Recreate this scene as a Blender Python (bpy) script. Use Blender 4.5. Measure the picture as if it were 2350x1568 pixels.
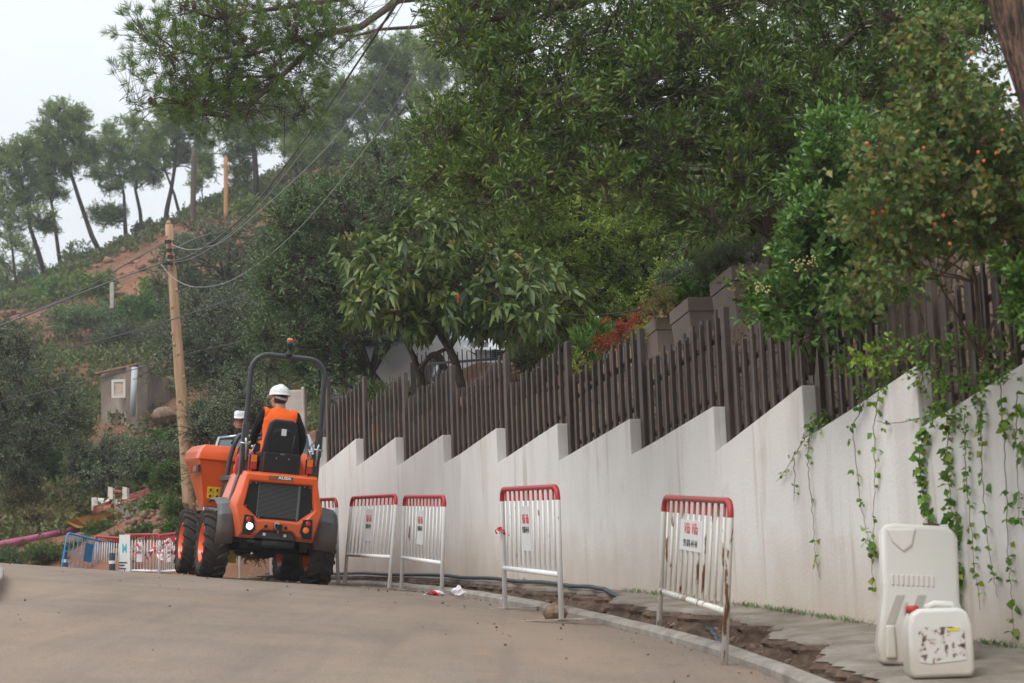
import bpy, math, random
import numpy as np
from mathutils import Vector, Matrix
R = math.radians
random.seed(7)
rng = np.random.default_rng(11)
scn = bpy.context.scene
for o in list(bpy.data.objects): bpy.data.objects.remove(o)
COL = scn.collection

# ------------------------------------------------------------------ camera
EYE = 1.6
PITCH, ROLL = R(9), R(2)
FPX = 4570.0                                   # focal length in units of the 2350 px wide study image
def cam_dir(px, py):
    dx, dy = px-1175, 784-py
    a = dx*math.cos(ROLL)+dy*math.sin(ROLL); b = -dx*math.sin(ROLL)+dy*math.cos(ROLL)
    return Vector((a, FPX*math.cos(PITCH)-b*math.sin(PITCH), FPX*math.sin(PITCH)+b*math.cos(PITCH)))
def W(px, py, Y):
    """world point seen at study-image point px,py at ground distance Y"""
    d = cam_dir(px, py)
    return Vector((d.x/d.y*Y, Y, EYE+d.z/d.y*Y))
cam_data = bpy.data.cameras.new('camera'); cam = bpy.data.objects.new('camera', cam_data); COL.objects.link(cam)
cam_data.sensor_width = 36; cam_data.lens = FPX/2350*36; cam_data.clip_start = .1; cam_data.clip_end = 3000
F = Vector((0, math.cos(PITCH), math.sin(PITCH))); U0 = Vector((0, -math.sin(PITCH), math.cos(PITCH))); X0 = Vector((1, 0, 0))
RT = X0*math.cos(ROLL)-U0*math.sin(ROLL); UP = X0*math.sin(ROLL)+U0*math.cos(ROLL)
cam.matrix_world = Matrix(((RT.x, UP.x, -F.x, 0), (RT.y, UP.y, -F.y, 0), (RT.z, UP.z, -F.z, EYE), (0, 0, 0, 1)))
cam_data.dof.use_dof = True; cam_data.dof.focus_distance = 22.0; cam_data.dof.aperture_fstop = 4.5
scn.camera = cam

# ------------------------------------------------------------------ light
SUN_EL, SUN_AZ = R(52), R(215)                 # azimuth measured clockwise from +Y
wd = bpy.data.worlds.new('World'); scn.world = wd; wd.use_nodes = True
nt = wd.node_tree; nt.nodes.clear()
out = nt.nodes.new('ShaderNodeOutputWorld'); bg = nt.nodes.new('ShaderNodeBackground')
sky = nt.nodes.new('ShaderNodeTexSky'); sky.sky_type = 'NISHITA'; sky.sun_disc = False
sky.sun_elevation = SUN_EL; sky.sun_rotation = SUN_AZ; sky.air_density = 1; sky.dust_density = 4
hs = nt.nodes.new('ShaderNodeHueSaturation'); hs.inputs['Saturation'].default_value = .25; hs.inputs['Value'].default_value = .12
nt.links.new(sky.outputs[0], hs.inputs['Color'])
tc = nt.nodes.new('ShaderNodeTexCoord'); sx = nt.nodes.new('ShaderNodeSeparateXYZ'); nt.links.new(tc.outputs['Generated'], sx.inputs[0])
mr = nt.nodes.new('ShaderNodeMapRange'); mr.inputs['From Min'].default_value = .05; mr.inputs['From Max'].default_value = 1
mr.inputs['To Min'].default_value = 6.1; mr.inputs['To Max'].default_value = 13.4; nt.links.new(sx.outputs['Z'], mr.inputs['Value'])
cn = nt.nodes.new('ShaderNodeTexNoise'); cn.inputs['Scale'].default_value = 2.2; cn.inputs['Detail'].default_value = 4
nt.links.new(tc.outputs['Generated'], cn.inputs['Vector'])
cm = nt.nodes.new('ShaderNodeMapRange'); cm.inputs['To Min'].default_value = .9; cm.inputs['To Max'].default_value = 1.1; nt.links.new(cn.outputs[0], cm.inputs['Value'])
mul = nt.nodes.new('ShaderNodeMath'); mul.operation = 'MULTIPLY'; nt.links.new(mr.outputs[0], mul.inputs[0]); nt.links.new(cm.outputs[0], mul.inputs[1])
cl = nt.nodes.new('ShaderNodeVectorMath'); cl.operation = 'SCALE'; cl.inputs[0].default_value = (.93, .985, 1.04); nt.links.new(mul.outputs[0], cl.inputs['Scale'])
ad = nt.nodes.new('ShaderNodeVectorMath'); ad.operation = 'ADD'; nt.links.new(hs.outputs[0], ad.inputs[0]); nt.links.new(cl.outputs[0], ad.inputs[1])
nt.links.new(ad.outputs[0], bg.inputs['Color']); bg.inputs['Strength'].default_value = .1
nt.links.new(bg.outputs[0], out.inputs['Surface'])
sl = bpy.data.lights.new('sun', 'SUN'); sl.energy = 1.5; sl.angle = R(25); sl.color = (1, .965, .92)
sun = bpy.data.objects.new('sun', sl); COL.objects.link(sun)
sd = Vector((math.sin(SUN_AZ)*math.cos(SUN_EL), math.cos(SUN_AZ)*math.cos(SUN_EL), math.sin(SUN_EL)))
sun.rotation_euler = sd.to_track_quat('Z', 'Y').to_euler()
scn.view_settings.view_transform = 'Standard'; scn.view_settings.look = 'None'
scn.view_settings.exposure = .3; scn.view_settings.gamma = 1; scn.view_settings.use_curve_mapping = False

# ------------------------------------------------------------------ materials
def mat(name, col, rough=.6, metal=0, var=.0, vscale=8, col2=None, bump=0, bscale=60, spec=.5, coat=0, trans=0, mapping=None, detail=5, contrast=(.35, .65)):
    m = bpy.data.materials.new(name); m.use_nodes = True; t = m.node_tree; b = t.nodes['Principled BSDF']
    b.inputs['Base Color'].default_value = (*col, 1); b.inputs['Roughness'].default_value = rough; b.inputs['Metallic'].default_value = metal
    b.inputs['Specular IOR Level'].default_value = spec; b.inputs['Coat Weight'].default_value = coat
    b.inputs['Transmission Weight'].default_value = trans
    tcn = t.nodes.new('ShaderNodeTexCoord'); mp = t.nodes.new('ShaderNodeMapping'); t.links.new(tcn.outputs['Object'], mp.inputs[0])
    if mapping: mp.inputs['Scale'].default_value = mapping
    if col2 is not None or var:
        n = t.nodes.new('ShaderNodeTexNoise'); n.inputs['Scale'].default_value = vscale; n.inputs['Detail'].default_value = detail; n.inputs['Roughness'].default_value = .65
        t.links.new(mp.outputs[0], n.inputs['Vector'])
        r = t.nodes.new('ShaderNodeValToRGB'); r.color_ramp.elements[0].position = contrast[0]; r.color_ramp.elements[1].position = contrast[1]
        c2 = col2 if col2 is not None else tuple(c*(1-var) for c in col)
        r.color_ramp.elements[0].color = (*c2, 1); r.color_ramp.elements[1].color = (*col, 1)
        t.links.new(n.outputs[0], r.inputs[0]); t.links.new(r.outputs[0], b.inputs['Base Color'])
    if bump:
        n2 = t.nodes.new('ShaderNodeTexNoise'); n2.inputs['Scale'].default_value = bscale; n2.inputs['Detail'].default_value = 6
        t.links.new(mp.outputs[0], n2.inputs['Vector']); bp = t.nodes.new('ShaderNodeBump'); bp.inputs['Strength'].default_value = 1; bp.inputs['Distance'].default_value = bump
        t.links.new(n2.outputs[0], bp.inputs['Height']); t.links.new(bp.outputs[0], b.inputs['Normal'])
    return m
def emis(name, col, s):
    m = bpy.data.materials.new(name); m.use_nodes = True; b = m.node_tree.nodes['Principled BSDF']
    b.inputs['Base Color'].default_value = (*col, 1); b.inputs['Emission Color'].default_value = (*col, 1); b.inputs['Emission Strength'].default_value = s
    return m
def leaf_mat(name, cols, rough=.5, trl=.3, spec=.4, bl=1.25):
    """cols: colours spread over the per-leaf 'tint' attribute"""
    m = bpy.data.materials.new(name); m.use_nodes = True; t = m.node_tree; b = t.nodes['Principled BSDF']
    at = t.nodes.new('ShaderNodeAttribute'); at.attribute_name = 'tint'
    r = t.nodes.new('ShaderNodeValToRGB'); e = r.color_ramp.elements
    cols = [(c[0]*1.95, c[1]*2.0, c[2]*bl) for c in cols]
    for i, c in enumerate(cols):
        p = i/(len(cols)-1)
        if i == 0: e[0].color = (*c, 1); e[0].position = 0
        elif i == len(cols)-1: e[len(e)-1].color = (*c, 1); e[len(e)-1].position = 1
        else: el = e.new(p); el.color = (*c, 1)
    t.links.new(at.outputs['Fac'], r.inputs[0]); t.links.new(r.outputs[0], b.inputs['Base Color'])
    b.inputs['Roughness'].default_value = rough; b.inputs['Specular IOR Level'].default_value = spec
    tr = t.nodes.new('ShaderNodeBsdfTranslucent'); t.links.new(r.outputs[0], tr.inputs[0])
    mx = t.nodes.new('ShaderNodeMixShader'); mx.inputs[0].default_value = trl
    t.links.new(b.outputs[0], mx.inputs[1]); t.links.new(tr.outputs[0], mx.inputs[2]); t.links.new(mx.outputs[0], t.nodes['Material Output'].inputs[0])
    return m

# ------------------------------------------------------------------ objects
def tag(o, label=None, cat=None, group=None, kind=None):
    if label: o['label'] = label
    if cat: o['category'] = cat
    if group: o['group'] = group
    if kind: o['kind'] = kind
    return o
def empty(name, loc=(0, 0, 0), label=None, cat=None, group=None, rz=0, mw=None):
    o = bpy.data.objects.new(name, None); COL.objects.link(o); o.empty_display_size = .2
    if mw is not None: o.matrix_world = mw
    else: o.location = loc; o.rotation_euler = (0, 0, rz)
    return tag(o, label, cat, group)
def link(name, me, parent=None, world=False):
    o = bpy.data.objects.new(name, me); COL.objects.link(o)
    if parent is not None:
        o.parent = parent
        if world:
            mwp = parent.matrix_world if parent.matrix_world != Matrix() else Matrix.LocRotScale(parent.location, parent.rotation_euler, None)
            o.matrix_parent_inverse = mwp.inverted()
    return o
class MB:
    def __init__(s): s.v = []; s.f = []; s.m = []; s.mi = 0
    def add(s, vs, fs):
        k = len(s.v); s.v += [tuple(v) for v in vs]; s.f += [tuple(i+k for i in f) for f in fs]; s.m += [s.mi]*len(fs); return s
    def box(s, x0, x1, y0, y1, z0, z1, M=None, taper=None):
        vs = [Vector((x, y, z)) for z in (z0, z1) for y in (y0, y1) for x in (x0, x1)]
        if taper:
            cx, cy = (x0+x1)/2, (y0+y1)/2
            for v in vs[4:]: v.x = cx+(v.x-cx)*taper; v.y = cy+(v.y-cy)*taper
        if M: vs = [M @ v for v in vs]
        return s.add(vs, [(0, 2, 3, 1), (4, 5, 7, 6), (0, 1, 5, 4), (2, 6, 7, 3), (0, 4, 6, 2), (1, 3, 7, 5)])
    def tube(s, pts, r, n=8, cap=True, sq=None):
        pts = [Vector(p) for p in pts]; rs = r if isinstance(r, (list, tuple)) else [r]*len(pts); vs = []; ref = None
        for i, p in enumerate(pts):
            d = (pts[min(i+1, len(pts)-1)]-pts[max(i-1, 0)]).normalized()
            if ref is None: ref = Vector((0, 0, 1)) if abs(d.z) < .9 else Vector((1, 0, 0))
            a = (ref-d*ref.dot(d)).normalized(); ref = a; b = d.cross(a)
            for j in range(n):
                t = 2*math.pi*(j+.5)/n; k = 1
                vs.append(p+(a*math.cos(t)+b*math.sin(t))*rs[i]*k)
        fs = [(i*n+j, i*n+(j+1) % n, (i+1)*n+(j+1) % n, (i+1)*n+j) for i in range(len(pts)-1) for j in range(n)]
        if cap: fs += [tuple(range(n))[::-1], tuple(range((len(pts)-1)*n, len(pts)*n))]
        return s.add(vs, fs)
    def bar(s, a, b, w, h, up=(0, 0, 1)):
        a, b = Vector(a), Vector(b); d = (b-a).normalized(); u = Vector(up); u = (u-d*u.dot(d)).normalized(); q = d.cross(u)
        vs = [p+q*i*w/2+u*j*h/2 for p in (a, b) for i, j in ((-1, -1), (1, -1), (1, 1), (-1, 1))]
        return s.add(vs, [(3, 2, 1, 0), (4, 5, 6, 7), (0, 1, 5, 4), (1, 2, 6, 5), (2, 3, 7, 6), (3, 0, 4, 7)])
    def prism(s, poly, a, b, M=None):
        """poly: 2d outline in (u,v); extruded from a to b along w -> (u, w, v)"""
        n = len(poly); vs = [Vector((u, a, v)) for u, v in poly]+[Vector((u, b, v)) for u, v in poly]
        if M: vs = [M @ v for v in vs]
        return s.add(vs, [tuple(range(n)), tuple(range(n, 2*n))[::-1]]+[((i+1) % n, i, i+n, (i+1) % n+n) for i in range(n)])
    def lathe(s, prof, n=24, M=None, cap=True):
        """prof: (r, z) list about z"""
        vs = [Vector((r*math.cos(2*math.pi*j/n), r*math.sin(2*math.pi*j/n), z)) for r, z in prof for j in range(n)]
        if M: vs = [M @ v for v in vs]
        k = len(prof); fs = [(i*n+j, i*n+(j+1) % n, (i+1)*n+(j+1) % n, (i+1)*n+j) for i in range(k-1) for j in range(n)]
        if cap: fs += [tuple(range(n))[::-1], tuple(range((k-1)*n, k*n))]
        return s.add(vs, fs)
    def ball(s, c, r, n=10, m=7, M=None):
        rx, ry, rz = (r, r, r) if not isinstance(r, (tuple, list)) else r; c = Vector(c)
        vs = [Vector((0, 0, -rz))]+[Vector((rx*math.sin(math.pi*i/m)*math.cos(2*math.pi*j/n), ry*math.sin(math.pi*i/m)*math.sin(2*math.pi*j/n), -rz*math.cos(math.pi*i/m))) for i in range(1, m) for j in range(n)]+[Vector((0, 0, rz))]
        if M: vs = [M @ v for v in vs]
        vs = [v+c for v in vs]
        fs = [(0, 1+(j+1) % n, 1+j) for j in range(n)]
        fs += [(1+i*n+j, 1+i*n+(j+1) % n, 1+(i+1)*n+(j+1) % n, 1+(i+1)*n+j) for i in range(m-2) for j in range(n)]
        e = len(vs)-1; fs += [(1+(m-2)*n+j, 1+(m-2)*n+(j+1) % n, e) for j in range(n)]
        return s.add(vs, fs)
    def mesh(s, name, mats):
        me = bpy.data.meshes.new(name); me.from_pydata(s.v, [], s.f)
        mats = mats if isinstance(mats, (list, tuple)) else [mats]
        for m in mats: me.materials.append(m)
        if any(s.m): me.polygons.foreach_set('material_index', s.m)
        me.update(); return me
    def build(s, name, mats, parent=None, smooth=False, bevel=0, seg=2, sub=0, world=False, auto=None):
        o = link(name, s.mesh(name, mats), parent, world)
        if smooth: smooth_it(o, auto)
        if bevel:
            b = o.modifiers.new('bevel', 'BEVEL'); b.width = bevel; b.segments = seg; b.limit_method = 'ANGLE'; b.angle_limit = R(35); b.harden_normals = False
        if sub:
            u = o.modifiers.new('sub', 'SUBSURF'); u.levels = sub; u.render_levels = sub
        return o
def smooth_it(o, angle=None):
    me = o.data; me.polygons.foreach_set('use_smooth', [True]*len(me.polygons))
    if angle: me.set_sharp_from_angle(angle=R(angle))
def copy_tree(o, parent=None):
    c = o.copy(); COL.objects.link(c); c.parent = parent
    for ch in [x for x in o.children]: copy_tree(ch, c)
    return c
def text_mesh(s, size, material, name, parent, M, extrude=.001, shear=0, bold=0):
    cu = bpy.data.curves.new('txt', 'FONT'); cu.body = s; cu.size = size; cu.align_x = 'CENTER'; cu.align_y = 'CENTER'; cu.extrude = extrude; cu.shear = shear; cu.offset = bold; cu.resolution_u = 3
    to = bpy.data.objects.new('txt', cu); COL.objects.link(to)
    dg = bpy.context.evaluated_depsgraph_get(); dg.update()
    me = bpy.data.meshes.new_from_object(to.evaluated_get(dg)); bpy.data.objects.remove(to)
    me.transform(M); me.materials.clear(); me.materials.append(material); me.name = name
    return link(name, me, parent)

# numpy meshes -----------------------------------------------------
def np_mesh(name, V, T, mats, tint=None, mi=None, uv=False):
    me = bpy.data.meshes.new(name); n = len(T); k = T.shape[1]
    me.vertices.add(len(V)); me.vertices.foreach_set('co', V.astype(np.float32).ravel())
    me.loops.add(n*k); me.loops.foreach_set('vertex_index', T.astype(np.int32).ravel())
    me.polygons.add(n); me.polygons.foreach_set('loop_start', np.arange(0, n*k, k, dtype=np.int32))
    for m in (mats if isinstance(mats, (list, tuple)) else [mats]): me.materials.append(m)
    if mi is not None: me.polygons.foreach_set('material_index', mi.astype(np.int32))
    if tint is not None:
        a = me.attributes.new('tint', 'FLOAT', 'FACE'); a.data.foreach_set('value', tint.astype(np.float32))
    me.update(calc_edges=True); return me
def nrm(a): return a/np.maximum(np.linalg.norm(a, axis=1, keepdims=True), 1e-9)
def rdir(n): return nrm(rng.normal(size=(n, 3)))
def leaves(P, D, L, Wd, tint, fold=.25, droop=.1):
    """diamond leaves folded along the midrib; returns V, T, tint"""
    n = len(P); D = nrm(D); S = nrm(np.cross(D, rdir(n)*.9+np.array([0, 0, .6]))); N = np.cross(S, D)
    L = np.broadcast_to(np.asarray(L, float), (n,))[:, None]; Wd = np.broadcast_to(np.asarray(Wd, float), (n,))[:, None]
    V = np.stack([P, P+D*L*.48+S*Wd*.5+N*Wd*fold, P+D*L-np.array([0, 0, 1])*L*droop, P+D*L*.48-S*Wd*.5+N*Wd*fold], 1).reshape(-1, 3)
    i = np.arange(n)[:, None]*4
    T = np.concatenate([i+np.array([0, 1, 2]), i+np.array([0, 2, 3])], 1).reshape(-1, 3)
    return V, T, np.repeat(tint, 2)
def sticks(A, B, ra, rb):
    n = len(A); D = nrm(B-A); S = nrm(np.cross(D, rdir(n))); N = np.cross(S, D); o = []
    ra = np.broadcast_to(np.asarray(ra, float), (n,))[:, None]; rb = np.broadcast_to(np.asarray(rb, float), (n,))[:, None]
    for C, r in ((A, ra), (B, rb)):
        for k in range(3):
            t = 2*math.pi*k/3; o.append(C+(S*math.cos(t)+N*math.sin(t))*r)
    V = np.stack(o, 1).reshape(-1, 3); i = np.arange(n)[:, None]*6
    T = np.concatenate([i+np.array(q) for q in ([0, 1, 4], [0, 4, 3], [1, 2, 5], [1, 5, 4], [2, 0, 3], [2, 3, 5])], 1).reshape(-1, 3)
    return V, T
def limb_pts(a, b, n=6, sag=.0, wig=.08, up=.0):
    a, b = Vector(a), Vector(b); L = (b-a).length; pts = []
    ph = [random.uniform(-1, 1) for _ in range(6)]
    for i in range(n+1):
        t = i/n; p = a.lerp(b, t); s = math.sin(math.pi*t)
        p += Vector((math.sin(t*5+ph[0]*3)*ph[3], math.sin(t*6+ph[1]*3)*ph[4], math.sin(t*5+ph[2]*3)*ph[5]))*wig*L*s*.8
        p.z += s*up*L-s*sag*L
        pts.append(p)
    return pts
def in_poly(x, y, poly):
    c = False; j = len(poly)-1
    for i in range(len(poly)):
        xi, yi = poly[i]; xj, yj = poly[j]
        if (yi > y) != (yj > y) and x < (xj-xi)*(y-yi)/(yj-yi)+xi: c = not c
        j = i
    return c
def fill_clumps(poly, Y0, Y1, n, r, seed=1, inset=0):
    """n clump centres spread through the volume whose outline is poly"""
    rd = random.Random(seed); xs = [p[0] for p in poly]; ys = [p[1] for p in poly]; out_ = []
    while len(out_) < n:
        best = None; bd = -1
        for _ in range(14):
            x, y = rd.uniform(min(xs), max(xs)), rd.uniform(min(ys), max(ys))
            if not in_poly(x, y, poly): continue
            p = W(x, y, rd.uniform(Y0, Y1)); d = min([(p-q[0]).length for q in out_] or [9])
            if d > bd: bd = d; best = p
        if best is not None:
            k = rd.uniform(.7, 1.25); out_.append((best, (r*k, r*k, r*k*.75)))
    return out_
def foliage(clumps, subs=5, twigs=8, tl=.35, nl=7, L=.06, Wd=.02, up=.15, open_=.8, needle=False, subr=.5, tint_by=.35, endonly=False, droop=.1, fold=.25):
    C = np.array([tuple(c[0]) for c in clumps]); Rr = np.array([c[1] for c in clumps], float)
    nc = len(C); i = np.repeat(np.arange(nc), subs); d = rdir(len(i)); S = C[i]+d*Rr[i]*(rng.random((len(i), 1))**.5)*.75; rs = Rr[i]*subr
    ct = rng.random(nc); st = np.clip(ct[i]*.6+rng.random(len(i))*.4, 0, 1)
    j = np.repeat(np.arange(len(i)), twigs); d2 = rdir(len(j)); T0 = S[j]+d2*rs[j]*rng.random((len(j), 1))*.7
    outw = nrm(T0-C[i][j]); td = nrm(outw*.7+d2*.5+rdir(len(j))*.5+np.array([0, 0, up])); tlen = tl*(.6+.8*rng.random((len(j), 1))); T1 = T0+td*tlen
    k = np.repeat(np.arange(len(j)), nl); n = len(k)
    t = (.82+.18*rng.random((n, 1))) if endonly else (.1+.9*rng.random((n, 1)))
    P = T0[k]+(T1-T0)[k]*t
    D = nrm(td[k]*(1-open_*.5)+rdir(n)*open_+np.array([0, 0, up*.6]))
    tint = np.clip(st[j][k]*tint_by+rng.random(n)*(1-tint_by), 0, 1)
    lv = leaves(P, D, L*(.65+.6*rng.random(n)), Wd*(.7+.5*rng.random(n)), tint, fold, droop)
    return lv, (T0-td*tlen*.5, T1), S
def join_np(parts):
    V = []; T = []; m = []; o = 0; ti = []
    for (v, t, mi, tn) in parts:
        V.append(v); T.append(t+o); m.append(np.full(len(t), mi)); ti.append(tn if tn is not None else np.zeros(len(t))); o += len(v)
    return np.concatenate(V), np.concatenate(T), np.concatenate(m), np.concatenate(ti)
def plant(name, label, cat, base, lmat, wmat, clumps, group=None, trunks=(), limbs=True, twr=.004, parts=('trunk', 'crown'), limb_r=.03, extra=None, root=None, **kw):
    """an Empty with a woody part and a leafy part"""
    lv, tw, S = foliage(clumps, **kw)
    fs = [(lv[0], lv[1], 0, lv[2])]
    if twr:
        sv, st = sticks(tw[0], tw[1], twr, twr*.5); fs.append((sv, st, 1, None))
    root = root or empty(name, base, label, cat, group)
    mb = MB()
    for pts, rad in trunks: mb.tube(pts, rad, 9)
    anchor = [(Vector(p), r) for pts, rad in trunks for p, r in zip(pts, rad)]
    if limbs and anchor:
        for c, r in clumps:
            c = Vector(c); best = min(anchor, key=lambda a: (a[0]-c).length+max(0, a[0].z-c.z)*1.5)
            r0 = min(best[1]*.6, limb_r*(1+(best[0]-c).length*.25)); pts = limb_pts(best[0], c, 6, wig=.1, up=.05)
            mb.tube(pts, [r0*(1-.75*i/6) for i in range(7)], 5, cap=False)
            for q in range(3):
                e = c+Vector([random.uniform(-1, 1)*r[a]*.8 for a in range(3)]); m0 = pts[random.choice((3, 4, 5))]
                mb.tube(limb_pts(m0, e, 4, wig=.12), [r0*.35, r0*.3, r0*.25, r0*.18, r0*.1], 4, cap=False)
    if mb.v: mb.build(parts[0], wmat, root, smooth=True, world=True)
    V, T, m, ti = join_np(fs); me = np_mesh(parts[1], V, T, [lmat, wmat], ti, m); link(parts[1], me, root, world=True)
    if extra:
        for nm, v, t, mm, tn in extra: link(nm, np_mesh(nm, v, t, mm, tn), root, world=True)
    return root
def bush(name, label, cat, lmat, wmat, clumps, group=None, twr=.004, **kw):
    lv, tw, S = foliage(clumps, **kw); fs = [(lv[0], lv[1], 0, lv[2])]
    if twr: sv, st = sticks(tw[0], tw[1], twr, twr*.5); fs.append((sv, st, 1, None))
    V, T, m, ti = join_np(fs); o = link(name, np_mesh(name, V, T, [lmat, wmat], ti, m)); return tag(o, label, cat, group)
# ================================================================== GROUND
def G(X, Y):
    X = min(max(X, -9), 4.5); Yc = min(max(Y, -4), 27)
    return .2426-.1*X+.14458*Yc-.002447*Yc*Yc
def road_mat():
    m = mat('asphalt', (.25, .188, .142), rough=.9, col2=(.18, .134, .104), vscale=1.1, bump=.007, bscale=60, spec=.25, contrast=(.3, .7))
    t = m.node_tree; b = t.nodes['Principled BSDF']; tcn = [n for n in t.nodes if n.type == 'TEX_COORD'][0]
    base = b.inputs['Base Color'].links[0].from_socket
    def layer(scale, lo, hi, col, base, strength=1, mp=None, det=6):
        n = t.nodes.new('ShaderNodeTexNoise'); n.inputs['Scale'].default_value = scale; n.inputs['Detail'].default_value = det
        if mp:
            mm = t.nodes.new('ShaderNodeMapping'); mm.inputs['Scale'].default_value = mp; t.links.new(tcn.outputs['Object'], mm.inputs[0]); t.links.new(mm.outputs[0], n.inputs['Vector'])
        else: t.links.new(tcn.outputs['Object'], n.inputs['Vector'])
        r = t.nodes.new('ShaderNodeMapRange'); r.inputs['From Min'].default_value = lo; r.inputs['From Max'].default_value = hi; r.inputs['To Max'].default_value = strength
        t.links.new(n.outputs[0], r.inputs['Value'])
        x = t.nodes.new('ShaderNodeMix'); x.data_type = 'RGBA'; t.links.new(r.outputs[0], x.inputs['Factor']); t.links.new(base, x.inputs['A']); x.inputs['B'].default_value = (*col, 1)
        return x.outputs['Result']
    s = layer(.55, .55, .75, (.31, .205, .14), base, .5)
    s = layer(2.6, .62, .7, (.34, .19, .11), s, .45)
    s = layer(1.3, .55, .78, (.16, .14, .125), s, .55, (1.6, .25, 1))
    s = layer(60, .48, .75, (.12, .10, .085), s, .65)
    s = layer(9, .55, .7, (.15, .125, .105), s, .45, (1.2, .35, 1))
    s = layer(130, .52, .68, (.36, .31, .26), s, .5, None, 2)
    s = layer(22, .56, .7, (.13, .105, .085), s, .35)
    s = layer(.8, .42, .7, (.325, .238, .175), s, .5, (1.0, .3, 1))
    s = layer(1.9, .5, .72, (.15, .118, .095), s, .5, (2.4, .14, 1))
    t.links.new(s, b.inputs['Base Color']); return m
M_ROAD = road_mat()
M_SOIL = mat('soil', (.175, .118, .085), .95, col2=(.07, .05, .038), vscale=6, bump=.03, bscale=14, spec=.1)
M_CONC = mat('kerb_concrete', (.34, .31, .27), .9, col2=(.2, .175, .15), vscale=5, bump=.004, bscale=60, spec=.2)
M_SLAB = mat('pavement_concrete', (.30, .265, .225), .92, col2=(.17, .14, .115), vscale=3, bump=.006, bscale=30, spec=.2)
def kerbX(Y):            # front edge of the kerb
    ys = [0, 9, 11.6, 12.9, 14.2, 15.6, 17.6, 20.2, 22.5, 25, 28, 31, 35, 37, 40, 50]
    xs = [2.6, 1.75, 1.38, 1.17, .86, .5, -.04, -.72, -1.45, -2.3, -3.4, -4.5, -6.2, -8.5, -12, -28]
    return float(np.interp(Y, ys, xs))
def wallX(Y):
    ys = [0, 9.6, 11.2, 13, 14.4, 16.4, 19.1, 21.4, 24.3, 26.5]
    xs = [5.6, 3.22, 2.77, 2.25, 1.8, 1.15, .2, -.6, -1.8, -2.75]
    return float(np.interp(Y, ys, xs))
def grid(name, us, vs, fn, m, smooth=True):
    V = np.array([fn(u, v) for v in vs for u in us]); nu = len(us); nv = len(vs)
    T = np.array([[j*nu+i, j*nu+i+1, (j+1)*nu+i+1, (j+1)*nu+i] for j in range(nv-1) for i in range(nu-1)])
    o = link(name, np_mesh(name, V, T, m))
    if smooth: smooth_it(o)
    return o
def hn(x, y, s=1.0, k=0):
    return (math.sin(x*1.7*s+k)+math.sin(y*2.1*s+1.3*k)+math.sin((x+y)*1.1*s+2*k)+math.sin((x-y)*2.9*s+k)*.6)/3.6
# road: one sheet from the left verge to the kerb, over the crest and on
yr = np.concatenate([np.arange(-4, 30, .25), np.arange(30, 46, 1)])
o = grid('road', np.linspace(0, 1, 60), yr, lambda u, y: (-16+u*(kerbX(y)+16), y, G(-16+u*(kerbX(y)+16), y)+.008*hn(-16+u*(kerbX(y)+16), y, .8)), M_ROAD)
tag(o, 'dusty beige asphalt road climbing to a crest', None, None, 'structure')
# kerb stones
mb = MB(); ys = np.arange(-1, 30, .1)
prof = [(0, -.15), (0, .04), (.02, .062), (.095, .066), (.11, .05), (.11, -.15)]
vs = []
for y in ys:
    for (dx, dz) in prof: vs.append((kerbX(y)+.004+dx, y, G(kerbX(y), y)+dz+.004*hn(y, y, 3)-(.012 if abs((y % 1.0)) < .06 else 0)))
k = len(prof); mb.add(vs, [(i*k+j, i*k+j+1, (i+1)*k+j+1, (i+1)*k+j) for i in range(len(ys)-1) for j in range(k-1)])
o = mb.build('kerb', M_CONC, smooth=True); smooth_it(o, 40); tag(o, 'worn concrete kerb along the right edge of the road', None, None, 'structure')
# small kerb at the left edge
mb = MB(); pts = [W(-90, 1480, 12.6), W(-40, 1440, 13.3), W(-18, 1400, 14.6), W(-14, 1375, 16.0), W(-24, 1350, 17.3), W(-70, 1325, 19)]
pts = [Vector((p.x, p.y, G(p.x, p.y)+.03)) for p in pts]; 
for i in range(len(pts)-1):
    for k in range(4):
        a_, b_ = pts[i].lerp(pts[i+1], k/4), pts[i].lerp(pts[i+1], (k+1)/4); mb.bar(a_, b_, .15, .13)
o = mb.build('kerb', M_CONC, bevel=.012); tag(o, 'pale rounded kerb end at the left edge of the road', None, None, 'structure')
# trench floor between the kerb and the broken pavement
def trW(Y): return .42+.12*math.sin(Y*1.9)+.07*math.sin(Y*5.3)+.05*math.sin(Y*13.1)
def tf(u, y):
    x0 = kerbX(y)+.13; x1 = wallX(y)+.1; x = x0+u*(x1-x0)
    return (x, y, G(kerbX(y), y)-.03-.06*math.sin(min(u*3, 1)*math.pi)+.035*hn(x*6, y*6, 1.5)+.02*hn(x*15, y*17, 1.4, 2))
o = grid('trench_soil', np.linspace(0, 1, 26), np.arange(4, 30, .05), tf, M_SOIL, True); tag(o, 'brown earth dug open beside the kerb', None, None, 'structure')
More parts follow.
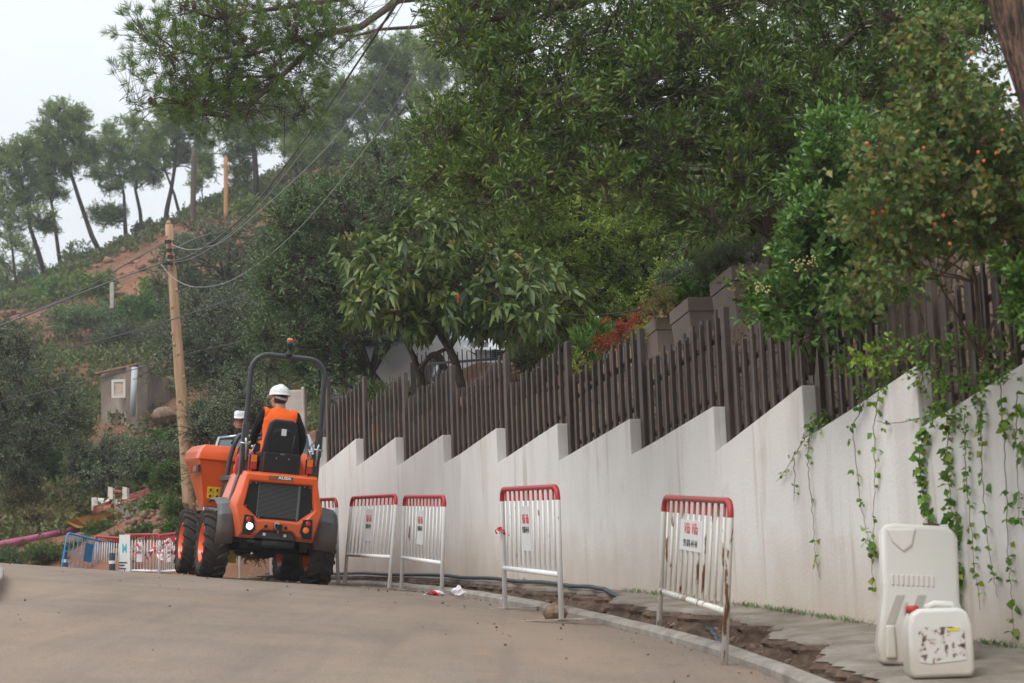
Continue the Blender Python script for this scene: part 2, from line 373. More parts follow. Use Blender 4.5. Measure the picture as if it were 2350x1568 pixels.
# broken pavement slab beside the wall
def slab_edge(y): return min(kerbX(y)+.14+(trW(y) if y > 11.9 else .12+(trW(11.9)-.12)*max(0, (y-11.3)/.6))+.03*math.sin(y*31)+.025*math.sin(y*47), wallX(y)-.12)
mb = MB(); ys = np.arange(4, 25.6, .06); vs = []; rd = random.Random(4)
for y in ys:
    x0 = slab_edge(y)+rd.uniform(-.012, .012); x1 = wallX(y)+.02; z = G(kerbX(y), y)+.115
    for fx, dz in ((.01, -.03), (0, -.02), (.04, 0), (.35, .004), (.7, .012), (1, .03)): vs.append((x0+fx*(x1-x0), y, z+dz+.006*hn(y*4, fx*5, 1)))
mb.add(vs, [(i*6+j, i*6+j+1, (i+1)*6+j+1, (i+1)*6+j) for i in range(len(ys)-1) for j in range(5)])
bank = MB(); bvs = []
for y in ys:
    x0 = slab_edge(y); z = G(kerbX(y), y)+.09
    for q, (ex, ez) in enumerate(((.05, 0), (0, -.005), (-.03, -.03), (-.02, -.06), (-.06, -.1), (-.1, -.16))): bvs.append((x0+ex+.025*hn(y*9, q*3, 1.3), y, z+ez+.008*hn(y*13, q*4, 1.1)))
bank.add(bvs, [(i*6+j, i*6+j+1, (i+1)*6+j+1, (i+1)*6+j) for i in range(len(ys)-1) for j in range(5)])
o = bank.build('trench_side', M_SOIL); tag(o, 'broken earth side of the trench below the pavement', None, None, 'structure')
o = mb.build('pavement', M_SLAB); smooth_it(o, 50); tag(o, 'broken concrete pavement strip at the foot of the white wall', None, None, 'structure')
# rubble stuff in the trench and grit on the road
def rocks(name, pts, sizes, m, label, seed=1):
    r = np.random.default_rng(seed); base = []
    ph = (1+5**.5)/2; ic = np.array([(-1, ph, 0), (1, ph, 0), (-1, -ph, 0), (1, -ph, 0), (0, -1, ph), (0, 1, ph), (0, -1, -ph), (0, 1, -ph), (ph, 0, -1), (ph, 0, 1), (-ph, 0, -1), (-ph, 0, 1)])/1.9
    fc = np.array([(0, 11, 5), (0, 5, 1), (0, 1, 7), (0, 7, 10), (0, 10, 11), (1, 5, 9), (5, 11, 4), (11, 10, 2), (10, 7, 6), (7, 1, 8), (3, 9, 4), (3, 4, 2), (3, 2, 6), (3, 6, 8), (3, 8, 9), (4, 9, 5), (2, 4, 11), (6, 2, 10), (8, 6, 7), (9, 8, 1)])
    V = []; T = []
    for i, (p, s) in enumerate(zip(pts, sizes)):
        v = ic*r.uniform(.6, 1.25, (12, 1))*np.array([1, r.uniform(.6, 1.2), r.uniform(.5, .9)])*s
        a = r.uniform(0, 6.28); c_, s_ = math.cos(a), math.sin(a); v = v@np.array([[c_, -s_, 0], [s_, c_, 0], [0, 0, 1]])
        V.append(v+np.array(p)); T.append(fc+12*i)
    V = np.concatenate(V); T = np.concatenate(T); o = link(name, np_mesh(name, V, T, m, r.random(len(T)))); tag(o, label, None, None, 'stuff'); return o
pts = []; sz = []
for i in range(3200):
    y = rng.uniform(8, 25); u = rng.random(); x = kerbX(y)+.15+u*(trW(y)+.02); s = .008+.035*rng.random()**3.5
    pts.append((x, y, tf(min(u*.4, 1), y)[2]+s*.3+.01)); sz.append(s)
M_ROCK = mat('rubble_stone', (.30, .2, .145), .9, col2=(.14, .09, .065), vscale=9, bump=.01, bscale=40, spec=.2)
rocks('rubble', pts, sz, M_ROCK, 'loose brown stones and clods in the trench by the kerb')
pts = []; sz = []
for i in range(520):
    y = rng.uniform(7.5, 25); e = rng.random()**1.7; x = kerbX(y)-.02-e*(6 if i % 3 else 1.2); s = .003+.011*rng.random()**4
    pts.append((x, y, G(x, y)+.01)); sz.append(s)
rocks('grit', pts, sz, mat('grit', (.14, .1, .075), .95), 'small stones and grit scattered over the road', 3)
# single larger stones
def boulder(p, s, label, m, name='rock', seed=1, flat=.75):
    mb = MB(); mb.ball((0, 0, 0), s, 14, 10); rd = random.Random(seed)
    mb.v = [tuple(Vector(v)*(1+.16*hn(v[0]*9/s*.2+seed, v[1]*9/s*.2, 1, seed)+.1*hn(v[2]*30/s*.1, v[0]*20/s*.1, 1, seed))) for v in mb.v]
    mb.v = [(v[0], v[1], v[2]*flat) for v in mb.v]
    o = mb.build(name, m, smooth=True); smooth_it(o, 30); o.location = p; tag(o, label, 'rock')
p = W(1275, 1411, 15.35); boulder(Vector((p.x, p.y, G(p.x, p.y)+.06)), .095, 'round brown stone lying on the kerb behind the foot of a barrier', M_ROCK)

# ================================================================== WHITE WALL
def wall_mat():
    m = mat('white_render', (.66, .635, .60), .93, bump=.003, bscale=42, spec=.15)
    t = m.node_tree; b = t.nodes['Principled BSDF']; tcn = [n for n in t.nodes if n.type == 'TEX_COORD'][0]
    def ns(scale, mp, det=5):
        n = t.nodes.new('ShaderNodeTexNoise'); n.inputs['Scale'].default_value = scale; n.inputs['Detail'].default_value = det; n.inputs['Roughness'].default_value = .6
        mm = t.nodes.new('ShaderNodeMapping'); mm.inputs['Scale'].default_value = mp; t.links.new(tcn.outputs['Object'], mm.inputs[0]); t.links.new(mm.outputs[0], n.inputs['Vector']); return n.outputs[0]
    def mixc(base, fac, lo, hi, st, col, mode='MIX'):
        r = t.nodes.new('ShaderNodeMapRange'); r.inputs['From Min'].default_value = lo; r.inputs['From Max'].default_value = hi; r.inputs['To Max'].default_value = st; t.links.new(fac, r.inputs['Value'])
        x = t.nodes.new('ShaderNodeMix'); x.data_type = 'RGBA'; x.blend_type = mode; t.links.new(r.outputs[0], x.inputs['Factor'])
        if isinstance(base, tuple): x.inputs['A'].default_value = (*base, 1)
        else: t.links.new(base, x.inputs['A'])
        x.inputs['B'].default_value = (*col, 1); return x.outputs['Result']
    s = mixc((.74, .715, .68), ns(.9, (1, 1, .5)), .35, .75, .8, (.58, .55, .51))
    s = mixc(s, ns(3.0, (1, 1, .12)), .5, .75, .5, (.47, .42, .36))          # rain streaks
    s = mixc(s, ns(9.0, (1, 1, .06), 3), .58, .72, .55, (.42, .36, .29))
    s = mixc(s, ns(2.2, (1, 1, 1), 8), .6, .72, .3, (.52, .42, .34))
    # splash-back dirt near the ground: z over the pavement is stored as an attribute
    at = t.nodes.new('ShaderNodeAttribute'); at.attribute_name = 'foot'
    nn = t.nodes.new('ShaderNodeMath'); nn.operation = 'SUBTRACT'; t.links.new(at.outputs['Fac'], nn.inputs[0])
    n3 = t.nodes.new('ShaderNodeMath'); n3.operation = 'MULTIPLY'; n3.inputs[1].default_value = .55; t.links.new(ns(4, (1, 1, .6), 8), n3.inputs[0]); t.links.new(n3.outputs[0], nn.inputs[1])
    s = mixc(s, nn.outputs[0], .36, -.22, .65, (.47, .36, .27))
    t.links.new(s, b.inputs['Base Color']); return m
M_WALL = wall_mat()
PEAK = [(732, 1003), (816, 1007), (907, 1004), (1015, 998), (1138, 983), (1278, 972), (1444, 961), (1635, 933), (1839, 884), (2100, 840), (2440, 775), (2860, 690)]
VAL = [(742, 1073), (817, 1072), (909, 1072), (1016, 1065), (1143, 1063), (1285, 1057), (1452, 1043), (1640, 1038), (1849, 1006), (2115, 982), (2460, 925)]
def on_wall(px, py, off=0):
    Y = 9.0
    for _ in range(60):
        p = W(px, py, Y); e = p.x-wallX(Y)-off
        lo, hi = 4., 26.4
        break
    for _ in range(40):
        Y = (lo+hi)/2; p = W(px, py, Y)
        if p.x < wallX(Y)+off: lo = Y
        else: hi = Y
    return W(px, py, Y)
PK = [on_wall(*p) for p in PEAK]; VL = [on_wall(*p) for p in VAL]
TH = .17
def wdir(Y):
    d = Vector((wallX(Y+.3)-wallX(Y-.3), .6, 0)).normalized(); return d, Vector((d.y, -d.x, 0))
# wall sections: far end = VL[i-1] height at column of PK[i-1], near end = PK[i]
mb = MB(); foot = []
def wall_section(A, Bp, ztA, ztB):
    """A far xy, Bp near xy"""
    n = 10; vs = []
    for i in range(n+1):
        t = i/n; y = A.y+(Bp.y-A.y)*t; x = wallX(y); d, nb = wdir(y); zt = ztA+(ztB-ztA)*t; zb = G(kerbX(y), y)+.0
        for q in range(9): vs.append((x, y, zb+(zt-zb)*q/8)); 
        vs.append((x+nb.x*TH, y+nb.y*TH, zt)); vs.append((x+nb.x*TH, y+nb.y*TH, zb))
    k = 11; fs = [(i*k+j, (i+1)*k+j, (i+1)*k+j+1, i*k+j+1) for i in range(n) for j in range(10)]
    fs += [tuple(range(k)), tuple(range(n*k, n*k+k))[::-1]]
    mb.add(vs, fs)
secs = []
far = Vector((wallX(26.2), 26.2, 0))
wall_section(far, PK[0], PK[0].z-.02, PK[0].z); secs.append((far, PK[0], PK[0].z-.02, PK[0].z))
for i in range(1, len(PK)):
    wall_section(PK[i-1], PK[i], VL[i-1].z, PK[i].z); secs.append((PK[i-1], PK[i], VL[i-1].z, PK[i].z))
wall = mb.build('retaining_wall', M_WALL); a = wall.data.attributes.new('foot', 'FLOAT', 'POINT')
a.data.foreach_set('value', [v.co.z-G(kerbX(v.co.y), v.co.y)-.09 for v in wall.data.vertices])
bv = wall.modifiers.new('b', 'BEVEL'); bv.width = .008; bv.segments = 2; bv.limit_method = 'ANGLE'; bv.angle_limit = R(50)
tag(wall, 'long white rendered garden wall stepping up the hill in sawtooth sections', 'wall')

# ================================================================== BROWN PICKET FENCE
M_FENCE = mat('brown_metal', (.105, .08, .066), .45, col2=(.078, .06, .05), vscale=6, spec=.4)
fence = empty('picket_fence', (0, 20, 3), 'brown metal picket fence standing behind the top of the white wall', 'fence')
rd = random.Random(5)
FH = .74
for i in range(len(PK)):
    if i >= len(PK)-1: continue
    # post just behind the near end of section i
    A = PK[i]; d, nb = wdir(A.y); p0 = Vector((A.x, A.y, 0))+nb*(TH*.72)-d*.045
    zb = VL[i].z-.05; ztop = (secs[i][3]+FH+.03)
    mb = MB(); mb.bar(Vector((p0.x, p0.y, zb)), Vector((p0.x, p0.y, ztop)), .07, .05, up=nb); mb.build('post', M_FENCE, fence, bevel=.004, seg=1, world=True)
for i, (A, B, za, zb) in enumerate(secs):
    mb = MB(); L = math.hypot(B.x-A.x, B.y-A.y); n = max(4, int(L/.052)); d, nb = wdir((A.y+B.y)/2)
    e0 = .09; pat = [0, .035, -.01, .05, .015, -.025, .03]
    for k in range(n):
        t = (k+.5)/n
        if t*L < e0-.02: continue
        y = A.y+(B.y-A.y)*t; dd, nbb = wdir(y); back = (k % 3 != 1); q = Vector((wallX(y), y, 0))+nbb*(TH*.72+(.018 if back else -.018))
        zt = za+(zb-za)*t; z0 = zt+.012+rd.uniform(0, .035); z1 = zt+FH+pat[k % 7]+rd.uniform(-.012, .012)
        w = .026 if k % 2 else .04
        mb.bar((q.x, q.y, z0), (q.x, q.y, z1), w, .02, up=nbb)
    mb.build('picket_panel', M_FENCE, fence, world=True)
    mb = MB(); q0 = Vector((A.x, A.y, 0))+nb*(TH*.72); q1 = Vector((B.x, B.y, 0))+nb*(TH*.72)
    for h in (.14, FH-.16): mb = MB(); mb.bar((q0.x+nb.x*.045, q0.y+nb.y*.045, za+h), (q1.x+nb.x*.045, q1.y+nb.y*.045, zb+h), .016, .035); mb.build('rail', M_FENCE, fence, world=True)

# ================================================================== GARDEN AND HILL
M_GARD = mat('garden_earth', (.22, .15, .1), .95, col2=(.1, .08, .05), vscale=3, bump=.03, bscale=9, spec=.1)
M_HILL = mat('hill_earth', (.26, .118, .074), .95, col2=(.13, .078, .045), vscale=.22, bump=.35, bscale=1.6, spec=.1, contrast=(.38, .6), detail=9)
def topz(Y):
    ys = []; zs = []
    for (A, B, za, zb) in secs: ys.append((A.y+B.y)/2); zs.append((za+zb)/2)
    return float(np.interp(Y, ys[::-1], zs[::-1]))
def gf(t, y):
    d, nb = wdir(y); q = Vector((wallX(y), y, 0))+nb*(TH+.01+t)
    z0 = topz(y)-.1; z1 = 4.4 if y < 19 else 4.4+(y-19)*.03; rise = z1-z0
    z = z0+(max(0, min(1, (t-.15)/.9))*rise*.55 if y > 20.5 else 0)
    if t > 1.05: z = z1+max(0, t-1.2)*.05+max(0, y-19)*.02*min(t, 6)
    return (q.x, q.y, z+.02*hn(q.x*3, y*3))
ts = [0, .15, .35, .6, .85, 1.0, 1.06, 1.5, 2.5, 4, 6, 8, 11, 15, 20]
o = grid('garden_ground', ts, np.arange(7, 31, .25), gf, M_GARD); tag(o, 'earth of the raised garden behind the fence', None, None, 'structure')
CP = []
def cp(px, py, Y, n=None): p = W(px, py, Y); CP.append((p.x, p.y, p.z))
for q in [(0, 1300, 38), (-300, 1290, 38), (150, 1285, 38), (350, 1235, 38), (435, 1172, 38), (600, 1200, 36), (640, 1050, 42), (700, 1000, 40),
          (0, 1200, 50), (-300, 1190, 50), (150, 1180, 52), (300, 1120, 55), (250, 1210, 45), (0, 1268, 42), (180, 1232, 43), (100, 1000, 60), (280, 958, 68), (400, 935, 70), (560, 850, 68), (-300, 950, 68), (0, 905, 72),
          (230, 795, 84), (450, 705, 84), (0, 790, 86), (-300, 800, 84), (700, 560, 88), (700, 800, 60), (900, 700, 60), (900, 480, 84), (1100, 520, 78), (1100, 420, 95),
          (-300, 790, 105), (0, 700, 105), (130, 632, 108), (240, 604, 110), (330, 552, 110), (380, 525, 110), (540, 458, 112), (620, 418, 114), (700, 388, 115), (900, 350, 116), (1100, 335, 116), (1400, 330, 116),
          (1500, 540, 58), (1750, 560, 46), (1750, 420, 80), (1900, 380, 116), (2300, 350, 116), (2300, 560, 60), (2700, 500, 80), (1400, 700, 42), (1100, 780, 42), (2000, 640, 36), (2500, 560, 36)]: cp(*q)
CP += [(-12, 30, 2.9), (-16, 34, 3.0), (-6, 31, 2.95), (-30, 30, 2.9), (-7, 36, 2.95), (-10, 37, 3.0), (-14, 37, 3.0), (6, 30, 5.4), (0, 33, 6.1), (-1.5, 28, 4.7), (12, 26, 6.0), (20, 22, 6.2), (-3.6, 29.5, 3.6), (-4.2, 32, 4.0)]
CP += [(x, y, z) for x, y, z in [(-60, 150, 18), (-20, 150, 20), (20, 150, 21), (60, 150, 21), (-100, 110, 16), (-100, 60, 8), (-60, 36, 3), (90, 110, 30), (90, 60, 16)]]
CPa = np.array(CP)
def tps(A):
    return np.where(A > 1e-9, A*A*np.log(np.maximum(A, 1e-9)), 0)
Kd = np.linalg.norm(CPa[:, None, :2]-CPa[None, :, :2], axis=2); nC = len(CPa)
Am = np.zeros((nC+3, nC+3)); Am[:nC, :nC] = tps(Kd)+np.eye(nC)*3; Am[:nC, nC] = 1; Am[:nC, nC+1:] = CPa[:, :2]; Am[nC, :nC] = 1; Am[nC+1:, :nC] = CPa[:, :2].T
sol = np.linalg.solve(Am, np.concatenate([CPa[:, 2], [0, 0, 0]]))
def Hm(XY):
    XY = np.atleast_2d(XY); D = np.linalg.norm(XY[:, None]-CPa[None, :, :2], axis=2)
    return tps(D)@sol[:nC]+sol[nC]+XY@sol[nC+1:]
def H(x, y): return float(Hm(np.array([[x, y]]))[0])
xs = np.arange(-90, 80.1, 1.0); ysg = np.concatenate([np.arange(28, 60, .7), np.arange(60, 150, 1.4)])
XX, YY = np.meshgrid(xs, ysg); ZZ = Hm(np.c_[XX.ravel(), YY.ravel()])
nz = np.array([hn(x*.6, y*.6, 1)*.25+hn(x*1.9, y*1.9, 1, 2)*.12 for x, y in zip(XX.ravel(), YY.ravel())])*np.clip((YY.ravel()-36)/12, .12, 1.6)
Vh = np.c_[XX.ravel(), YY.ravel(), ZZ+nz]
# keep the hill sheet under the road where both exist
for i in range(len(Vh)):
    x, y, z = Vh[i]; g = G(kerbX(y), y)
    if y < 44:
        d = x-kerbX(y)-.4
        z = min(z, g-.25) if d < 0 else min(z, g-.25+d*(.42 if y > 30.5 else .5))
        if y < 31 and x > -3: z = min(z, 4.1)
    Vh[i, 2] = z
nu = len(xs); T = np.array([[j*nu+i, j*nu+i+1, (j+1)*nu+i+1, (j+1)*nu+i] for j in range(len(ysg)-1) for i in range(nu-1)])
hill = link('hillside', np_mesh('hillside', Vh, T, M_HILL)); smooth_it(hill); tag(hill, 'hillside of reddish earth rising to the ridge', None, None, 'structure')
def bkf(t, y):
    x = kerbX(y)+.12+t; g = G(kerbX(y), y); z = g-.02+(.55 if y < 30 else max(.12, .55-(y-30)*.12))*max(0, t-.25)*(1 if t < 2.2 else .8)
    return (x, y, z+.07*hn(x*4, y*4, 1)*min(t*2, 1)+.04*hn(x*11, y*12, 1, 3)*min(t*2, 1))
o = grid('earth_bank', np.arange(0, 4.01, .1), np.arange(26.0, 38, .12), bkf, M_SOIL, True); tag(o, 'dug brown earth bank beyond the end of the white wall', None, None, 'structure')
pts = []; sz = []
for i in range(500):
    y = rng.uniform(26.3, 37); t = rng.random()*3; q = bkf(t, y); s_ = .02+.1*rng.random()**4; pts.append((q[0], q[1], q[2]+s_*.3)); sz.append(s_)
rocks('rubble', pts, sz, M_ROCK, 'brown stones and clods on the dug earth bank', 9)
def HN(XY):
    return Hm(XY)+np.array([hn(x*.6, y*.6, 1)*.25+hn(x*1.9, y*1.9, 1, 2)*.12 for x, y in XY])*np.clip((XY[:, 1]-36)/12, .12, 1.6)
def hit_hill(px, py, y0=36, y1=118):
    Y = y0; pv = None
    while Y < y1:
        p = W(px, py, Y); 
        if p.z <= H(p.x, p.y): return p
        Y += .5
    return W(px, py, y1)
# verge beyond the crest on the far side of the road
o = grid('ground', np.linspace(-90, -15.6, 12), np.linspace(-5, 45, 12), lambda x, y: (x, y, G(-9, y)-.1+max(0, -16-x)*.03), M_GARD); tag(o, 'verge left of the road', None, None, 'structure')
o = grid('ground', np.linspace(-160, 160, 10), np.linspace(-40, 260, 10), lambda x, y: (x, y, -1.5), M_GARD); tag(o, 'low ground under and around the hill', None, None, 'structure')
# ================================================================== BARRIERS
def barrier_mat(name, base=(.78, .78, .77), red=(.42, .025, .03), rust=.2, top=.90):
    m = mat(name, base, .42, spec=.45); t = m.node_tree; b = t.nodes['Principled BSDF']; tcn = [n for n in t.nodes if n.type == 'TEX_COORD'][0]
    sx = t.nodes.new('ShaderNodeSeparateXYZ'); t.links.new(tcn.outputs['Object'], sx.inputs[0])
    n = t.nodes.new('ShaderNodeTexNoise'); n.inputs['Scale'].default_value = 14; n.inputs['Detail'].default_value = 5
    gt = t.nodes.new('ShaderNodeMath'); gt.operation = 'GREATER_THAN'; gt.inputs[1].default_value = top; t.links.new(sx.outputs['Z'], gt.inputs[0])
    x = t.nodes.new('ShaderNodeMix'); x.data_type = 'RGBA'; x.inputs['A'].default_value = (*base, 1); x.inputs['B'].default_value = (*red, 1); t.links.new(gt.outputs[0], x.inputs['Factor'])
    mp = t.nodes.new('ShaderNodeMapping'); mp.inputs['Scale'].default_value = (1, 1, .35); t.links.new(tcn.outputs['Object'], mp.inputs[0])
    oi = t.nodes.new('ShaderNodeObjectInfo'); av = t.nodes.new('ShaderNodeVectorMath'); t.links.new(mp.outputs[0], av.inputs[0]); t.links.new(oi.outputs['Location'], av.inputs[1]); t.links.new(av.outputs[0], n.inputs['Vector'])
    r = t.nodes.new('ShaderNodeMapRange'); r.inputs['From Min'].default_value = .68-rust*.3; r.inputs['From Max'].default_value = .72-rust*.3; t.links.new(n.outputs[0], r.inputs['Value'])
    x2 = t.nodes.new('ShaderNodeMix'); x2.data_type = 'RGBA'; t.links.new(x.outputs['Result'], x2.inputs['A']); x2.inputs['B'].default_value = (.19, .085, .035, 1); t.links.new(r.outputs[0], x2.inputs['Factor'])
    t.links.new(x2.outputs['Result'], b.inputs['Base Color']); return m
M_BAR = barrier_mat('barrier_paint', rust=.08); M_BARR = barrier_mat('rusty_barrier_paint', (.66, .64, .59), (.36, .035, .032), rust=.36)
M_BLUE = mat('blue_barrier_paint', (.015, .27, .60), .4, var=.2, vscale=9)
M_SIGN = mat('sign_sheet', (.66, .66, .65), .5, var=.06, vscale=12); M_REDT = mat('red_print', (.6, .03, .035), .6); M_BLKT = mat('black_print', (.03, .03, .03), .6)
M_FOOT = mat('barrier_foot', (.46, .41, .35), .7, col2=(.22, .15, .1), vscale=12)
def make_barrier(m, L=2.0, Hh=1.0, nb=11, sign=(.48, .68), low=.34, sw=.30, sh=.36, wide=False):
    root = empty('crowd_barrier')
    mb = MB(); r = .0205; c = .09; pts = [(r, 0, 0), (r, 0, Hh-c)]
    for k in range(1, 5): a = math.pi/2*k/4; pts.append((r+c-c*math.cos(a), 0, Hh-c+c*math.sin(a)))
    for k in range(0, 5): a = math.pi/2*k/4; pts.append((L-r-c+c*math.sin(a), 0, Hh-c+c*math.cos(a)))
    pts += [(L-r, 0, 0)]; mb.tube(pts, r, 12); o = mb.build('frame', m, root, smooth=True)
    mb = MB(); mb.tube([(r, 0, low), (L-r, 0, low)], r, 12); mb.build('lower_rail', m, root, smooth=True)
    for k in range(nb):
        x = L*(k+1)/(nb+1)
        mb = MB(); mb.tube([(x, 0, low), (x, 0, Hh-.02)], .0095, 8); mb.build('bar', m, root, smooth=True)
    for x in (r, L-r):
        mb = MB(); mb.box(x-.03, x+.03, -.3, .3, 0, .009); mb.build('foot', M_FOOT, root)
    if sign:
        sx, sz = sign; mb = MB(); mb.box(sx*L-sw/2, sx*L+sw/2, -.019, -.013, sz*Hh-sh/2, sz*Hh+sh/2+.0); pl = mb.build('sign_board', M_SIGN, root, bevel=.0015, seg=1)
        Mx = Matrix.Translation((sx*L, -.0205, sz*Hh+sh*(.2 if not wide else .22))) @ Matrix.Rotation(R(90), 4, 'X') @ Matrix.Diagonal((.95, 1.45, 1, 1)) @ (Matrix.Diagonal((1.9, .95, 1, 1)) if wide else Matrix())
        text_mesh('Vilà Vila', .077, M_REDT, 'lettering', pl, Mx, shear=.2, bold=-.0004)
        Mx = Matrix.Translation((sx*L, -.0205, sz*Hh-sh*(.04 if not wide else .26))) @ Matrix.Rotation(R(90), 4, 'X') @ Matrix.Diagonal((.8, 1.4, 1, 1)) @ (Matrix.Diagonal((2.0, .9, 1, 1)) if wide else Matrix())
        text_mesh('☎ 93 876 44 44' if False else '93 876 44 44', .052, M_BLKT, 'phone_number', pl, Mx, bold=.0002)
    return root
def place(root, A, B, label, up=None, group='crowd barriers along the road works', L=2.0):
    A, B = Vector(A), Vector(B); d = B-A; s = d.length/L; x = d.normalized()
    z = Vector(up) if up else Vector((0, 0, 1)); y = z.cross(x).normalized(); z = x.cross(y).normalized()
    root.matrix_world = Matrix.Translation(A) @ Matrix((x, y, z)).transposed().to_4x4() @ Matrix.Diagonal((s, 1, 1, 1))
    tag(root, label, 'barrier', group)
def gp(px, py, Y, dz=0): p = W(px, py, Y); return p
def up_of(foot, top, Y): a = W(foot[0], foot[1], Y); b = W(top[0], top[1], Y-.02); return (b-a)
B0 = make_barrier(M_BAR)
place(B0, gp(1158, 1397, 16.9), gp(1290, 1424, 15.05), 'barrier standing alone by the middle of the white wall, a brown stone at its foot', up_of((1158, 1395), (1147, 1130), 16.9))
B1 = make_barrier(M_BARR, L=2.15, sign=(.5, .76), sw=.70, sh=.2, wide=True)
place(B1, gp(1510, 1467, 14.25), gp(1664, 1537, 12.0), 'large rust-stained barrier nearest the camera', up_of((1510, 1467), (1520, 1145), 14.2), L=2.15)
def addb(A, B, label, up=None, src=None, L=2.0):
    c = copy_tree(src or B0); place(c, A, B, label, up, L=L); return c
addb(gp(920, 1352, 21.8), gp(1014, 1372, 19.9), 'barrier in front of the wall, right of the linked pair beside the dumper', up_of((920, 1352), (925, 1143), 21.8))
addb(gp(790, 1341, 23.2), gp(894, 1352, 21.4), 'barrier with a bent right end, second to the right of the dumper', up_of((840, 1345), (855, 1148), 22.4))
addb(gp(672, 1335, 25.0), gp(777, 1343, 23.3), 'barrier half hidden behind the right rear wheel of the dumper', up_of((777, 1343), (770, 1150), 23.3))
# beyond the crest
def fz(px, Y, dz=0): X = (px-1175)/4570*Y; return Vector((X, Y, G(max(X, -9), Y)+dz))
addb(fz(535, 28.6, .08), fz(608, 26.8, .1), 'barrier seen under the belly of the dumper in front of the earth bank')
addb(fz(350, 36.6), fz(404, 34.8), 'barrier beside the front left wheel of the dumper, tape tied to its right post')
addb(fz(266, 37.2), fz(350, 36.2), 'barrier carrying a second large poster at its left end, beyond the crest')
B4 = make_barrier(M_BAR, sign=None); place(B4, fz(202, 38.6, .0), fz(266, 37.6, -.05), 'plain red and white barrier between the blue barrier and the poster barrier')
Bb = make_barrier(M_BLUE, sign=None, nb=10)
mb = MB(); mb.box(.85, 1.2, -.02, -.012, .55, .9); mb.build('sign_board', mat('blue_plate', (.01, .16, .36), .4, var=.1), Bb)
place(Bb, fz(122, 37.6), fz(226, 38.4, -.12), 'bright blue barrier at the left end of the row')
# posters on the crest barriers
def poster(A, B, f0, f1, z0, z1, label):
    A, B = Vector(A), Vector(B); d = (B-A).normalized(); L = (B-A).length; y = Vector((d.y, -d.x, 0)); y = y if y.y < 0 else -y
    root = empty('poster', A+d*L*(f0+f1)/2+y*.035, label, 'poster'); Mx = Matrix.Translation(A+y*.035) @ Matrix((d, -y, Vector((0, 0, 1)))).transposed().to_4x4()
    Mi = root_inv = Matrix.Translation(root.location).inverted() @ Mx
    mb = MB(); mb.box(f0*L, f1*L, -.003, .003, z0, z1, M=Mi); mb.build('sheet', M_SIGN, root)
    return root, Mi, L
A, B = fz(266, 37.2), fz(350, 36.2)
rt, Mi, L = poster(A, B, -.02, .28, .3, 1.0, 'tall white poster with a pale teal logo tied to a barrier')
cx = L*.13
text_mesh('M', .24, mat('teal_print', (.1, .42, .46), .6), 'logo', rt, Mi @ Matrix.Translation((cx, -.005, .74)) @ Matrix.Rotation(R(90), 4, 'X'), bold=.006)
text_mesh('ESTEVE\nOBRES', .07, M_BLKT, 'print', rt, Mi @ Matrix.Translation((cx-.02, -.005, .45)) @ Matrix.Rotation(R(90), 4, 'X')) if False else None
for k, (w_, zz) in enumerate(((.3, .47), (.2, .42), (.26, .36))):
    mb = MB(); mb.box(cx-.2, cx-.2+w_, -.006, -.004, zz, zz+.025, M=Mi); mb.build('print_line', M_BLKT, rt)
# warning tape bundles
M_TAPE = mat('warning_tape', (.7, .68, .68), .5); t = M_TAPE.node_tree; bb = t.nodes['Principled BSDF']
wv = t.nodes.new('ShaderNodeTexWave'); wv.inputs['Scale'].default_value = 3.2; wv.bands_direction = 'DIAGONAL'; wv.inputs['Distortion'].default_value = 1; tcn = [n for n in t.nodes if n.type == 'TEX_COORD'][0]; t.links.new(tcn.outputs['Object'], wv.inputs[0])
rr = t.nodes.new('ShaderNodeValToRGB'); rr.color_ramp.interpolation = 'CONSTANT'; rr.color_ramp.elements[0].color = (.6, .02, .05, 1); rr.color_ramp.elements[1].position = .5; rr.color_ramp.elements[1].color = (.75, .73, .73, 1); t.links.new(wv.outputs[0], rr.inputs[0]); t.links.new(rr.outputs[0], bb.inputs['Base Color'])
def tape(p, s, label, seed, n=4, grp='red and white warning tape tied to the barriers', drop=1):
    rd = random.Random(seed); mb = MB(); p = Vector(p)
    for k in range(n):
        a = rd.uniform(0, 6.28); q = Vector((0, 0, 0)); d = Vector((math.cos(a)*.6, math.sin(a)*.4, rd.uniform(-.6, .4)*drop)); vs = []
        w = Vector((rd.uniform(-.3, .3), .1, 1)).normalized()*min(.035, s*.12)
        for i in range(6):
            vs += [q-w, q+w]; q = q+d*s*.25; d = (d+Vector((rd.uniform(-.5, .5), rd.uniform(-.4, .4), -.35*drop))).normalized(); w = (w+Vector((rd.uniform(-.02, .02), rd.uniform(-.02, .02), 0)))
        mb.add(vs, [(2*i, 2*i+1, 2*i+3, 2*i+2) for i in range(5)])
    o = mb.build('warning_tape', M_TAPE); o.location = p; s_ = o.modifiers.new('s', 'SOLIDIFY'); s_.thickness = .002; tag(o, label, 'tape', grp)
tape(W(399, 1240, 34.7), .3, 'tape fluttering from the post nearest the front wheel', 1, 5)
tape(W(354, 1258, 36.1), .2, 'small knot of tape where two crest barriers meet', 2, 3)
tape(W(316, 1250, 36.6), .2, 'tape knot beside the tall poster', 3, 3)
tape(W(372, 1262, 35.4), .22, 'torn tape in the middle of the barrier beside the wheel', 4, 2)
p = W(1147, 1212, 16.8); tape(p, .07, 'short pale end of tape on the left post of the lone barrier', 5, 3)
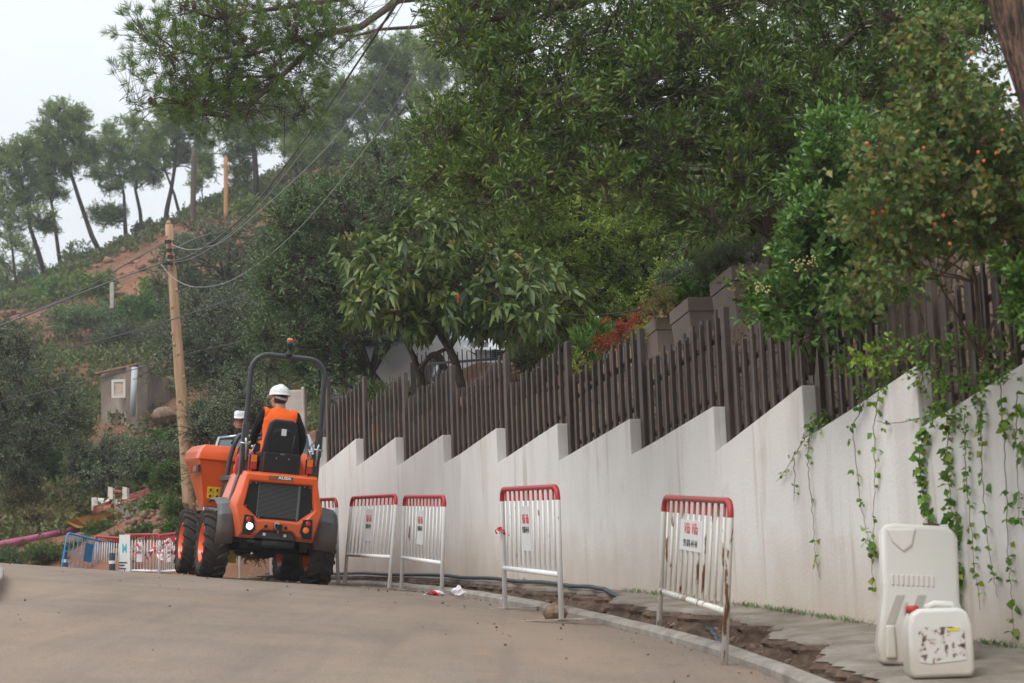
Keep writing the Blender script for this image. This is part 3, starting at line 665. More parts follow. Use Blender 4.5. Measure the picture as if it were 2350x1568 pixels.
# crumpled tape and paper on the ground
p = W(995, 1370, 19.6); tape(Vector((p.x, p.y, G(p.x, p.y)+.03)), .13, 'red shreds of tape lying by a barrier foot', 8, 6, drop=.25)
mb = MB(); rd = random.Random(3); mb.ball((0, 0, 0), (.06, .05, .045), 9, 7); mb.v = [(v[0]*rd.uniform(.5, 1.4), v[1]*rd.uniform(.5, 1.4), v[2]*rd.uniform(.4, 1.5)) for v in mb.v]
o = mb.build('paper_litter', mat('paper', (.72, .68, .7), .7)); p = W(1052, 1367, 18.9); o.location = (p.x, p.y, G(p.x, p.y)+.07); tag(o, 'crumpled white paper lying on the kerb', 'litter')
# bollards beyond the crest
M_BOL = mat('bollard_grey', (.03, .045, .07), .5, var=.2)
def bollard(px, Y, label):
    root = empty('bollard', fz(px, Y), label, 'bollard', 'dark bollards behind the crest'); mb = MB(); mb.lathe([(.06, 0), (.06, .62), (.055, .64), (.0, .645)], 16); mb.build('post', M_BOL, root, smooth=True, bevel=.004)
    mb = MB(); mb.lathe([(.062, .44), (.062, .5)], 16, cap=False); mb.build('reflective_band', M_SIGN, root, smooth=True)
bollard(244, 37.0, 'dark grey bollard with a white band behind the plain barrier'); bollard(136, 38.0, 'dark bollard behind the blue barrier')
# drop the grey water hose along the wall foot
M_HOSE = mat('hose', (.045, .06, .07), .5, var=.3, vscale=20)
pts = []
for px, off in ((730, .16), (800, .15), (900, .14), (1056, .13), (1150, .12), (1250, .12), (1350, .13), (1430, .16)):
    q = on_wall(px, 1400); y = q.y; x = wallX(y)-off; pts.append(Vector((x, y, G(kerbX(y), y)+.15)))
for a in ((1500, 1404, 16.2), (1560, 1415, 15.7), (1600, 1426, 15.1), (1632, 1446, 14.5), (1648, 1466, 14.0), (1656, 1486, 13.7)): pts.append(W(*a))
fine = []
for i in range(len(pts)-1):
    for k in range(6): t_ = k/6; fine.append(pts[i].lerp(pts[i+1], t_)+Vector((.012*math.sin(i*3+t_*6), 0, .006*math.sin(i*5+t_*5))))
mb = MB(); mb.tube(fine, .02, 8); o = mb.build('hose', M_HOSE, smooth=True); tag(o, 'dark hose running along the foot of the wall and into the trench', 'hose')
# ================================================================== DUMPER
LWp, RWp = Vector((-3.45, 22.2, 2.585)), Vector((-2.33, 22.6, 2.475)); O = (LWp+RWp)/2
fw = Vector((-.48, 1.50, .125)).normalized(); rt = (RWp-LWp).normalized(); rt = (rt-fw*rt.dot(fw)).normalized(); upv = rt.cross(fw)
DM = Matrix.Translation(O) @ Matrix((rt, fw, upv)).transposed().to_4x4()
M_OR = mat('orange_paint', (.78, .105, .012), .33, coat=.35, spec=.5, var=.08, vscale=3, bump=.0004, bscale=180)
def muddy(m, z0, z1, st=.75, col=(.17, .115, .075)):
    t = m.node_tree; b = t.nodes['Principled BSDF']; l = b.inputs['Base Color'].links; tcn = [n for n in t.nodes if n.type == 'TEX_COORD'][0]; s_ = t.nodes.new('ShaderNodeSeparateXYZ'); t.links.new(tcn.outputs['Object'], s_.inputs[0])
    n = t.nodes.new('ShaderNodeTexNoise'); n.inputs['Scale'].default_value = 9; n.inputs['Detail'].default_value = 9; n.inputs['Roughness'].default_value = .7; t.links.new(tcn.outputs['Object'], n.inputs[0])
    mm = t.nodes.new('ShaderNodeMath'); mm.operation = 'MULTIPLY_ADD'; mm.inputs[1].default_value = 1.1; t.links.new(n.outputs[0], mm.inputs[0]); t.links.new(s_.outputs['Z'], mm.inputs[2])
    r = t.nodes.new('ShaderNodeMapRange'); r.inputs['From Min'].default_value = z1+.55; r.inputs['From Max'].default_value = z0+.55; r.inputs['To Max'].default_value = st; t.links.new(mm.outputs[0], r.inputs['Value'])
    x = t.nodes.new('ShaderNodeMix'); x.data_type = 'RGBA'
    if l: t.links.new(l[0].from_socket, x.inputs['A'])
    else: x.inputs['A'].default_value = b.inputs['Base Color'].default_value
    x.inputs['B'].default_value = (*col, 1); t.links.new(r.outputs[0], x.inputs['Factor']); t.links.new(x.outputs['Result'], b.inputs['Base Color']); return m
muddy(M_OR, .35, .95, .5)
M_DG = mat('dark_grey_paint', (.05, .052, .055), .42, spec=.45, var=.15, vscale=6)
M_MG = mat('mudguard_grey', (.085, .09, .095), .5, var=.15, vscale=6)
muddy(M_MG, .4, .8, .6)
M_BK = mat('black_plastic', (.012, .012, .013), .48, spec=.4, var=.3, vscale=15)
M_BK2 = mat('black_seat', (.016, .016, .018), .55, spec=.35)
M_TY = mat('tyre_rubber', (.026, .024, .023), .82, col2=(.062, .05, .04), vscale=7, bump=.002, bscale=90, spec=.25)
M_RIM = mat('orange_rim', (.8, .12, .02), .4, coat=.2)
M_SIL = mat('bare_metal', (.5, .5, .5), .35, metal=.9)
M_CHR = mat('mirror_glass', (.9, .92, .92), .02, metal=1)
M_AMB = mat('amber_lens', (.75, .16, .01), .2, coat=.5); M_RED = mat('red_lens', (.42, .012, .01), .2, coat=.5)
M_LAMP = emis('lit_reversing_lamp', (1, .95, .85), 5)
M_GRN = mat('green_plate', (.01, .13, .06), .4); M_WHT = mat('white_print', (.75, .75, .75), .5); M_YEL = mat('yellow_sticker', (.7, .42, .01), .5)
dump = empty('dumper', label='orange site dumper with roll bar driving away up the road', cat='dumper', mw=DM)
def P(name, mb, m, parent=None, **kw): return mb.build(name, m, parent or dump, **kw)
# wheels
RX = Matrix.Rotation(R(90), 4, 'Y')
def make_wheel():
    w = bpy.data.objects.new('wheel', None); COL.objects.link(w); w.parent = dump
    mb = MB(); hw = .135
    prof = [(.215, -hw*.72), (.24, -hw*.9), (.30, -hw*1.02), (.34, -hw*.98), (.352, -hw*.8), (.355, 0), (.352, hw*.8), (.34, hw*.98), (.30, hw*1.02), (.24, hw*.9), (.215, hw*.72)]
    mb.lathe(prof, 48, M=RX, cap=False); ty = mb.build('tyre', M_TY, w, smooth=True); smooth_it(ty, 40)
    mb = MB(); n = 17
    for s in (-1, 1):
        for k in range(n):
            a0 = 2*math.pi*(k+(0 if s < 0 else .5))/n
            # a lug runs from the centre to the shoulder, swept backwards
            secs_ = [(0.012, 0, .022, .381), (.06, .10, .02, .384), (.115, .20, .022, .380), (.142, .245, .024, .365), (.150, .275, .022, .325), (.143, .285, .012, .305)]
            vs = []
            for (xx, da, wd_, rr_) in secs_:
                for e, r_ in ((-1, rr_-.04), (1, rr_-.04), (.8, rr_), (-.8, rr_)):
                    a = a0-da+e*wd_/.37
                    vs.append((s*xx, -math.sin(a)*r_, math.cos(a)*r_))
            fs = [(i*4+j, i*4+(j+1) % 4, (i+1)*4+(j+1) % 4, (i+1)*4+j) for i in range(5) for j in range(4)]+[(3, 2, 1, 0), (20, 21, 22, 23)]
            if s > 0: fs = [f[::-1] for f in fs]
            mb.add(vs, fs)
    mb.build('tread_lugs', M_TY, ty, bevel=.003, seg=1)
    mb = MB(); mb.lathe([(.222, -.115), (.205, -.12), (.195, -.10), (.18, -.05), (.10, -.03), (.075, -.045), (.0, -.045)], 36, M=RX, cap=False)
    mb.lathe([(.222, .115), (.205, .12), (.195, .10), (.18, .05), (.10, .03), (.0, .03)], 36, M=RX, cap=False)
    rim = mb.build('rim', M_RIM, w, smooth=True); smooth_it(rim, 35)
    mb = MB(); mb.lathe([(0.05, -.075), (.055, -.045), (.055, -.02)], 16, M=RX)
    for k in range(5): a = k*2*math.pi/5; mb.lathe([(.009, -.05), (.009, -.03)], 6, M=Matrix.Translation((0, math.cos(a)*.085, math.sin(a)*.085)) @ RX)
    mb.build('hub', M_DG, rim)
    return w
w0 = make_wheel()
for i, (x, y) in enumerate(((-.597, 0), (.597, 0), (-.597, 1.57), (.597, 1.57))):
    w = w0 if i == 0 else copy_tree(w0, dump); w.location = (x, y, .372); w.rotation_euler = (R(13*i), 0, 0)
    if x > 0: w.rotation_euler = (R(13*i), 0, R(180))
# rear body frame
outer = [(-.40, 1.20), (.40, 1.20), (.455, .96), (.50, .81), (.42, .47), (.24, .47), (.17, .55), (-.17, .55), (-.24, .47), (-.42, .47), (-.50, .81), (-.455, .96)]
inner = [(-.345, 1.085), (.345, 1.085), (.37, .90), (.385, .82), (.30, .755), (.22, .69), (.15, .69), (-.15, .69), (-.22, .69), (-.30, .755), (-.385, .82), (-.37, .90)]
def ringmix(t): return [(a[0]*(1-t)+b[0]*t, a[1]*(1-t)+b[1]*t) for a, b in zip(outer, inner)]
rings = [([(x*1.10, min(z, 1.17)) for x, z in outer], .10), ([(x*1.06, z) for x, z in outer], -.30), (outer, -.56), (ringmix(.22), -.635), (ringmix(.86), -.64), (inner, -.60), (inner, -.575)]
mb = MB(); n = 12; vs = [(x, y, z) for rg, y in rings for x, z in rg]
mb.add(vs, [(i*n+j, (i+1)*n+j, (i+1)*n+(j+1) % n, i*n+(j+1) % n) for i in range(len(rings)-1) for j in range(n)])
body = P('rear_body', mb, M_OR, bevel=.012, seg=3); smooth_it(body, 40)
mb = MB(); mb.prism(inner, -.585, -.56); gp_ = P('grille_panel', mb, M_BK)
mb = MB()
for k in range(26): z = .72+k*.0138; mb.box(-.235, .20, -.592, -.586, z, z+.005)
mb.box(-.24, -.233, -.594, -.585, .71, 1.08); mb.box(.2, .225, -.60, -.585, .71, 1.08)
P('grille_slats', mb, mat('grille_grey', (.13, .135, .14), .45), gp_)
mb = MB()
for x, z in ((-.33, 1.07), (-.27, 1.075), (.27, 1.075), (.33, 1.07), (-.36, .82), (.365, .82), (-.21, .705), (.21, .705)): mb.lathe([(.007, 0), (.007, .006), (0, .007)], 8, M=Matrix.Translation((x, -.587, z)) @ Matrix.Rotation(R(90), 4, 'X'))
P('screws', mb, M_SIL, gp_)
# light clusters
def disc(x, y, z, r, d=.012, n=20): return MB().lathe([(r, 0), (r*.97, d*.7), (r*.7, d), (0, d)], n, M=Matrix.Translation((x, y, z)) @ Matrix.Rotation(R(90), 4, 'X'))
for s in (-1, 1):
    poly = [(-.375, .725), (-.275, .715), (-.245, .575), (-.295, .505), (-.385, .51), (-.385, .60)]
    mb = MB(); mb.prism([(x*-s, z) for x, z in poly], -.655, -.60); lc = P('lamp_cluster', mb, M_BK, bevel=.004, seg=1)
    P('reflector', disc(s*.33, -.655, .675, .029), M_RED, lc, smooth=True)
    P('reversing_lamp' if s < 0 else 'rear_lamp', disc(s*.312, -.655, .60, .036), M_LAMP if s < 0 else M_AMB, lc, smooth=True)
mb = MB(); mb.box(-.15, .12, -.648, -.640, 1.128, 1.168); plate = P('name_plate', mb, M_GRN, bevel=.002, seg=1)
mb = MB(); mb.box(-.148, -.07, -.650, -.6485, 1.13, 1.166); P('emblem', mb, mat('pale_red_emblem', (.42, .12, .08), .5, var=.6, vscale=60), plate)
text_mesh('AUSA', .043, M_WHT, 'lettering', plate, Matrix.Translation((.026, -.650, 1.147)) @ Matrix.Rotation(R(90), 4, 'X') @ Matrix.Diagonal((1.35, 1, 1, 1)), bold=.0016)
# tow hitch, bumper beam, undercarriage
mb = MB(); mb.box(-.045, .045, -.68, -.60, .575, .645); h = P('tow_hitch', mb, M_BK, bevel=.006)
mb = MB(); mb.tube([(0, -.665, .545), (0, -.665, .665)], .011, 8); mb.tube([(0, -.67, .66), (-.02, -.69, .67), (-.045, -.69, .64), (-.04, -.69, .60), (-.02, -.69, .58)], .005, 5); P('pin', mb, M_SIL, h, smooth=True)
for x in (-.13, .09): P('plug', disc(x, -.638, .61, .02, .004), M_BK, body)
mb = MB(); mb.prism([(-.20, .555), (.17, .555), (.21, .48), (-.24, .48)], -.60, -.57); bb_ = P('bumper_beam', mb, M_DG, bevel=.004)
for xx in (-.15, .08): mb = MB(); mb.box(xx, xx+.03, -.604, -.601, .51, .54); P('sticker', mb, M_WHT, bb_)
mb = MB(); mb.box(-.30, .30, -.52, 1.0, .50, .62); mb.box(-.22, .22, -.48, .9, .38, .52); mb.box(-.42, -.24, -.35, .35, .42, .56); mb.box(.24, .42, -.35, .35, .42, .56); mb.box(-.30, .30, 1.0, 1.9, .5, .72)
P('chassis', mb, M_BK, bevel=.01)
for y in (0, 1.57):
    mb = MB(); mb.tube([(-.5, y, .372), (-.14, y, .372), (-.11, y, .372), (.11, y, .372), (.14, y, .372), (.5, y, .372)], [.05, .055, .1, .1, .055, .05], 14); mb.ball((0, y, .36), (.13, .13, .11), 14, 9); P('axle', mb, M_BK, smooth=True)
mb = MB(); mb.tube([(-.14, -.5, .44), (.22, -.5, .44)], .045, 14); mb.tube([(-.3, -.5, .44), (-.14, -.5, .44)], .022, 10); P('hydraulic_cylinder', mb, M_DG, smooth=True)
for x in (-.36, .30):
    mb = MB(); mb.box(x-.006, x+.078, -.46, -.44, .36, .47)
    for k in range(7): mb.box(x+.012*k-.004, x+.012*k+.004, -.5, -.459, .362, .468)
    P('cooling_fins', mb, M_BK)
# mudguards
for s in (-1, 1):
    prof = [(-.44, .40), (-.50, .56), (-.49, .72), (-.40, .83), (-.2, .885), (.1, .895), (.3, .86)]
    mb = MB(); vs = []; x0, x1 = .45*s, (.645 if s < 0 else .70)*s
    for (y, z) in prof:
        for dx in (0, .33, .66, 1): vs.append((x0+(x1-x0)*dx, y, z-.03*dx**2))
    mb.add(vs, [(i*4+j, i*4+j+1, (i+1)*4+j+1, (i+1)*4+j) for i in range(6) for j in range(3)])
    o = P('mudguard', mb, M_MG, smooth=True); smooth_it(o, 28); so = o.modifiers.new('s', 'SOLIDIFY'); so.thickness = .012
    mb = MB(); mb.prism([(y, z) for y, z in prof]+[(.2, .62), (-.2, .60)], 0, .012, M=Matrix(((0, 1, 0, .46*s), (1, 0, 0, 0), (0, 0, 1, 0), (0, 0, 0, 1)))); P('mudguard_web', mb, M_MG, o)
# side stripe on the hood and yellow wheel chock
for s in (-1, 1):
    mb = MB(); vs = [(s*.423, -.40, 1.195), (s*.437, -.33, 1.19), (s*.513, -.25, .83), (s*.513, -.36, .83)]; vs2 = [(v[0]+s*.006, v[1], v[2]) for v in vs]
    mb.add(vs+vs2, [(0, 1, 2, 3), (7, 6, 5, 4), (0, 4, 5, 1), (1, 5, 6, 2), (2, 6, 7, 3), (3, 7, 4, 0)]); P('side_stripe', mb, M_MG)
mb = MB(); mb.box(-.40, -.29, .1, .25, .18, .29, taper=.75); mb.box(-.37, -.32, .12, .2, .28, .45); P('wheel_chock', mb, mat('yellow_plastic', (.62, .5, .01), .5), bevel=.006)
# deck, front guard, dashboard
mb = MB(); mb.box(-.44, .44, -.40, .95, 1.10, 1.16); mb.box(-.40, .40, -.1, .95, .6, 1.10); P('deck', mb, M_DG, bevel=.01)
gpath = [(-.39, .80, .82), (-.38, .80, 1.10), (-.355, .80, 1.38), (-.32, .80, 1.54), (-.27, .80, 1.645), (-.17, .80, 1.69), (-.05, .80, 1.70)]
gpath = gpath+[(-x, y, z) for x, y, z in gpath[::-1]]
mb = MB(); mb.tube(gpath, .03, 8); fg = P('front_guard', mb, M_DG, smooth=True)
for s in (-1, 1):
    mb = MB(); mb.prism([(-.38*s, .82), (-.36*s, 1.14), (-.31*s, 1.2), (-.27*s, 1.50), (-.2*s, 1.6), (-.16*s, 1.0), (-.2*s, .82)], .80, .815); P('guard_plate', mb, M_DG, fg)
mb = MB(); mb.box(-.28, .28, .62, .80, 1.36, 1.64, taper=.85); P('dashboard', mb, M_DG, bevel=.02)
mb = MB(); mb.tube([(0, .66, 1.2), (0, .5, 1.5)], .03, 10); pts = [(.19*math.cos(a), .47-.09*math.sin(a), 1.52+.16*math.sin(a)) for a in np.linspace(0, 2*math.pi, 25)]; mb.tube(pts, .014, 8)
mb.bar((-.19, .47, 1.52), (.19, .47, 1.52), .03, .02); P('steering_wheel', mb, M_BK, smooth=True)
mb = MB(); mb.tube([(.25, .05, 1.14), (.25, .05, 1.22), (.25, .06, 1.34), (.245, .06, 1.39)], [.04, .025, .014, .02], 10); mb.box(.225, .275, .02, .1, 1.33, 1.40); P('control_lever', mb, M_BK, smooth=True)
# orange seat side consoles
for s in (-1, 1):
    mb = MB(); mb.prism([(s*.24, 1.15), (s*.38, 1.15), (s*.39, 1.26), (s*.33, 1.36), (s*.27, 1.47), (s*.22, 1.40)], -.05, .35); P('side_console', mb, M_OR, bevel=.02)
# seat
mb = MB(); sh = [(-.19, 1.33), (-.225, 1.42), (-.205, 1.60), (-.17, 1.77), (-.12, 1.825), (.12, 1.825), (.17, 1.77), (.205, 1.60), (.225, 1.42), (.19, 1.33)]
Ms = Matrix.Translation((.02, 0, -.02)) @ Matrix(((.93, 0, 0, 0), (0, 1, -.12, .05), (0, 0, 1, 0), (0, 0, 0, 1)))
mb.prism(sh, -.20, -.09, M=Ms); st = P('seat', mb, M_BK2, bevel=.03, seg=4); smooth_it(st, 60)
mb = MB(); mb.prism([(-.13, 1.36), (-.14, 1.6), (-.11, 1.72), (.11, 1.72), (.14, 1.6), (.13, 1.36)], -.212, -.19, M=Ms); P('seat_back_recess', mb, M_BK, st, bevel=.01)
mb = MB(); mb.tube([Ms @ Vector(v) for v in ((-.12, -.215, 1.67), (-.06, -.222, 1.70), (.05, -.222, 1.705), (.12, -.215, 1.68))], .006, 6); mb.tube([Ms @ Vector(v) for v in ((.14, -.215, 1.66), (.12, -.215, 1.37))], .006, 6); P('piping', mb, M_DG, st, smooth=True)
mb = MB(); mb.box(-.005, .05, -.385, -.380, 1.625, 1.70); o = P('label_sticker', mb, M_SIGN, st); 
mb = MB(); mb.box(-.165, .225, -.28, .30, 1.36, 1.44); P('seat_cushion', mb, M_BK2, st, bevel=.03, seg=3)
mb = MB(); mb.box(-.175, .235, -.40, -.10, 1.14, 1.43); sb = P('seat_box', mb, M_BK, bevel=.012); 
mb = MB()
for x in (-.04, .1): mb.lathe([(.008, 0), (.008, .006)], 8, M=Matrix.Translation((x, -.40, 1.37)) @ Matrix.Rotation(R(90), 4, 'X'))
P('bolts', mb, M_SIL, sb); mb = MB(); mb.ball((.03, -.40, 1.41), (.035, .012, .02)); P('latch', mb, M_DG, sb, smooth=True)
# roll bar
yb = -.42; pts = [(-.415, yb, 1.16), (-.415, yb, 1.5), (-.415, yb, 2.0), (-.415, yb, 2.31)]
for k in range(1, 7): a = math.pi/2*k/6; pts.append((-.415+.19-.19*math.cos(a), yb, 2.31+.19*math.sin(a)))
pts += [(-.1, yb, 2.50), (.1, yb, 2.50)]
for k in range(0, 6): a = math.pi/2*k/6; pts.append((.415-.19+.19*math.sin(a), yb, 2.31+.19*math.cos(a)))
pts += [(.415, yb, 2.31), (.415, yb, 1.5)]; pr = pts+[(.41, yb, 1.42), (.35, yb+.02, 1.2)]
mb = MB(); mb.tube(pr, .03, 14); rb = P('roll_bar', mb, M_DG, smooth=True)
for s in (-1, 1):
    mb = MB(); mb.box(s*.415-.036, s*.415+.036, yb-.036, yb+.036, 1.42, 1.72); mb.box(s*.40-.045, s*.40+.045, yb-.02, yb+.08, 1.16, 1.45); P('roll_bar_bracket', mb, M_DG, rb, bevel=.008)
    mb = MB(); mb.tube([(s*.415-.05, yb-.03, 1.50), (s*.415+.05, yb-.03, 1.50)], .012, 8); mb.tube([(s*.39, yb-.045, 1.32), (s*.40, yb-.045, 1.50), (s*.41, yb-.045, 1.56)], .012, 8); mb.tube([(s*.37, yb-.05, 1.36), (s*.33, yb-.05, 1.42), (s*.30, yb-.04, 1.50)], .006, 6); mb.ball((s*.33, yb-.04, 1.47), .018, 8, 6); P('locking_pin', mb, M_SIL, rb, smooth=True)
mb = MB(); mb.tube([(.40, yb-.02, 1.60), (.33, yb-.02, 1.55), (.30, yb-.02, 1.42), (.33, yb-.02, 1.35), (.40, yb-.02, 1.34)], .005, 6); P('cable', mb, M_BK, rb, smooth=True)
mb = MB(); mb.lathe([(.045, 2.55), (.045, 2.59), (.022, 2.6), (.02, 2.66), (.03, 2.67)], 14, M=Matrix.Translation((-.01, yb, -.05))); bc = P('beacon', mb, M_BK, smooth=True)
mb = MB(); mb.lathe([(.03, 2.67), (.036, 2.70), (.036, 2.725)], 16, M=Matrix.Translation((-.01, yb, -.05))); P('beacon_base', mb, M_DG, bc, smooth=True)
mb = MB(); mb.lathe([(.036, 2.725), (.035, 2.745), (.025, 2.757), (0, 2.76)], 16, M=Matrix.Translation((-.01, yb, -.05))); P('beacon_lens', mb, M_AMB, bc, smooth=True)
for x in (-.315, .31):
    mb = MB(); mb.box(x-.038, x+.038, -.56, -.49, 1.215, 1.385); ql = P('tail_lamp', mb, M_BK, bevel=.006)
    mb = MB(); mb.box(x-.032, x+.032, -.566, -.56, 1.30, 1.378); P('amber_lens', mb, M_AMB, ql, bevel=.003); mb = MB(); mb.box(x-.032, x+.032, -.566, -.56, 1.222, 1.295); P('red_lens', mb, M_RED, ql, bevel=.003)
# fuel / fire extinguisher beside the left leg
mb = MB(); mb.lathe([(.0, 1.15), (.03, 1.16), (.035, 1.18), (.035, 1.33), (.022, 1.37), (.01, 1.39)], 14, M=Matrix.Translation((-.43, -.25, 0))); P('extinguisher', mb, mat('red_cylinder', (.4, .008, .012), .35), smooth=True)
# skip
top = [(-.67, 1.06), (.67, 1.06), (.70, 2.0), (.50, 2.45), (-.50, 2.45), (-.70, 2.0)]
bot = [(-.56, 1.16), (.56, 1.16), (.54, 1.6), (.40, 1.9), (-.40, 1.9), (-.54, 1.6)]
lip = [(-.60, 1.12), (.60, 1.12), (.62, 2.0), (.46, 2.36), (-.46, 2.36), (-.62, 2.0)]
def zt(i): return 1.0 if i < 2 else (.96 if i in (2, 5) else .9)
lay = [[(x, y, .80) for x, y in bot], [(x, y, (1.335 if y < 1.5 else 1.33)) for x, y in [(q[0]*.985, q[1]+.01) for q in top]], [(x, y, 1.345) for x, y in [(q[0]*1.02, q[1]-.015) for q in top]], [(x, y, 1.44) for x, y in top], [(x, y, 1.525) for x, y in lip], [(x*.97, y+(.02 if y < 1.5 else -.02), 1.50) for x, y in lip], [(x*.93, y, .86) for x, y in bot]]
mb = MB(); vs = [v for l in lay for v in l]; n = 6
mb.add(vs, [(i*n+j, (i+1)*n+j, (i+1)*n+(j+1) % n, i*n+(j+1) % n) for i in range(6) for j in range(n)]+[(0, 1, 2, 3, 4, 5), (36, 41, 40, 39, 38, 37)])
sk = P('skip', mb, M_OR, bevel=.012, seg=3); smooth_it(sk, 30)
mb = MB()
for k, (x, z) in enumerate([(-.50, 1.0), (-.42, 1.0), (-.50, .93), (-.42, .93)]): mb.box(x-.037, x+.037, 1.108, 1.114, z-.033, z+.033)
o = P('warning_sticker', mb, M_YEL, sk); o.location = (0, -.006, 0)
mb = MB()
for k, (x, z) in enumerate([(-.50, 1.0), (-.42, 1.0), (-.50, .93), (-.42, .93)]): mb.box(x-.012, x+.012, 1.100, 1.1025, z-.018, z+.005); mb.box(x-.004, x+.02, 1.100, 1.1025, z+.006, z+.012)
P('sticker_print', mb, M_BLKT, o)
a0, a1 = Vector((-.668, 1.15, 1.25)), Vector((-.686, 1.95, 1.25)); dd = (a1-a0).normalized(); nn_ = Vector((-1, 0, -.25)).normalized()
Mt = Matrix((-dd, Vector((0, 0, 1)), nn_)).transposed().to_4x4(); Mt.translation = (a0+a1)/2+Vector((.004, -.25, -.02))
mb = MB(); mb.box(-.25, .25, -.045, .045, -.008, .006, M=Mt); npl = P('skip_name_plate', mb, M_BK, sk)
text_mesh('AUSA', .09, M_OR, 'lettering', npl, Mt @ Matrix.Translation((0, 0, .008)), bold=.003)
# mirror
MI = DM.inverted(); mp_ = MI @ W(551, 963, 23.15); facep = Vector((-.03, .12, 2.07)); cl_ = MI @ Vector((0, 0, EYE))
nm = ((cl_-mp_).normalized()+(facep-mp_).normalized()).normalized(); rx = nm.cross(Vector((0, 0, 1))).normalized()*-1; uz = nm.cross(rx)*-1
uz = Vector((0, 0, 1)); uz = (uz-nm*uz.dot(nm)).normalized(); rx = uz.cross(nm)
Mm = Matrix((rx, uz, nm)).transposed().to_4x4(); Mm.translation = mp_
def rrect(w, h, r, n=5):
    o = []
    for cx, cy, a0 in ((w/2-r, h/2-r, 0), (-w/2+r, h/2-r, 90), (-w/2+r, -h/2+r, 180), (w/2-r, -h/2+r, 270)):
        for k in range(n+1): a = R(a0+90*k/n); o.append((cx+r*math.cos(a), cy+r*math.sin(a)))
    return o
Mp = Mm @ Matrix(((1, 0, 0, 0), (0, 0, 1, 0), (0, 1, 0, 0), (0, 0, 0, 1)))
mb = MB(); mb.prism(rrect(.165, .225, .03), -.035, -.004, M=Mp); mr_ = P('mirror', mb, M_BK); mb = MB(); mb.prism(rrect(.148, .208, .024), -.003, .001, M=Mp); P('mirror_glass', mb, M_CHR, mr_)
mb = MB(); b0 = mp_-uz*.11-nm*.02; mb.tube([b0, b0-uz*.03+Vector((.02, 0, 0)), b0.lerp(Vector((-.36, .78, 1.54)), .7), Vector((-.36, .78, 1.54))], .009, 7); P('mirror_arm', mb, M_BK, mr_, smooth=True)

# ================================================================== DRIVER
M_SKIN = mat('skin', (.52, .27, .19), .55, var=.1, vscale=20); M_CLO = mat('black_sweater', (.012, .012, .016), .85, spec=.2, var=.3, vscale=30, bump=.002, bscale=60)
M_HAIR = mat('dark_hair', (.02, .012, .008), .6); M_VEST = mat('hi_vis_vest', (.95, .14, .015), .75, spec=.2, bump=.012, bscale=7); M_HELM = mat('white_helmet', (.74, .74, .73), .35, coat=.3)
M_LIP = mat('lips', (.33, .11, .09), .5); M_EYE = mat('eyes_dark', (.03, .02, .02), .3)
drv = empty('person', label='dumper driver in white hard hat and orange vest, seen from behind', cat='person', mw=DM)
HC = Vector((.005, .01, 2.06)); HR = Matrix.Translation(HC) @ Matrix.Rotation(R(24), 4, 'Z')
mb = MB()
def loft(rings, n=28):
    """rings: (x, y, z, rx, ry), stacked upwards"""
    vs = [(x+rx*math.copysign(abs(math.cos(t))**.85, math.cos(t)), y+ry*math.copysign(abs(math.sin(t))**.85, math.sin(t)), z) for x, y, z, rx, ry in rings for t in [2*math.pi*k/n for k in range(n)]]
    m_ = len(rings); mb.add(vs, [(i*n+j, i*n+(j+1) % n, (i+1)*n+(j+1) % n, (i+1)*n+j) for i in range(m_-1) for j in range(n)]+[tuple(range(n))[::-1], tuple(range((m_-1)*n, m_*n))])
def limb(ps, rs):
    P_, R_ = [], []
    for k in range(len(ps)-1):
        for q in range(4): t_ = q/4; P_.append(Vector(ps[k]).lerp(Vector(ps[k+1]), t_)); R_.append(rs[k]+(rs[k+1]-rs[k])*t_)
    P_.append(Vector(ps[-1])); R_.append(rs[-1]); mb.tube(P_, R_, 16)
    for p_, r_ in zip(ps, rs): mb.ball(p_, r_*.99, 16, 12)
X_ = .02
loft([(X_, -.04, 1.42, .15, .11), (X_, -.05, 1.48, .17, .125), (X_, -.06, 1.58, .155, .115), (X_, -.06, 1.70, .165, .118), (X_, -.055, 1.80, .18, .118), (X_, -.045, 1.86, .178, .10), (X_, -.035, 1.90, .13, .08), (X_, -.03, 1.93, .07, .062)])
loft([(X_, -.03, 1.88, .062, .062), (X_, -.02, 1.94, .056, .056), (X_, -.01, 1.985, .054, .056), (X_, .0, 2.04, .052, .056)])
limb([(X_-.165, -.045, 1.865), (X_-.225, .03, 1.72), (X_-.24, .13, 1.61), (X_-.21, .28, 1.575), (X_-.195, .40, 1.56)], [.066, .053, .046, .038, .028])
limb([(X_+.17, -.055, 1.865), (X_+.25, -.06, 1.72), (X_+.285, -.04, 1.60), (X_+.28, .01, 1.49), (X_+.258, .05, 1.415)], [.066, .054, .046, .037, .028])
for s in (-1, 1): limb([(X_+s*.09, -.02, 1.49), (X_+s*.12, .36, 1.50), (X_+s*.12, .47, 1.33), (X_+s*.12, .54, 1.21)], [.09, .07, .055, .045])
# head: cranium, jaw, nose, ears, brow (head space: +y is the face)
def hb(c, r, **k): mb.ball(HR @ Vector(c), r, M=HR.to_3x3().to_4x4(), n=16, m=12)
hb((0, -.01, .02), (.076, .094, .098)); hb((0, .03, -.045), (.06, .066, .072)); hb((0, .062, -.095), (.03, .026, .022)); hb((0, .098, -.022), (.012, .018, .014)); hb((0, .09, .005), (.009, .012, .024)); hb((0, .074, .03), (.056, .02, .011)); hb((0, .085, -.062), (.024, .014, .011))
for s in (-1, 1): hb((s*.078, -.004, -.012), (.012, .02, .032)); hb((s*.05, .055, -.03), (.022, .024, .024))
def finger(pts, r=.0085): mb.tube(pts, [r, r, r*.95, r*.8], 8); mb.ball(pts[-1], r*.85, 8, 6)
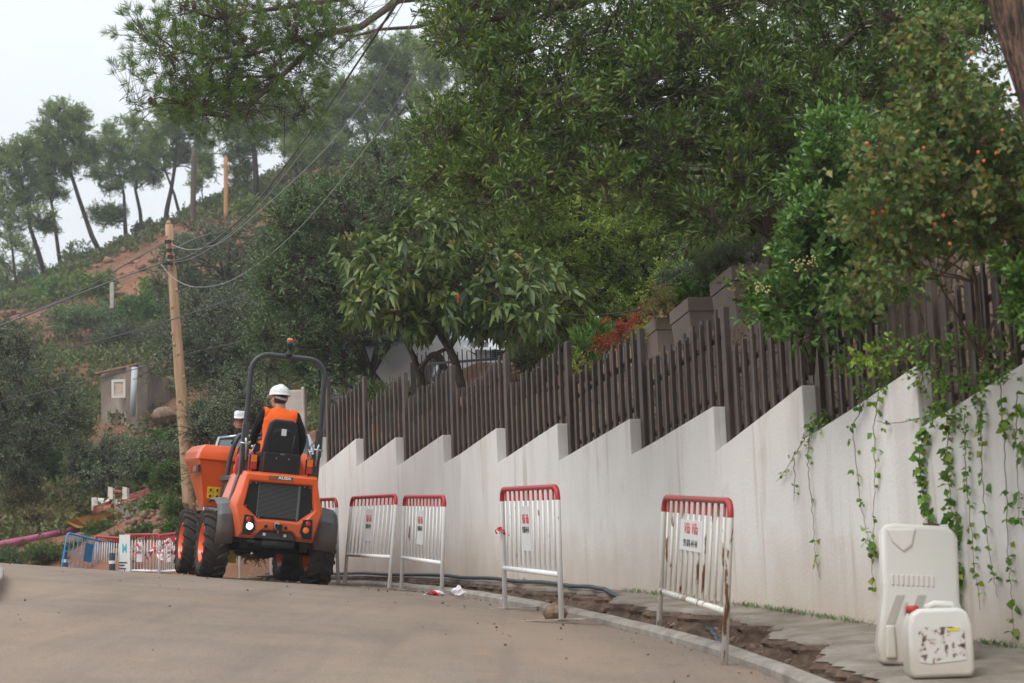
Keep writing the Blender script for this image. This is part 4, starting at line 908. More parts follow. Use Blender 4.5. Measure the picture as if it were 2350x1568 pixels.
# right hand round the lever knob (about x .25, y .06, z 1.36)
pc = Vector((.275, .055, 1.385)); mb.ball(pc, (.022, .042, .042), 12, 8)
for k, ln in enumerate((.9, 1.0, .95, .8)):
    y0 = .085-.019*k; b0 = Vector((.283, y0, 1.36)); finger([b0, b0+Vector((.004, .002, -.026*ln)), b0+Vector((-.016*ln, .002, -.042*ln)), b0+Vector((-.036*ln, 0, -.038*ln))])
finger([Vector((.268, .088, 1.395)), Vector((.25, .10, 1.388)), Vector((.235, .095, 1.378)), Vector((.226, .084, 1.37))], .0095)
# left hand on the steering wheel rim (about x -.18, y .46, z 1.55)
pc = Vector((-.182, .43, 1.558)); mb.ball(pc, (.04, .042, .018), 12, 8)
for k, ln in enumerate((.9, 1.0, .95, .8)):
    x0 = -.152-.019*k; b0 = Vector((x0, .455, 1.562)); finger([b0, b0+Vector((0, .026*ln, .002)), b0+Vector((0, .040*ln, -.018*ln)), b0+Vector((0, .032*ln, -.036*ln))])
finger([Vector((-.148, .425, 1.555)), Vector((-.132, .44, 1.54)), Vector((-.13, .455, 1.525)), Vector((-.137, .465, 1.515))], .0095)
# shoes
for s in (-1, 1): mb.ball((.02+s*.12, .61, 1.19), (.045, .12, .04), 14, 9)
ro = mb.build('tmp', M_CLO); rm = ro.modifiers.new('r', 'REMESH'); rm.mode = 'VOXEL'; rm.voxel_size = .0062; sc_ = ro.modifiers.new('cs', 'SMOOTH'); sc_.factor = .5; sc_.iterations = 2
dg = bpy.context.evaluated_depsgraph_get(); dg.update(); bm_ = bpy.data.meshes.new_from_object(ro.evaluated_get(dg)); bpy.data.objects.remove(ro)
bm_.materials.clear()
for m_ in (M_CLO, M_SKIN, M_LIP, M_EYE): bm_.materials.append(m_)
HI = HR.inverted(); ctr = [p.center.copy() for p in bm_.polygons]; nrmv = [p.normal.copy() for p in bm_.polygons]
for p, c in zip(bm_.polygons, ctr):
    mi_ = 0
    if c.z > 1.94 and abs(c.x) < .15: 
        mi_ = 1; h_ = HI @ c
        if h_.y > .05:
            if abs(h_.z+.062) < .005 and abs(h_.x) < .024: mi_ = 2
            if abs(h_.z-.012) < .007 and abs(abs(h_.x)-.031) < .012: mi_ = 3
            if abs(h_.z-.034) < .005 and .014 < abs(h_.x) < .05: mi_ = 3
    if c.x > .2 and c.z < 1.43 and c.y < .12 and c.y > 0 and c.z > 1.28: mi_ = 1
    if c.x < -.1 and c.y > .40 and c.z > 1.5: mi_ = 1
    p.material_index = mi_; p.use_smooth = True
bo = link('body', bm_, drv)
# vest grown from the torso surface
sel = [i for i, c in enumerate(ctr) if 1.44 < c.z < 1.935 and abs(c.x-.02) < (.172 if c.z < 1.80 else .185) and not (c.z > 1.89 and c.y > .0 and abs(c.x-.02) < .05) and c.y < .25]
used = sorted({v for i in sel for v in bm_.polygons[i].vertices}); ix = {v: k for k, v in enumerate(used)}
vm = bpy.data.meshes.new('vest'); vm.from_pydata([tuple(bm_.vertices[v].co+bm_.vertices[v].normal*.012) for v in used], [], [tuple(ix[v] for v in bm_.polygons[i].vertices) for i in sel]); vm.materials.append(M_VEST)
vo = link('vest', vm, drv); smooth_it(vo); s_ = vo.modifiers.new('sm', 'SMOOTH'); s_.iterations = 12; s_.factor = .6; s_ = vo.modifiers.new('s', 'SOLIDIFY'); s_.thickness = .006; s_.offset = 1
# hair and helmet
mb = MB(); mb.ball((0, -.018, .012), (.0835, .096, .10), 24, 16, M=None); mb.v = [v for v in mb.v]
hm = mb.mesh('hair', M_HAIR); ho = link('hair', hm, drv); ho.matrix_local = HR
import bmesh
bmh = bmesh.new(); bmh.from_mesh(hm); bmesh.ops.delete(bmh, geom=[v for v in bmh.verts if v.co.z < -.062 or (v.co.y > .0 and v.co.z < .03) or v.co.y > .055], context='VERTS'); bmh.to_mesh(hm); bmh.free(); smooth_it(ho)
mb = MB(); prof = [(.118, .035), (.122, .028), (.112, .045), (.110, .07), (.103, .10), (.085, .128), (.055, .147), (.02, .155), (0, .156)]
mb.lathe(prof, 40, cap=False); mb.v = [(v[0]*.98, v[1]*1.13-.0+(.035 if v[1] > .09 and v[2] < .04 else 0), v[2]+.012*(v[1] > .11)*(v[2] < .04)*-1) for v in mb.v]
hl = mb.build('hard_hat', M_HELM, drv, smooth=True); hl.matrix_local = HR @ Matrix.Translation((0, -.005, .0)) @ Matrix.Rotation(R(-4), 4, 'X'); s_ = hl.modifiers.new('s', 'SOLIDIFY'); s_.thickness = .004; s_.offset = -1; s_ = hl.modifiers.new('u', 'SUBSURF'); s_.levels = 1; s_.render_levels = 1
mb = MB(); mb.tube([(x, y*1.1, .153-.02*(abs(y)/.08)**2) for x, y in ((0, -.08), (0, -.04), (0, 0), (0, .04), (0, .08))], .012, 8); mb.build('ridge', M_HELM, hl, smooth=True)
mb = MB(); pts = [(.09*math.sin(a), -.104*math.cos(a)-.004, .012-.03*math.cos(a)**2) for a in np.linspace(-1.3, 1.3, 13)]
for i in range(len(pts)-1): mb.bar(pts[i], pts[i+1], .004, .026)
mb.build('headband', mat('beige_band', (.42, .33, .29), .7), hl)
# ================================================================== OBJECTS OF THE GARDEN AND THE HILL FOOT
M_STONE = mat('rubble_wall', (.36, .27, .2), .95, col2=(.2, .14, .1), vscale=2.2, bump=.04, bscale=4, spec=.1)
def stone_wall_mat():
    m = mat('stone_masonry', (.36, .28, .21), .95, spec=.1); t = m.node_tree; b = t.nodes['Principled BSDF']; tcn = [n for n in t.nodes if n.type == 'TEX_COORD'][0]
    nz_ = t.nodes.new('ShaderNodeTexNoise'); nz_.inputs['Scale'].default_value = 5; t.links.new(tcn.outputs['Object'], nz_.inputs[0])
    av = t.nodes.new('ShaderNodeMix'); av.data_type = 'VECTOR'; av.inputs['Factor'].default_value = .3; t.links.new(tcn.outputs['Object'], av.inputs['A']); t.links.new(nz_.outputs['Color'], av.inputs['B'])
    v = t.nodes.new('ShaderNodeTexVoronoi'); v.inputs['Scale'].default_value = 6.5; t.links.new(av.outputs['Result'], v.inputs['Vector'])
    v2 = t.nodes.new('ShaderNodeTexVoronoi'); v2.feature = 'DISTANCE_TO_EDGE'; v2.inputs['Scale'].default_value = 6.5; t.links.new(av.outputs['Result'], v2.inputs['Vector'])
    r = t.nodes.new('ShaderNodeValToRGB'); e = r.color_ramp.elements; e[0].color = (.24, .17, .125, 1); e[1].color = (.36, .29, .22, 1); q = e.new(.5); q.color = (.31, .22, .16, 1)
    sp_ = t.nodes.new('ShaderNodeSeparateColor'); t.links.new(v.outputs['Color'], sp_.inputs[0]); t.links.new(sp_.outputs[0], r.inputs[0])
    mr_ = t.nodes.new('ShaderNodeMapRange'); mr_.inputs['From Max'].default_value = .07; t.links.new(v2.outputs['Distance'], mr_.inputs['Value'])
    x = t.nodes.new('ShaderNodeMix'); x.data_type = 'RGBA'; x.inputs['A'].default_value = (.30, .24, .19, 1); t.links.new(r.outputs[0], x.inputs['B']); t.links.new(mr_.outputs[0], x.inputs['Factor']); t.links.new(x.outputs['Result'], b.inputs['Base Color'])
    bp = t.nodes.new('ShaderNodeBump'); bp.inputs['Distance'].default_value = .02; t.links.new(mr_.outputs[0], bp.inputs['Height']); n9 = t.nodes.new('ShaderNodeTexNoise'); n9.inputs['Scale'].default_value = 30; t.links.new(tcn.outputs['Object'], n9.inputs[0])
    b2 = t.nodes.new('ShaderNodeBump'); b2.inputs['Distance'].default_value = .015; t.links.new(n9.outputs[0], b2.inputs['Height']); t.links.new(bp.outputs[0], b2.inputs['Normal']); t.links.new(b2.outputs[0], b.inputs['Normal'])
    return m
M_MAS = stone_wall_mat()
# rubble retaining wall a metre behind the fence
mb = MB(); ys = np.arange(9, 21.6, .15); vs = []
for y in ys:
    x = gf(1.0, y); d, nb = wdir(y); zt = 4.42+.05*hn(y*5, y*3, 1.3); zt = zt if y < 19.2 else zt-(y-19.2)*.17; z0 = topz(y)-.25
    for k in range(9): t_ = k/8; o_ = .05*hn(y*4, k*2.2, 1.2)+.10*t_; vs.append((x[0]-.12*(1)+nb.x*o_, y+nb.y*o_, z0+(zt-z0)*t_))
    vs.append((x[0]+nb.x*.3, y+nb.y*.3, zt)); vs.append((x[0]+nb.x*.3, y+nb.y*.3, z0))
k = 11; mb.add(vs, [(i*k+j, (i+1)*k+j, (i+1)*k+j+1, i*k+j+1) for i in range(len(ys)-1) for j in range(10)]+[tuple(range(k)), tuple(range((len(ys)-1)*k, len(ys)*k))[::-1]])
o = mb.build('stone_wall', M_MAS); smooth_it(o, 40); tag(o, 'rough rubble retaining wall of brown stone close behind the picket fence', 'wall')
mb = MB(); q = W(1722, 704, 16.6); mb.lathe([(.045, 0), (.045, .16), (.035, .16), (.035, .02)], 16, M=Matrix.Translation(q+Vector((.12, .1, 0))) @ Matrix.Rotation(R(-100), 4, 'X') @ Matrix.Rotation(R(180), 4, 'X')); o = mb.build('drain_pipe', mat('pale_pipe', (.34, .32, .28), .7), smooth=True); tag(o, 'short pale drain pipe end sticking out of the rubble wall', 'pipe')
# planters
M_PLT = mat('taupe_planter', (.25, .195, .165), .55, spec=.35, var=.12, vscale=4)
def planter(px, py, Y, w, l, h, label, yaw=8):
    c = W(px, py, Y); a = R(yaw); f_ = Vector((-math.sin(a), math.cos(a), 0)); r_ = Vector((math.cos(a), math.sin(a), 0))
    M = Matrix((r_, f_, Vector((0, 0, 1)))).transposed().to_4x4(); M.translation = c+r_*w/2+f_*l/2-Vector((0, 0, h))
    root = empty('planter', label=label, cat='planter', group='tall taupe planters on the rubble wall', mw=M)
    mb = MB(); rim = .13
    def ring(sx, sy, z): return [(-sx, -sy, z), (sx, -sy, z), (sx, sy, z), (-sx, sy, z)]
    w2, l2 = w/2, l/2; lay = [ring(w2*.72, l2*.82, 0), ring(w2*.945, l2*.96, h-rim-.012), ring(w2*.945, l2*.96, h-rim)]
    vs = [v for q_ in lay for v in q_]; mb.add(vs, [(i*4+j, i*4+(j+1) % 4, (i+1)*4+(j+1) % 4, (i+1)*4+j) for i in range(2) for j in range(4)]+[(3, 2, 1, 0), (8, 9, 10, 11)]); mb.build('pot', M_PLT, root, bevel=.015, seg=3)
    mb = MB(); lay = [ring(w2*.985, l2*.985, h-rim), ring(w2, l2, h), ring(w2-.03, l2-.03, h), ring(w2-.035, l2-.035, h-.06)]
    vs = [v for q_ in lay for v in q_]; mb.add(vs, [(i*4+j, i*4+(j+1) % 4, (i+1)*4+(j+1) % 4, (i+1)*4+j) for i in range(3) for j in range(4)]); o = mb.build('rim', M_PLT, root); s_ = o.modifiers.new('s', 'SOLIDIFY'); s_.thickness = .01; b_ = o.modifiers.new('b', 'BEVEL'); b_.width = .006
    mb = MB(); mb.box(-w2+.04, w2-.04, -l2+.04, l2-.04, h-.08, h-.05); mb.build('soil', M_GARD, root)
    return M @ Vector((0, 0, h-.05))
pA = planter(1678, 610, 17.5, .40, .85, .62, 'largest taupe planter, its rim nearest the leafy privet bush', 8)
pB = planter(1578, 683, 19.0, .40, .85, .62, 'middle taupe planter with a leafy green plant, lower than its right neighbour', 8)
pC = planter(1503, 728, 20.2, .30, .55, .85, 'narrow tall taupe planter with dry purple stems, left of the middle one', 8)
pD = planter(1752, 535, 18.6, .42, .6, .45, 'taupe planter half hidden behind the privet bush, topmost of the row', 8)
pE = planter(1462, 783, 20.9, .3, .3, .4, 'small low taupe planter with yellow flowers behind the fence', 8)

# white car in the upper garden
M_CARW = mat('white_car_paint', (.68, .69, .69), .3, coat=.6, spec=.5); M_GLS = mat('car_glass', (.05, .075, .08), .08, spec=.6); M_WSH = mat('teal_sunshade_glass', (.16, .30, .27), .12, spec=.6)
M_CARS = mat('silver_car_paint', (.38, .41, .46), .28, metal=.4, coat=.6)
def car(M, label, paint, wsm, L=4.3, wd_=1.75):
    root = empty('parked_car', label=label, cat='car', mw=M); h2 = wd_/2
    # local: +x front, y width, z up. silhouette rows (x, z_lo, z_belt/hood, half width)
    prof = [(-2.15, .35, .80, .72), (-2.1, .28, 1.0, .80), (-1.6, .22, 1.05, .86), (-.6, .20, 1.0, .875), (.4, .20, .98, .875), (.95, .2, .96, .865), (1.6, .22, .84, .84), (2.0, .28, .72, .76), (2.16, .36, .56, .62)]
    mb = MB(); vs = []
    for (x, zl, zh, hw) in prof: vs += [(x, -hw*.92, zl), (x, -hw, zl+.15), (x, -hw, zh-.12), (x, -hw*.9, zh), (x, 0, zh+.03), (x, hw*.9, zh), (x, hw, zh-.12), (x, hw, zl+.15), (x, hw*.92, zl)]
    k = 9; mb.add(vs, [(i*k+j, i*k+(j+1) % k, (i+1)*k+(j+1) % k, (i+1)*k+j) for i in range(len(prof)-1) for j in range(k)]+[tuple(range(k))[::-1], tuple(range((len(prof)-1)*k, len(prof)*k))])
    bo_ = mb.build('body', paint, root, bevel=.02); smooth_it(bo_, 40)
    rf = [(-2.0, 1.02, .74), (-1.55, 1.42, .66), (-.9, 1.50, .64), (-.1, 1.50, .63), (.25, 1.43, .62), (1.05, .97, .76)]
    mb = MB(); vs = []
    for (x, z, hw) in rf: vs += [(x, -hw, z), (x, -hw*.6, z+.025), (x, hw*.6, z+.025), (x, hw, z)]
    bs = [(-2.0, .98, .80), (-1.55, 1.0, .84), (-.9, 1.0, .85), (-.1, .98, .85), (.25, .97, .85), (1.05, .94, .80)]
    mb.add(vs, [(i*4+j, i*4+j+1, (i+1)*4+j+1, (i+1)*4+j) for i in range(1, 4) for j in range(3)]); r_ = mb.build('roof', paint, root); so_ = r_.modifiers.new('s', 'SOLIDIFY'); so_.thickness = .04; smooth_it(r_, 50)
    for s in (-1, 1):
        mb = MB(); pts = [(x, s*hw*.99, z) for x, z, hw in rf]+[(x, s*hw*1.0, z) for x, z, hw in bs[::-1]]
        mb.add(pts, [tuple(range(12))]); g = mb.build('side_window', M_GLS, root)
        for x0, z0, w0_, x1, z1, w1_ in ((-.15, 1.5, .635, -.2, .99, .86), (1.05, .97, .77, .25, 1.44, .625), (-1.15, 1.48, .65, -1.3, 1.0, .86), (-2.0, 1.02, .75, -1.55, 1.43, .665)):
            mb = MB(); mb.bar((x0, s*w0_, z0), (x1, s*w1_, z1), .07, .03, up=(0, s, .2)); mb.build('pillar', paint, g)
        mb = MB(); mb.box(.65, .85, s*.86-.0, s*1.0, .98, 1.12); mb.build('wing_mirror', paint, root, bevel=.03)
    mb = MB(); mb.add([(.28, -.61, 1.425), (.28, .61, 1.425), (1.05, .75, .965), (1.05, -.75, .965)], [(0, 1, 2, 3)]); mb.build('windscreen', wsm, root)
    mb = MB(); mb.add([(-1.57, -.65, 1.41), (-1.57, .65, 1.41), (-2.02, .73, 1.0), (-2.02, -.73, 1.0)], [(3, 2, 1, 0)]); mb.build('rear_window', M_GLS, root)
    for x in (-1.35, 1.35):
        for s in (-1, 1):
            mb = MB(); mb.lathe([(.0, -.1), (.2, -.1), (.30, -.09), (.315, -.05), (.315, .05), (.30, .09), (.2, .1), (0, .1)], 24, M=Matrix.Translation((x, s*.79, .31)) @ Matrix.Rotation(R(90), 4, 'X')); w_ = mb.build('wheel', M_BK, root, smooth=True); smooth_it(w_, 40)
            mb = MB(); mb.lathe([(.0, 0), (.19, 0), (.2, .012), (0, .02)], 20, M=Matrix.Translation((x, s*.89, .31)) @ Matrix.Rotation(R(-90*s), 4, 'X')); mb.build('hubcap', M_SIL, w_, smooth=True)
    for s in (-1, 1):
        mb = MB(); mb.box(1.98, 2.12, s*.48-.16, s*.48+.16, .58, .72); mb.build('headlight', M_SIL, root, bevel=.03)
    mb = MB()
    for k in range(5): mb.box(2.10, 2.18, -.3, .3, .42+.035*k, .435+.035*k)
    mb.build('grille', M_BK, root)
    return root
def place_car(px, py, Y, yaw, **kw):
    p = W(px, py, Y); M = Matrix.Translation(p) @ Matrix.Rotation(R(yaw), 4, 'Z'); return car(M, **kw)
place_car(985, 925, 33.0, -52, label='white car with a teal windscreen parked in the upper garden behind the loquat tree', paint=M_CARW, wsm=M_WSH)
place_car(622, 1240, 31.0, 94, label='silver car, only its roof and side windows showing behind the skip', paint=M_CARS, wsm=M_GLS)

# thin bar fence in the upper garden
M_THIN = mat('dark_bar_metal', (.045, .04, .036), .5)
def bar_fence(A, B, n, hlo, hhi, label):
    A, B = Vector(A), Vector(B); root = empty('bar_fence', A, label, 'fence'); mb = MB()
    for i in range(n+1): p = A.lerp(B, i/n); mb.tube([p-Vector((0, 0, hlo)), p+Vector((0, 0, hhi+(.03 if i % 2 else 0)))], .009, 6)
    mb.build('bars', M_FENCE, root, world=True)
    for dz in (0, -.45): mb = MB(); mb.bar(A+Vector((0, 0, dz)), B+Vector((0, 0, dz)), .03, .03); mb.build('rail', M_THIN, root, world=True)
    for p in (A, B): mb = MB(); mb.bar(p-Vector((0, 0, hlo)), p+Vector((0, 0, .03)), .07, .07, up=(1, 0, 0)); mb.build('post', M_FENCE, root, world=True)
bar_fence(W(948, 838, 26.5), W(1217, 818, 24.5), 25, .8, .13, 'thin bar fence in front of the white car')
bar_fence(W(838, 901, 28.5), W(948, 892, 27), 12, .6, .09, 'low thin bar fence left of the tree trunks')
bar_fence(W(742, 917, 28), W(836, 905, 27), 11, .6, .09, 'distant thin bar fence beside the roll bar of the dumper')
bar_fence(W(1520, 590, 27), W(1720, 552, 26), 14, .8, .2, 'thin bar fence high up the slope among the shrubs')

# string light cable with bulb
mb = MB(); pts = [W(1215, 716, 24)]+[W(x, y, 24-(x-1215)/80) for x, y in ((1260, 720), (1310, 724), (1370, 724), (1430, 718), (1480, 710))]; mb.tube(pts, .008, 6); o = mb.build('cable', M_BK, smooth=True); tag(o, 'black garden cable sagging between the shrubs above the fence', 'cable')
mb = MB(); p = W(1372, 733, 22.1); mb.lathe([(0, -.05), (.02, -.04), (.028, -.01), (.014, .02), (.012, .04)], 12, M=Matrix.Translation(p)); o = mb.build('light_bulb', mat('bulb', (.6, .58, .5), .2), smooth=True); tag(o, 'small unlit bulb hanging from the black garden cable', 'bulb')

# concrete hut on the hill, brick stub, concrete posts
M_HUT = mat('stained_render', (.34, .285, .235), .95, col2=(.20, .155, .125), vscale=.9, bump=.02, bscale=10, spec=.1, contrast=(.4, .62), mapping=(1, 1, .6))
hut = empty('concrete_hut', W(230, 950, 60), 'weathered grey rendered hut wall on the hillside left of the wooden pole', 'building')
A, B, Cc = W(231, 860, 60.5), W(313, 838, 59), W(418, 884, 61); zb = W(231, 965, 60).z-1.5
def slab(A, B, z0, th, m, name, parent, zA=None, zB=None):
    d = (Vector((B.x-A.x, B.y-A.y, 0))).normalized(); nb_ = Vector((-d.y, d.x, 0))*th; vs = []
    for q in (Vector((0, 0, 0)), nb_): vs += [Vector((A.x, A.y, z0))+q, Vector((B.x, B.y, z0))+q, Vector((B.x, B.y, B.z))+q, Vector((A.x, A.y, A.z))+q]
    mb = MB(); mb.add(vs, [(0, 1, 2, 3), (7, 6, 5, 4), (0, 4, 5, 1), (1, 5, 6, 2), (2, 6, 7, 3), (3, 7, 4, 0)]); return mb.build(name, m, parent, bevel=.02, world=True)
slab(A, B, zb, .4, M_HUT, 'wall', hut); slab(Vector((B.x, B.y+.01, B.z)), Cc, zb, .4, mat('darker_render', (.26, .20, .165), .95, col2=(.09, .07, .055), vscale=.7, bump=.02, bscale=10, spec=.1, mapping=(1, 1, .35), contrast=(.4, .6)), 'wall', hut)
mb = MB(); A2 = A+Vector((-.1, -.12, .02)); B2 = B+Vector((.1, -.12, .02)); mb.bar(A2, B2, .12, .05); mb.build('coping', mat('terracotta_coping', (.32, .17, .11), .9, var=.4, vscale=6), hut, world=True)
mb = MB(); p0, p1 = W(309, 843, 58.7), W(304, 955, 58.7); mb.tube([p0, p1], .09, 12); o = mb.build('drain_pipe', mat('pale_blue_grey_pipe', (.42, .46, .47), .6), hut, smooth=True, world=True)
M_TIN = mat('white_frame', (.6, .57, .52), .7)
def framed(px, py, Y, w, h, m1, m2, label, m3=None):
    root = empty('wall_niche', W(px, py, Y), label, 'wall niche'); mb = MB(); f_ = .18
    for x0, x1, z0, z1 in ((-w/2, -w/2+w*f_, 0, h), (w/2-w*f_, w/2, 0, h), (-w/2+w*f_, w/2-w*f_, 0, h*f_*.8), (-w/2+w*f_, w/2-w*f_, h-h*f_*.8, h)): mb.box(x0, x1, -.06, 0, z0, z1)
    mb.build('frame', m1, root); mb = MB(); mb.box(-w*.3, w*.3, -.03, 0, h*.16, h*.84); mb.build('panel', m2, root); return root
framed(273, 914, 59.3, .42, .56, M_TIN, mat('orange_brown_panel', (.42, .2, .1), .8, col2=(.62, .56, .48), vscale=3), 'small white-framed niche with an orange brick lining in the hut wall')
mb = MB(); p = W(214, 838, 80); mb.box(-.55, .55, -.4, .4, -1.2, .68)
M_BRICK = mat('brick', (.42, .17, .105), .9); t = M_BRICK.node_tree; bk = t.nodes.new('ShaderNodeTexBrick'); bk.inputs['Scale'].default_value = 3.4; bk.inputs['Color1'].default_value = (.42, .16, .1, 1); bk.inputs['Color2'].default_value = (.3, .115, .075, 1); bk.inputs['Mortar'].default_value = (.36, .28, .22, 1); bk.inputs['Mortar Size'].default_value = .03
mp = t.nodes.new('ShaderNodeMapping'); mp.inputs['Rotation'].default_value = (R(90), 0, 0); tcn = [n for n in t.nodes if n.type == 'TEX_COORD'][0]; t.links.new(tcn.outputs['Object'], mp.inputs[0]); t.links.new(mp.outputs[0], bk.inputs[0]); t.links.new(bk.outputs[0], t.nodes['Principled BSDF'].inputs['Base Color'])
o = mb.build('brick_structure', M_BRICK, bevel=.02); o.location = p; o.rotation_euler = (0, 0, R(12)); mbx = MB(); mbx.box(-.6, .6, -.45, .45, .685, .75); cap_ = mbx.build('coping', mat('dark_cap', (.14, .09, .07), .9), o); tag(o, 'small red brick stub among the bushes above the hut', 'brickwork')
pts = []; sz = []
for i in range(420):
    y = rng.uniform(37.5, 45); x = (rng.uniform(250, 450)-1175)/4570*y
    if x < kerbX(y)+.5: continue
    z = min(HN(np.array([[x, y]]))[0], G(kerbX(y), y)-.25+(x-kerbX(y)-.4)*.42) if y < 44 else HN(np.array([[x, y]]))[0]
    s_ = .03+.16*rng.random()**4; pts.append((x, y, z+s_*.2)); sz.append(s_)
rocks('rubble', pts, sz, M_ROCK, 'brown rocks on the slope above the poster barrier', 12)
M_CP = mat('concrete_post', (.45, .42, .37), .9, var=.25, vscale=6)
for (px, py, Y, h, w, lab) in ((257, 677, 84, .55, .16, 'short pale concrete post on the red slope'), (613, 600, 70, .5, .12, 'small pale post on the slope above the dark oak')):
    mb = MB(); mb.box(-w/2, w/2, -w/2, w/2, -.6, h); o = mb.build('concrete_post', M_CP, bevel=.02); o.location = W(px, py, Y); tag(o, lab, 'post')
# pale building corner behind the driver
mb = MB(); p0 = W(640, 960, 30); mb.box(0, .30, 0, .3, -.6, .43); mb.box(.25, .30, -.04, 0, -.6, .47); o = mb.build('garden_pillar', mat('pale_pink_render', (.5, .43, .38), .9, var=.2, vscale=5), bevel=.02); o.location = W(655, 960, 30); tag(o, 'pale rendered block at the far end of the picket fence behind the driver', 'pillar')

# construction skip, yellow bucket, purple pipe on the left
M_SKW = mat('white_skip_paint', (.6, .57, .52), .6, col2=(.28, .2, .15), vscale=4, contrast=(.3, .45)); M_SKR = mat('faded_red_paint', (.4, .1, .07), .65, var=.35, vscale=6)
Y_ = 43.2
cont = empty('builders_container', W(270, 1190, Y_), 'white builders container with a slanting red stripe and lettering at the foot of the hill', 'container')
def quad_slab(pts, th, m, name, parent):
    vs = [Vector(p) for p in pts]; vs2 = [v+Vector((0, th, 0)) for v in vs]; n_ = len(vs); mb = MB(); mb.add(vs+vs2, [tuple(range(n_))[::-1], tuple(range(n_, 2*n_))]+[(i, (i+1) % n_, (i+1) % n_+n_, i+n_) for i in range(n_)]); return mb.build(name, m, parent, world=True)
side = quad_slab([W(250, 1200, Y_-.5), W(255, 1168, Y_-.5), W(330, 1132, Y_+1.2), W(335, 1190, Y_+1.2)], .1, M_SKW, 'side_wall', cont)
quad_slab([W(212, 1178, Y_-.6), W(214, 1162, Y_-.6), W(340, 1120, Y_+1.1), W(345, 1133, Y_+1.1), W(250, 1168, Y_-.5)], .08, M_SKR, 'red_stripe', cont)
quad_slab([W(210, 1172, Y_), W(210, 1142, Y_), W(275, 1146, Y_), W(275, 1156, Y_-.1)], .1, M_SKW, 'end_wall', cont)
for px in (253, 286): quad_slab([W(px-6, 1146, Y_-.2), W(px-5, 1117, Y_-.2), W(px+5, 1119, Y_-.2), W(px+6, 1146, Y_-.2)], .25, M_SKW, 'hook_post', cont)
mb = MB(); mb.tube([W(258, 1130, Y_-.1), W(272, 1128, Y_-.1), W(283, 1134, Y_-.1)], .04, 8); mb.build('hook_bar', M_SKR, cont, smooth=True, world=True)
c0 = W(283, 1165, Y_-.75); text_mesh('Vilà Vila', .27, M_REDT, 'lettering', side, side.matrix_parent_inverse @ (Matrix.Translation(c0+Vector((0, .6, 0))) @ Matrix.Rotation(R(20), 4, 'Z') @ Matrix.Rotation(R(0), 4, 'X') @ Matrix.Rotation(R(90), 4, 'X') @ Matrix.Rotation(R(16), 4, 'Z') @ Matrix.Translation((0, 0, .75))), bold=.006)
M_YB = mat('yellow_bucket_paint', (.48, .25, .03), .6, col2=(.22, .11, .03), vscale=3)
yb_ = quad_slab([W(150, 1196, 41.6), W(172, 1188, 41.6), W(262, 1172, 42.2), W(258, 1180, 42.2), W(232, 1194, 42), W(200, 1210, 41.8), W(176, 1212, 41.6)], .9, M_YB, 'excavator_bucket', None)
tag(yb_, 'ochre yellow steel bucket tipped in front of the white container', 'bucket')
mb = MB(); pts = [W(-60, 1262, 41), W(0, 1251, 41), W(60, 1240, 41.3), W(120, 1228, 41.6), W(170, 1218, 42), W(222, 1208, 42.4)]; mb.tube(pts, .085, 16); o = mb.build('drainage_pipe', mat('purple_pipe', (.36, .085, .16), .45, col2=(.24, .05, .10), vscale=3), smooth=True); tag(o, 'long purple plastic pipe lying on the slope at the left edge', 'pipe')
for i, (px, py, Y, s_, lab) in enumerate(((385, 955, 58, .5, 'small red rock outcrop beside the hut wall'),)): boulder(W(px, py, Y), s_, lab, M_ROCK, seed=i+3, flat=.5)

# water-filled barrier and jerrycan by the wall
M_PE = mat('white_polythene', (.66, .63, .58), .42, col2=(.60, .56, .50), vscale=3, spec=.4); 
def dirty_pe(name, z0, z1):
    m = mat(name, (.62, .60, .55), .42, spec=.4); t = m.node_tree; b = t.nodes['Principled BSDF']; tcn = [n for n in t.nodes if n.type == 'TEX_COORD'][0]; s_ = t.nodes.new('ShaderNodeSeparateXYZ'); t.links.new(tcn.outputs['Object'], s_.inputs[0])
    n = t.nodes.new('ShaderNodeTexNoise'); n.inputs['Scale'].default_value = 7; n.inputs['Detail'].default_value = 8; t.links.new(tcn.outputs['Object'], n.inputs[0])
    mm = t.nodes.new('ShaderNodeMath'); mm.operation = 'MULTIPLY_ADD'; mm.inputs[1].default_value = .35; t.links.new(n.outputs[0], mm.inputs[0]); t.links.new(s_.outputs['Z'], mm.inputs[2])
    r = t.nodes.new('ShaderNodeMapRange'); r.inputs['From Min'].default_value = z1; r.inputs['From Max'].default_value = z0; r.inputs['To Max'].default_value = .6; t.links.new(mm.outputs[0], r.inputs['Value'])
    x = t.nodes.new('ShaderNodeMix'); x.data_type = 'RGBA'; x.inputs['A'].default_value = (.62, .60, .55, 1); x.inputs['B'].default_value = (.36, .25, .17, 1); t.links.new(r.outputs[0], x.inputs['Factor']); t.links.new(x.outputs['Result'], b.inputs['Base Color']); return m
M_PE1 = dirty_pe('barrier_polythene', .10, .55); M_PE2 = dirty_pe('can_polythene', .12, .50)
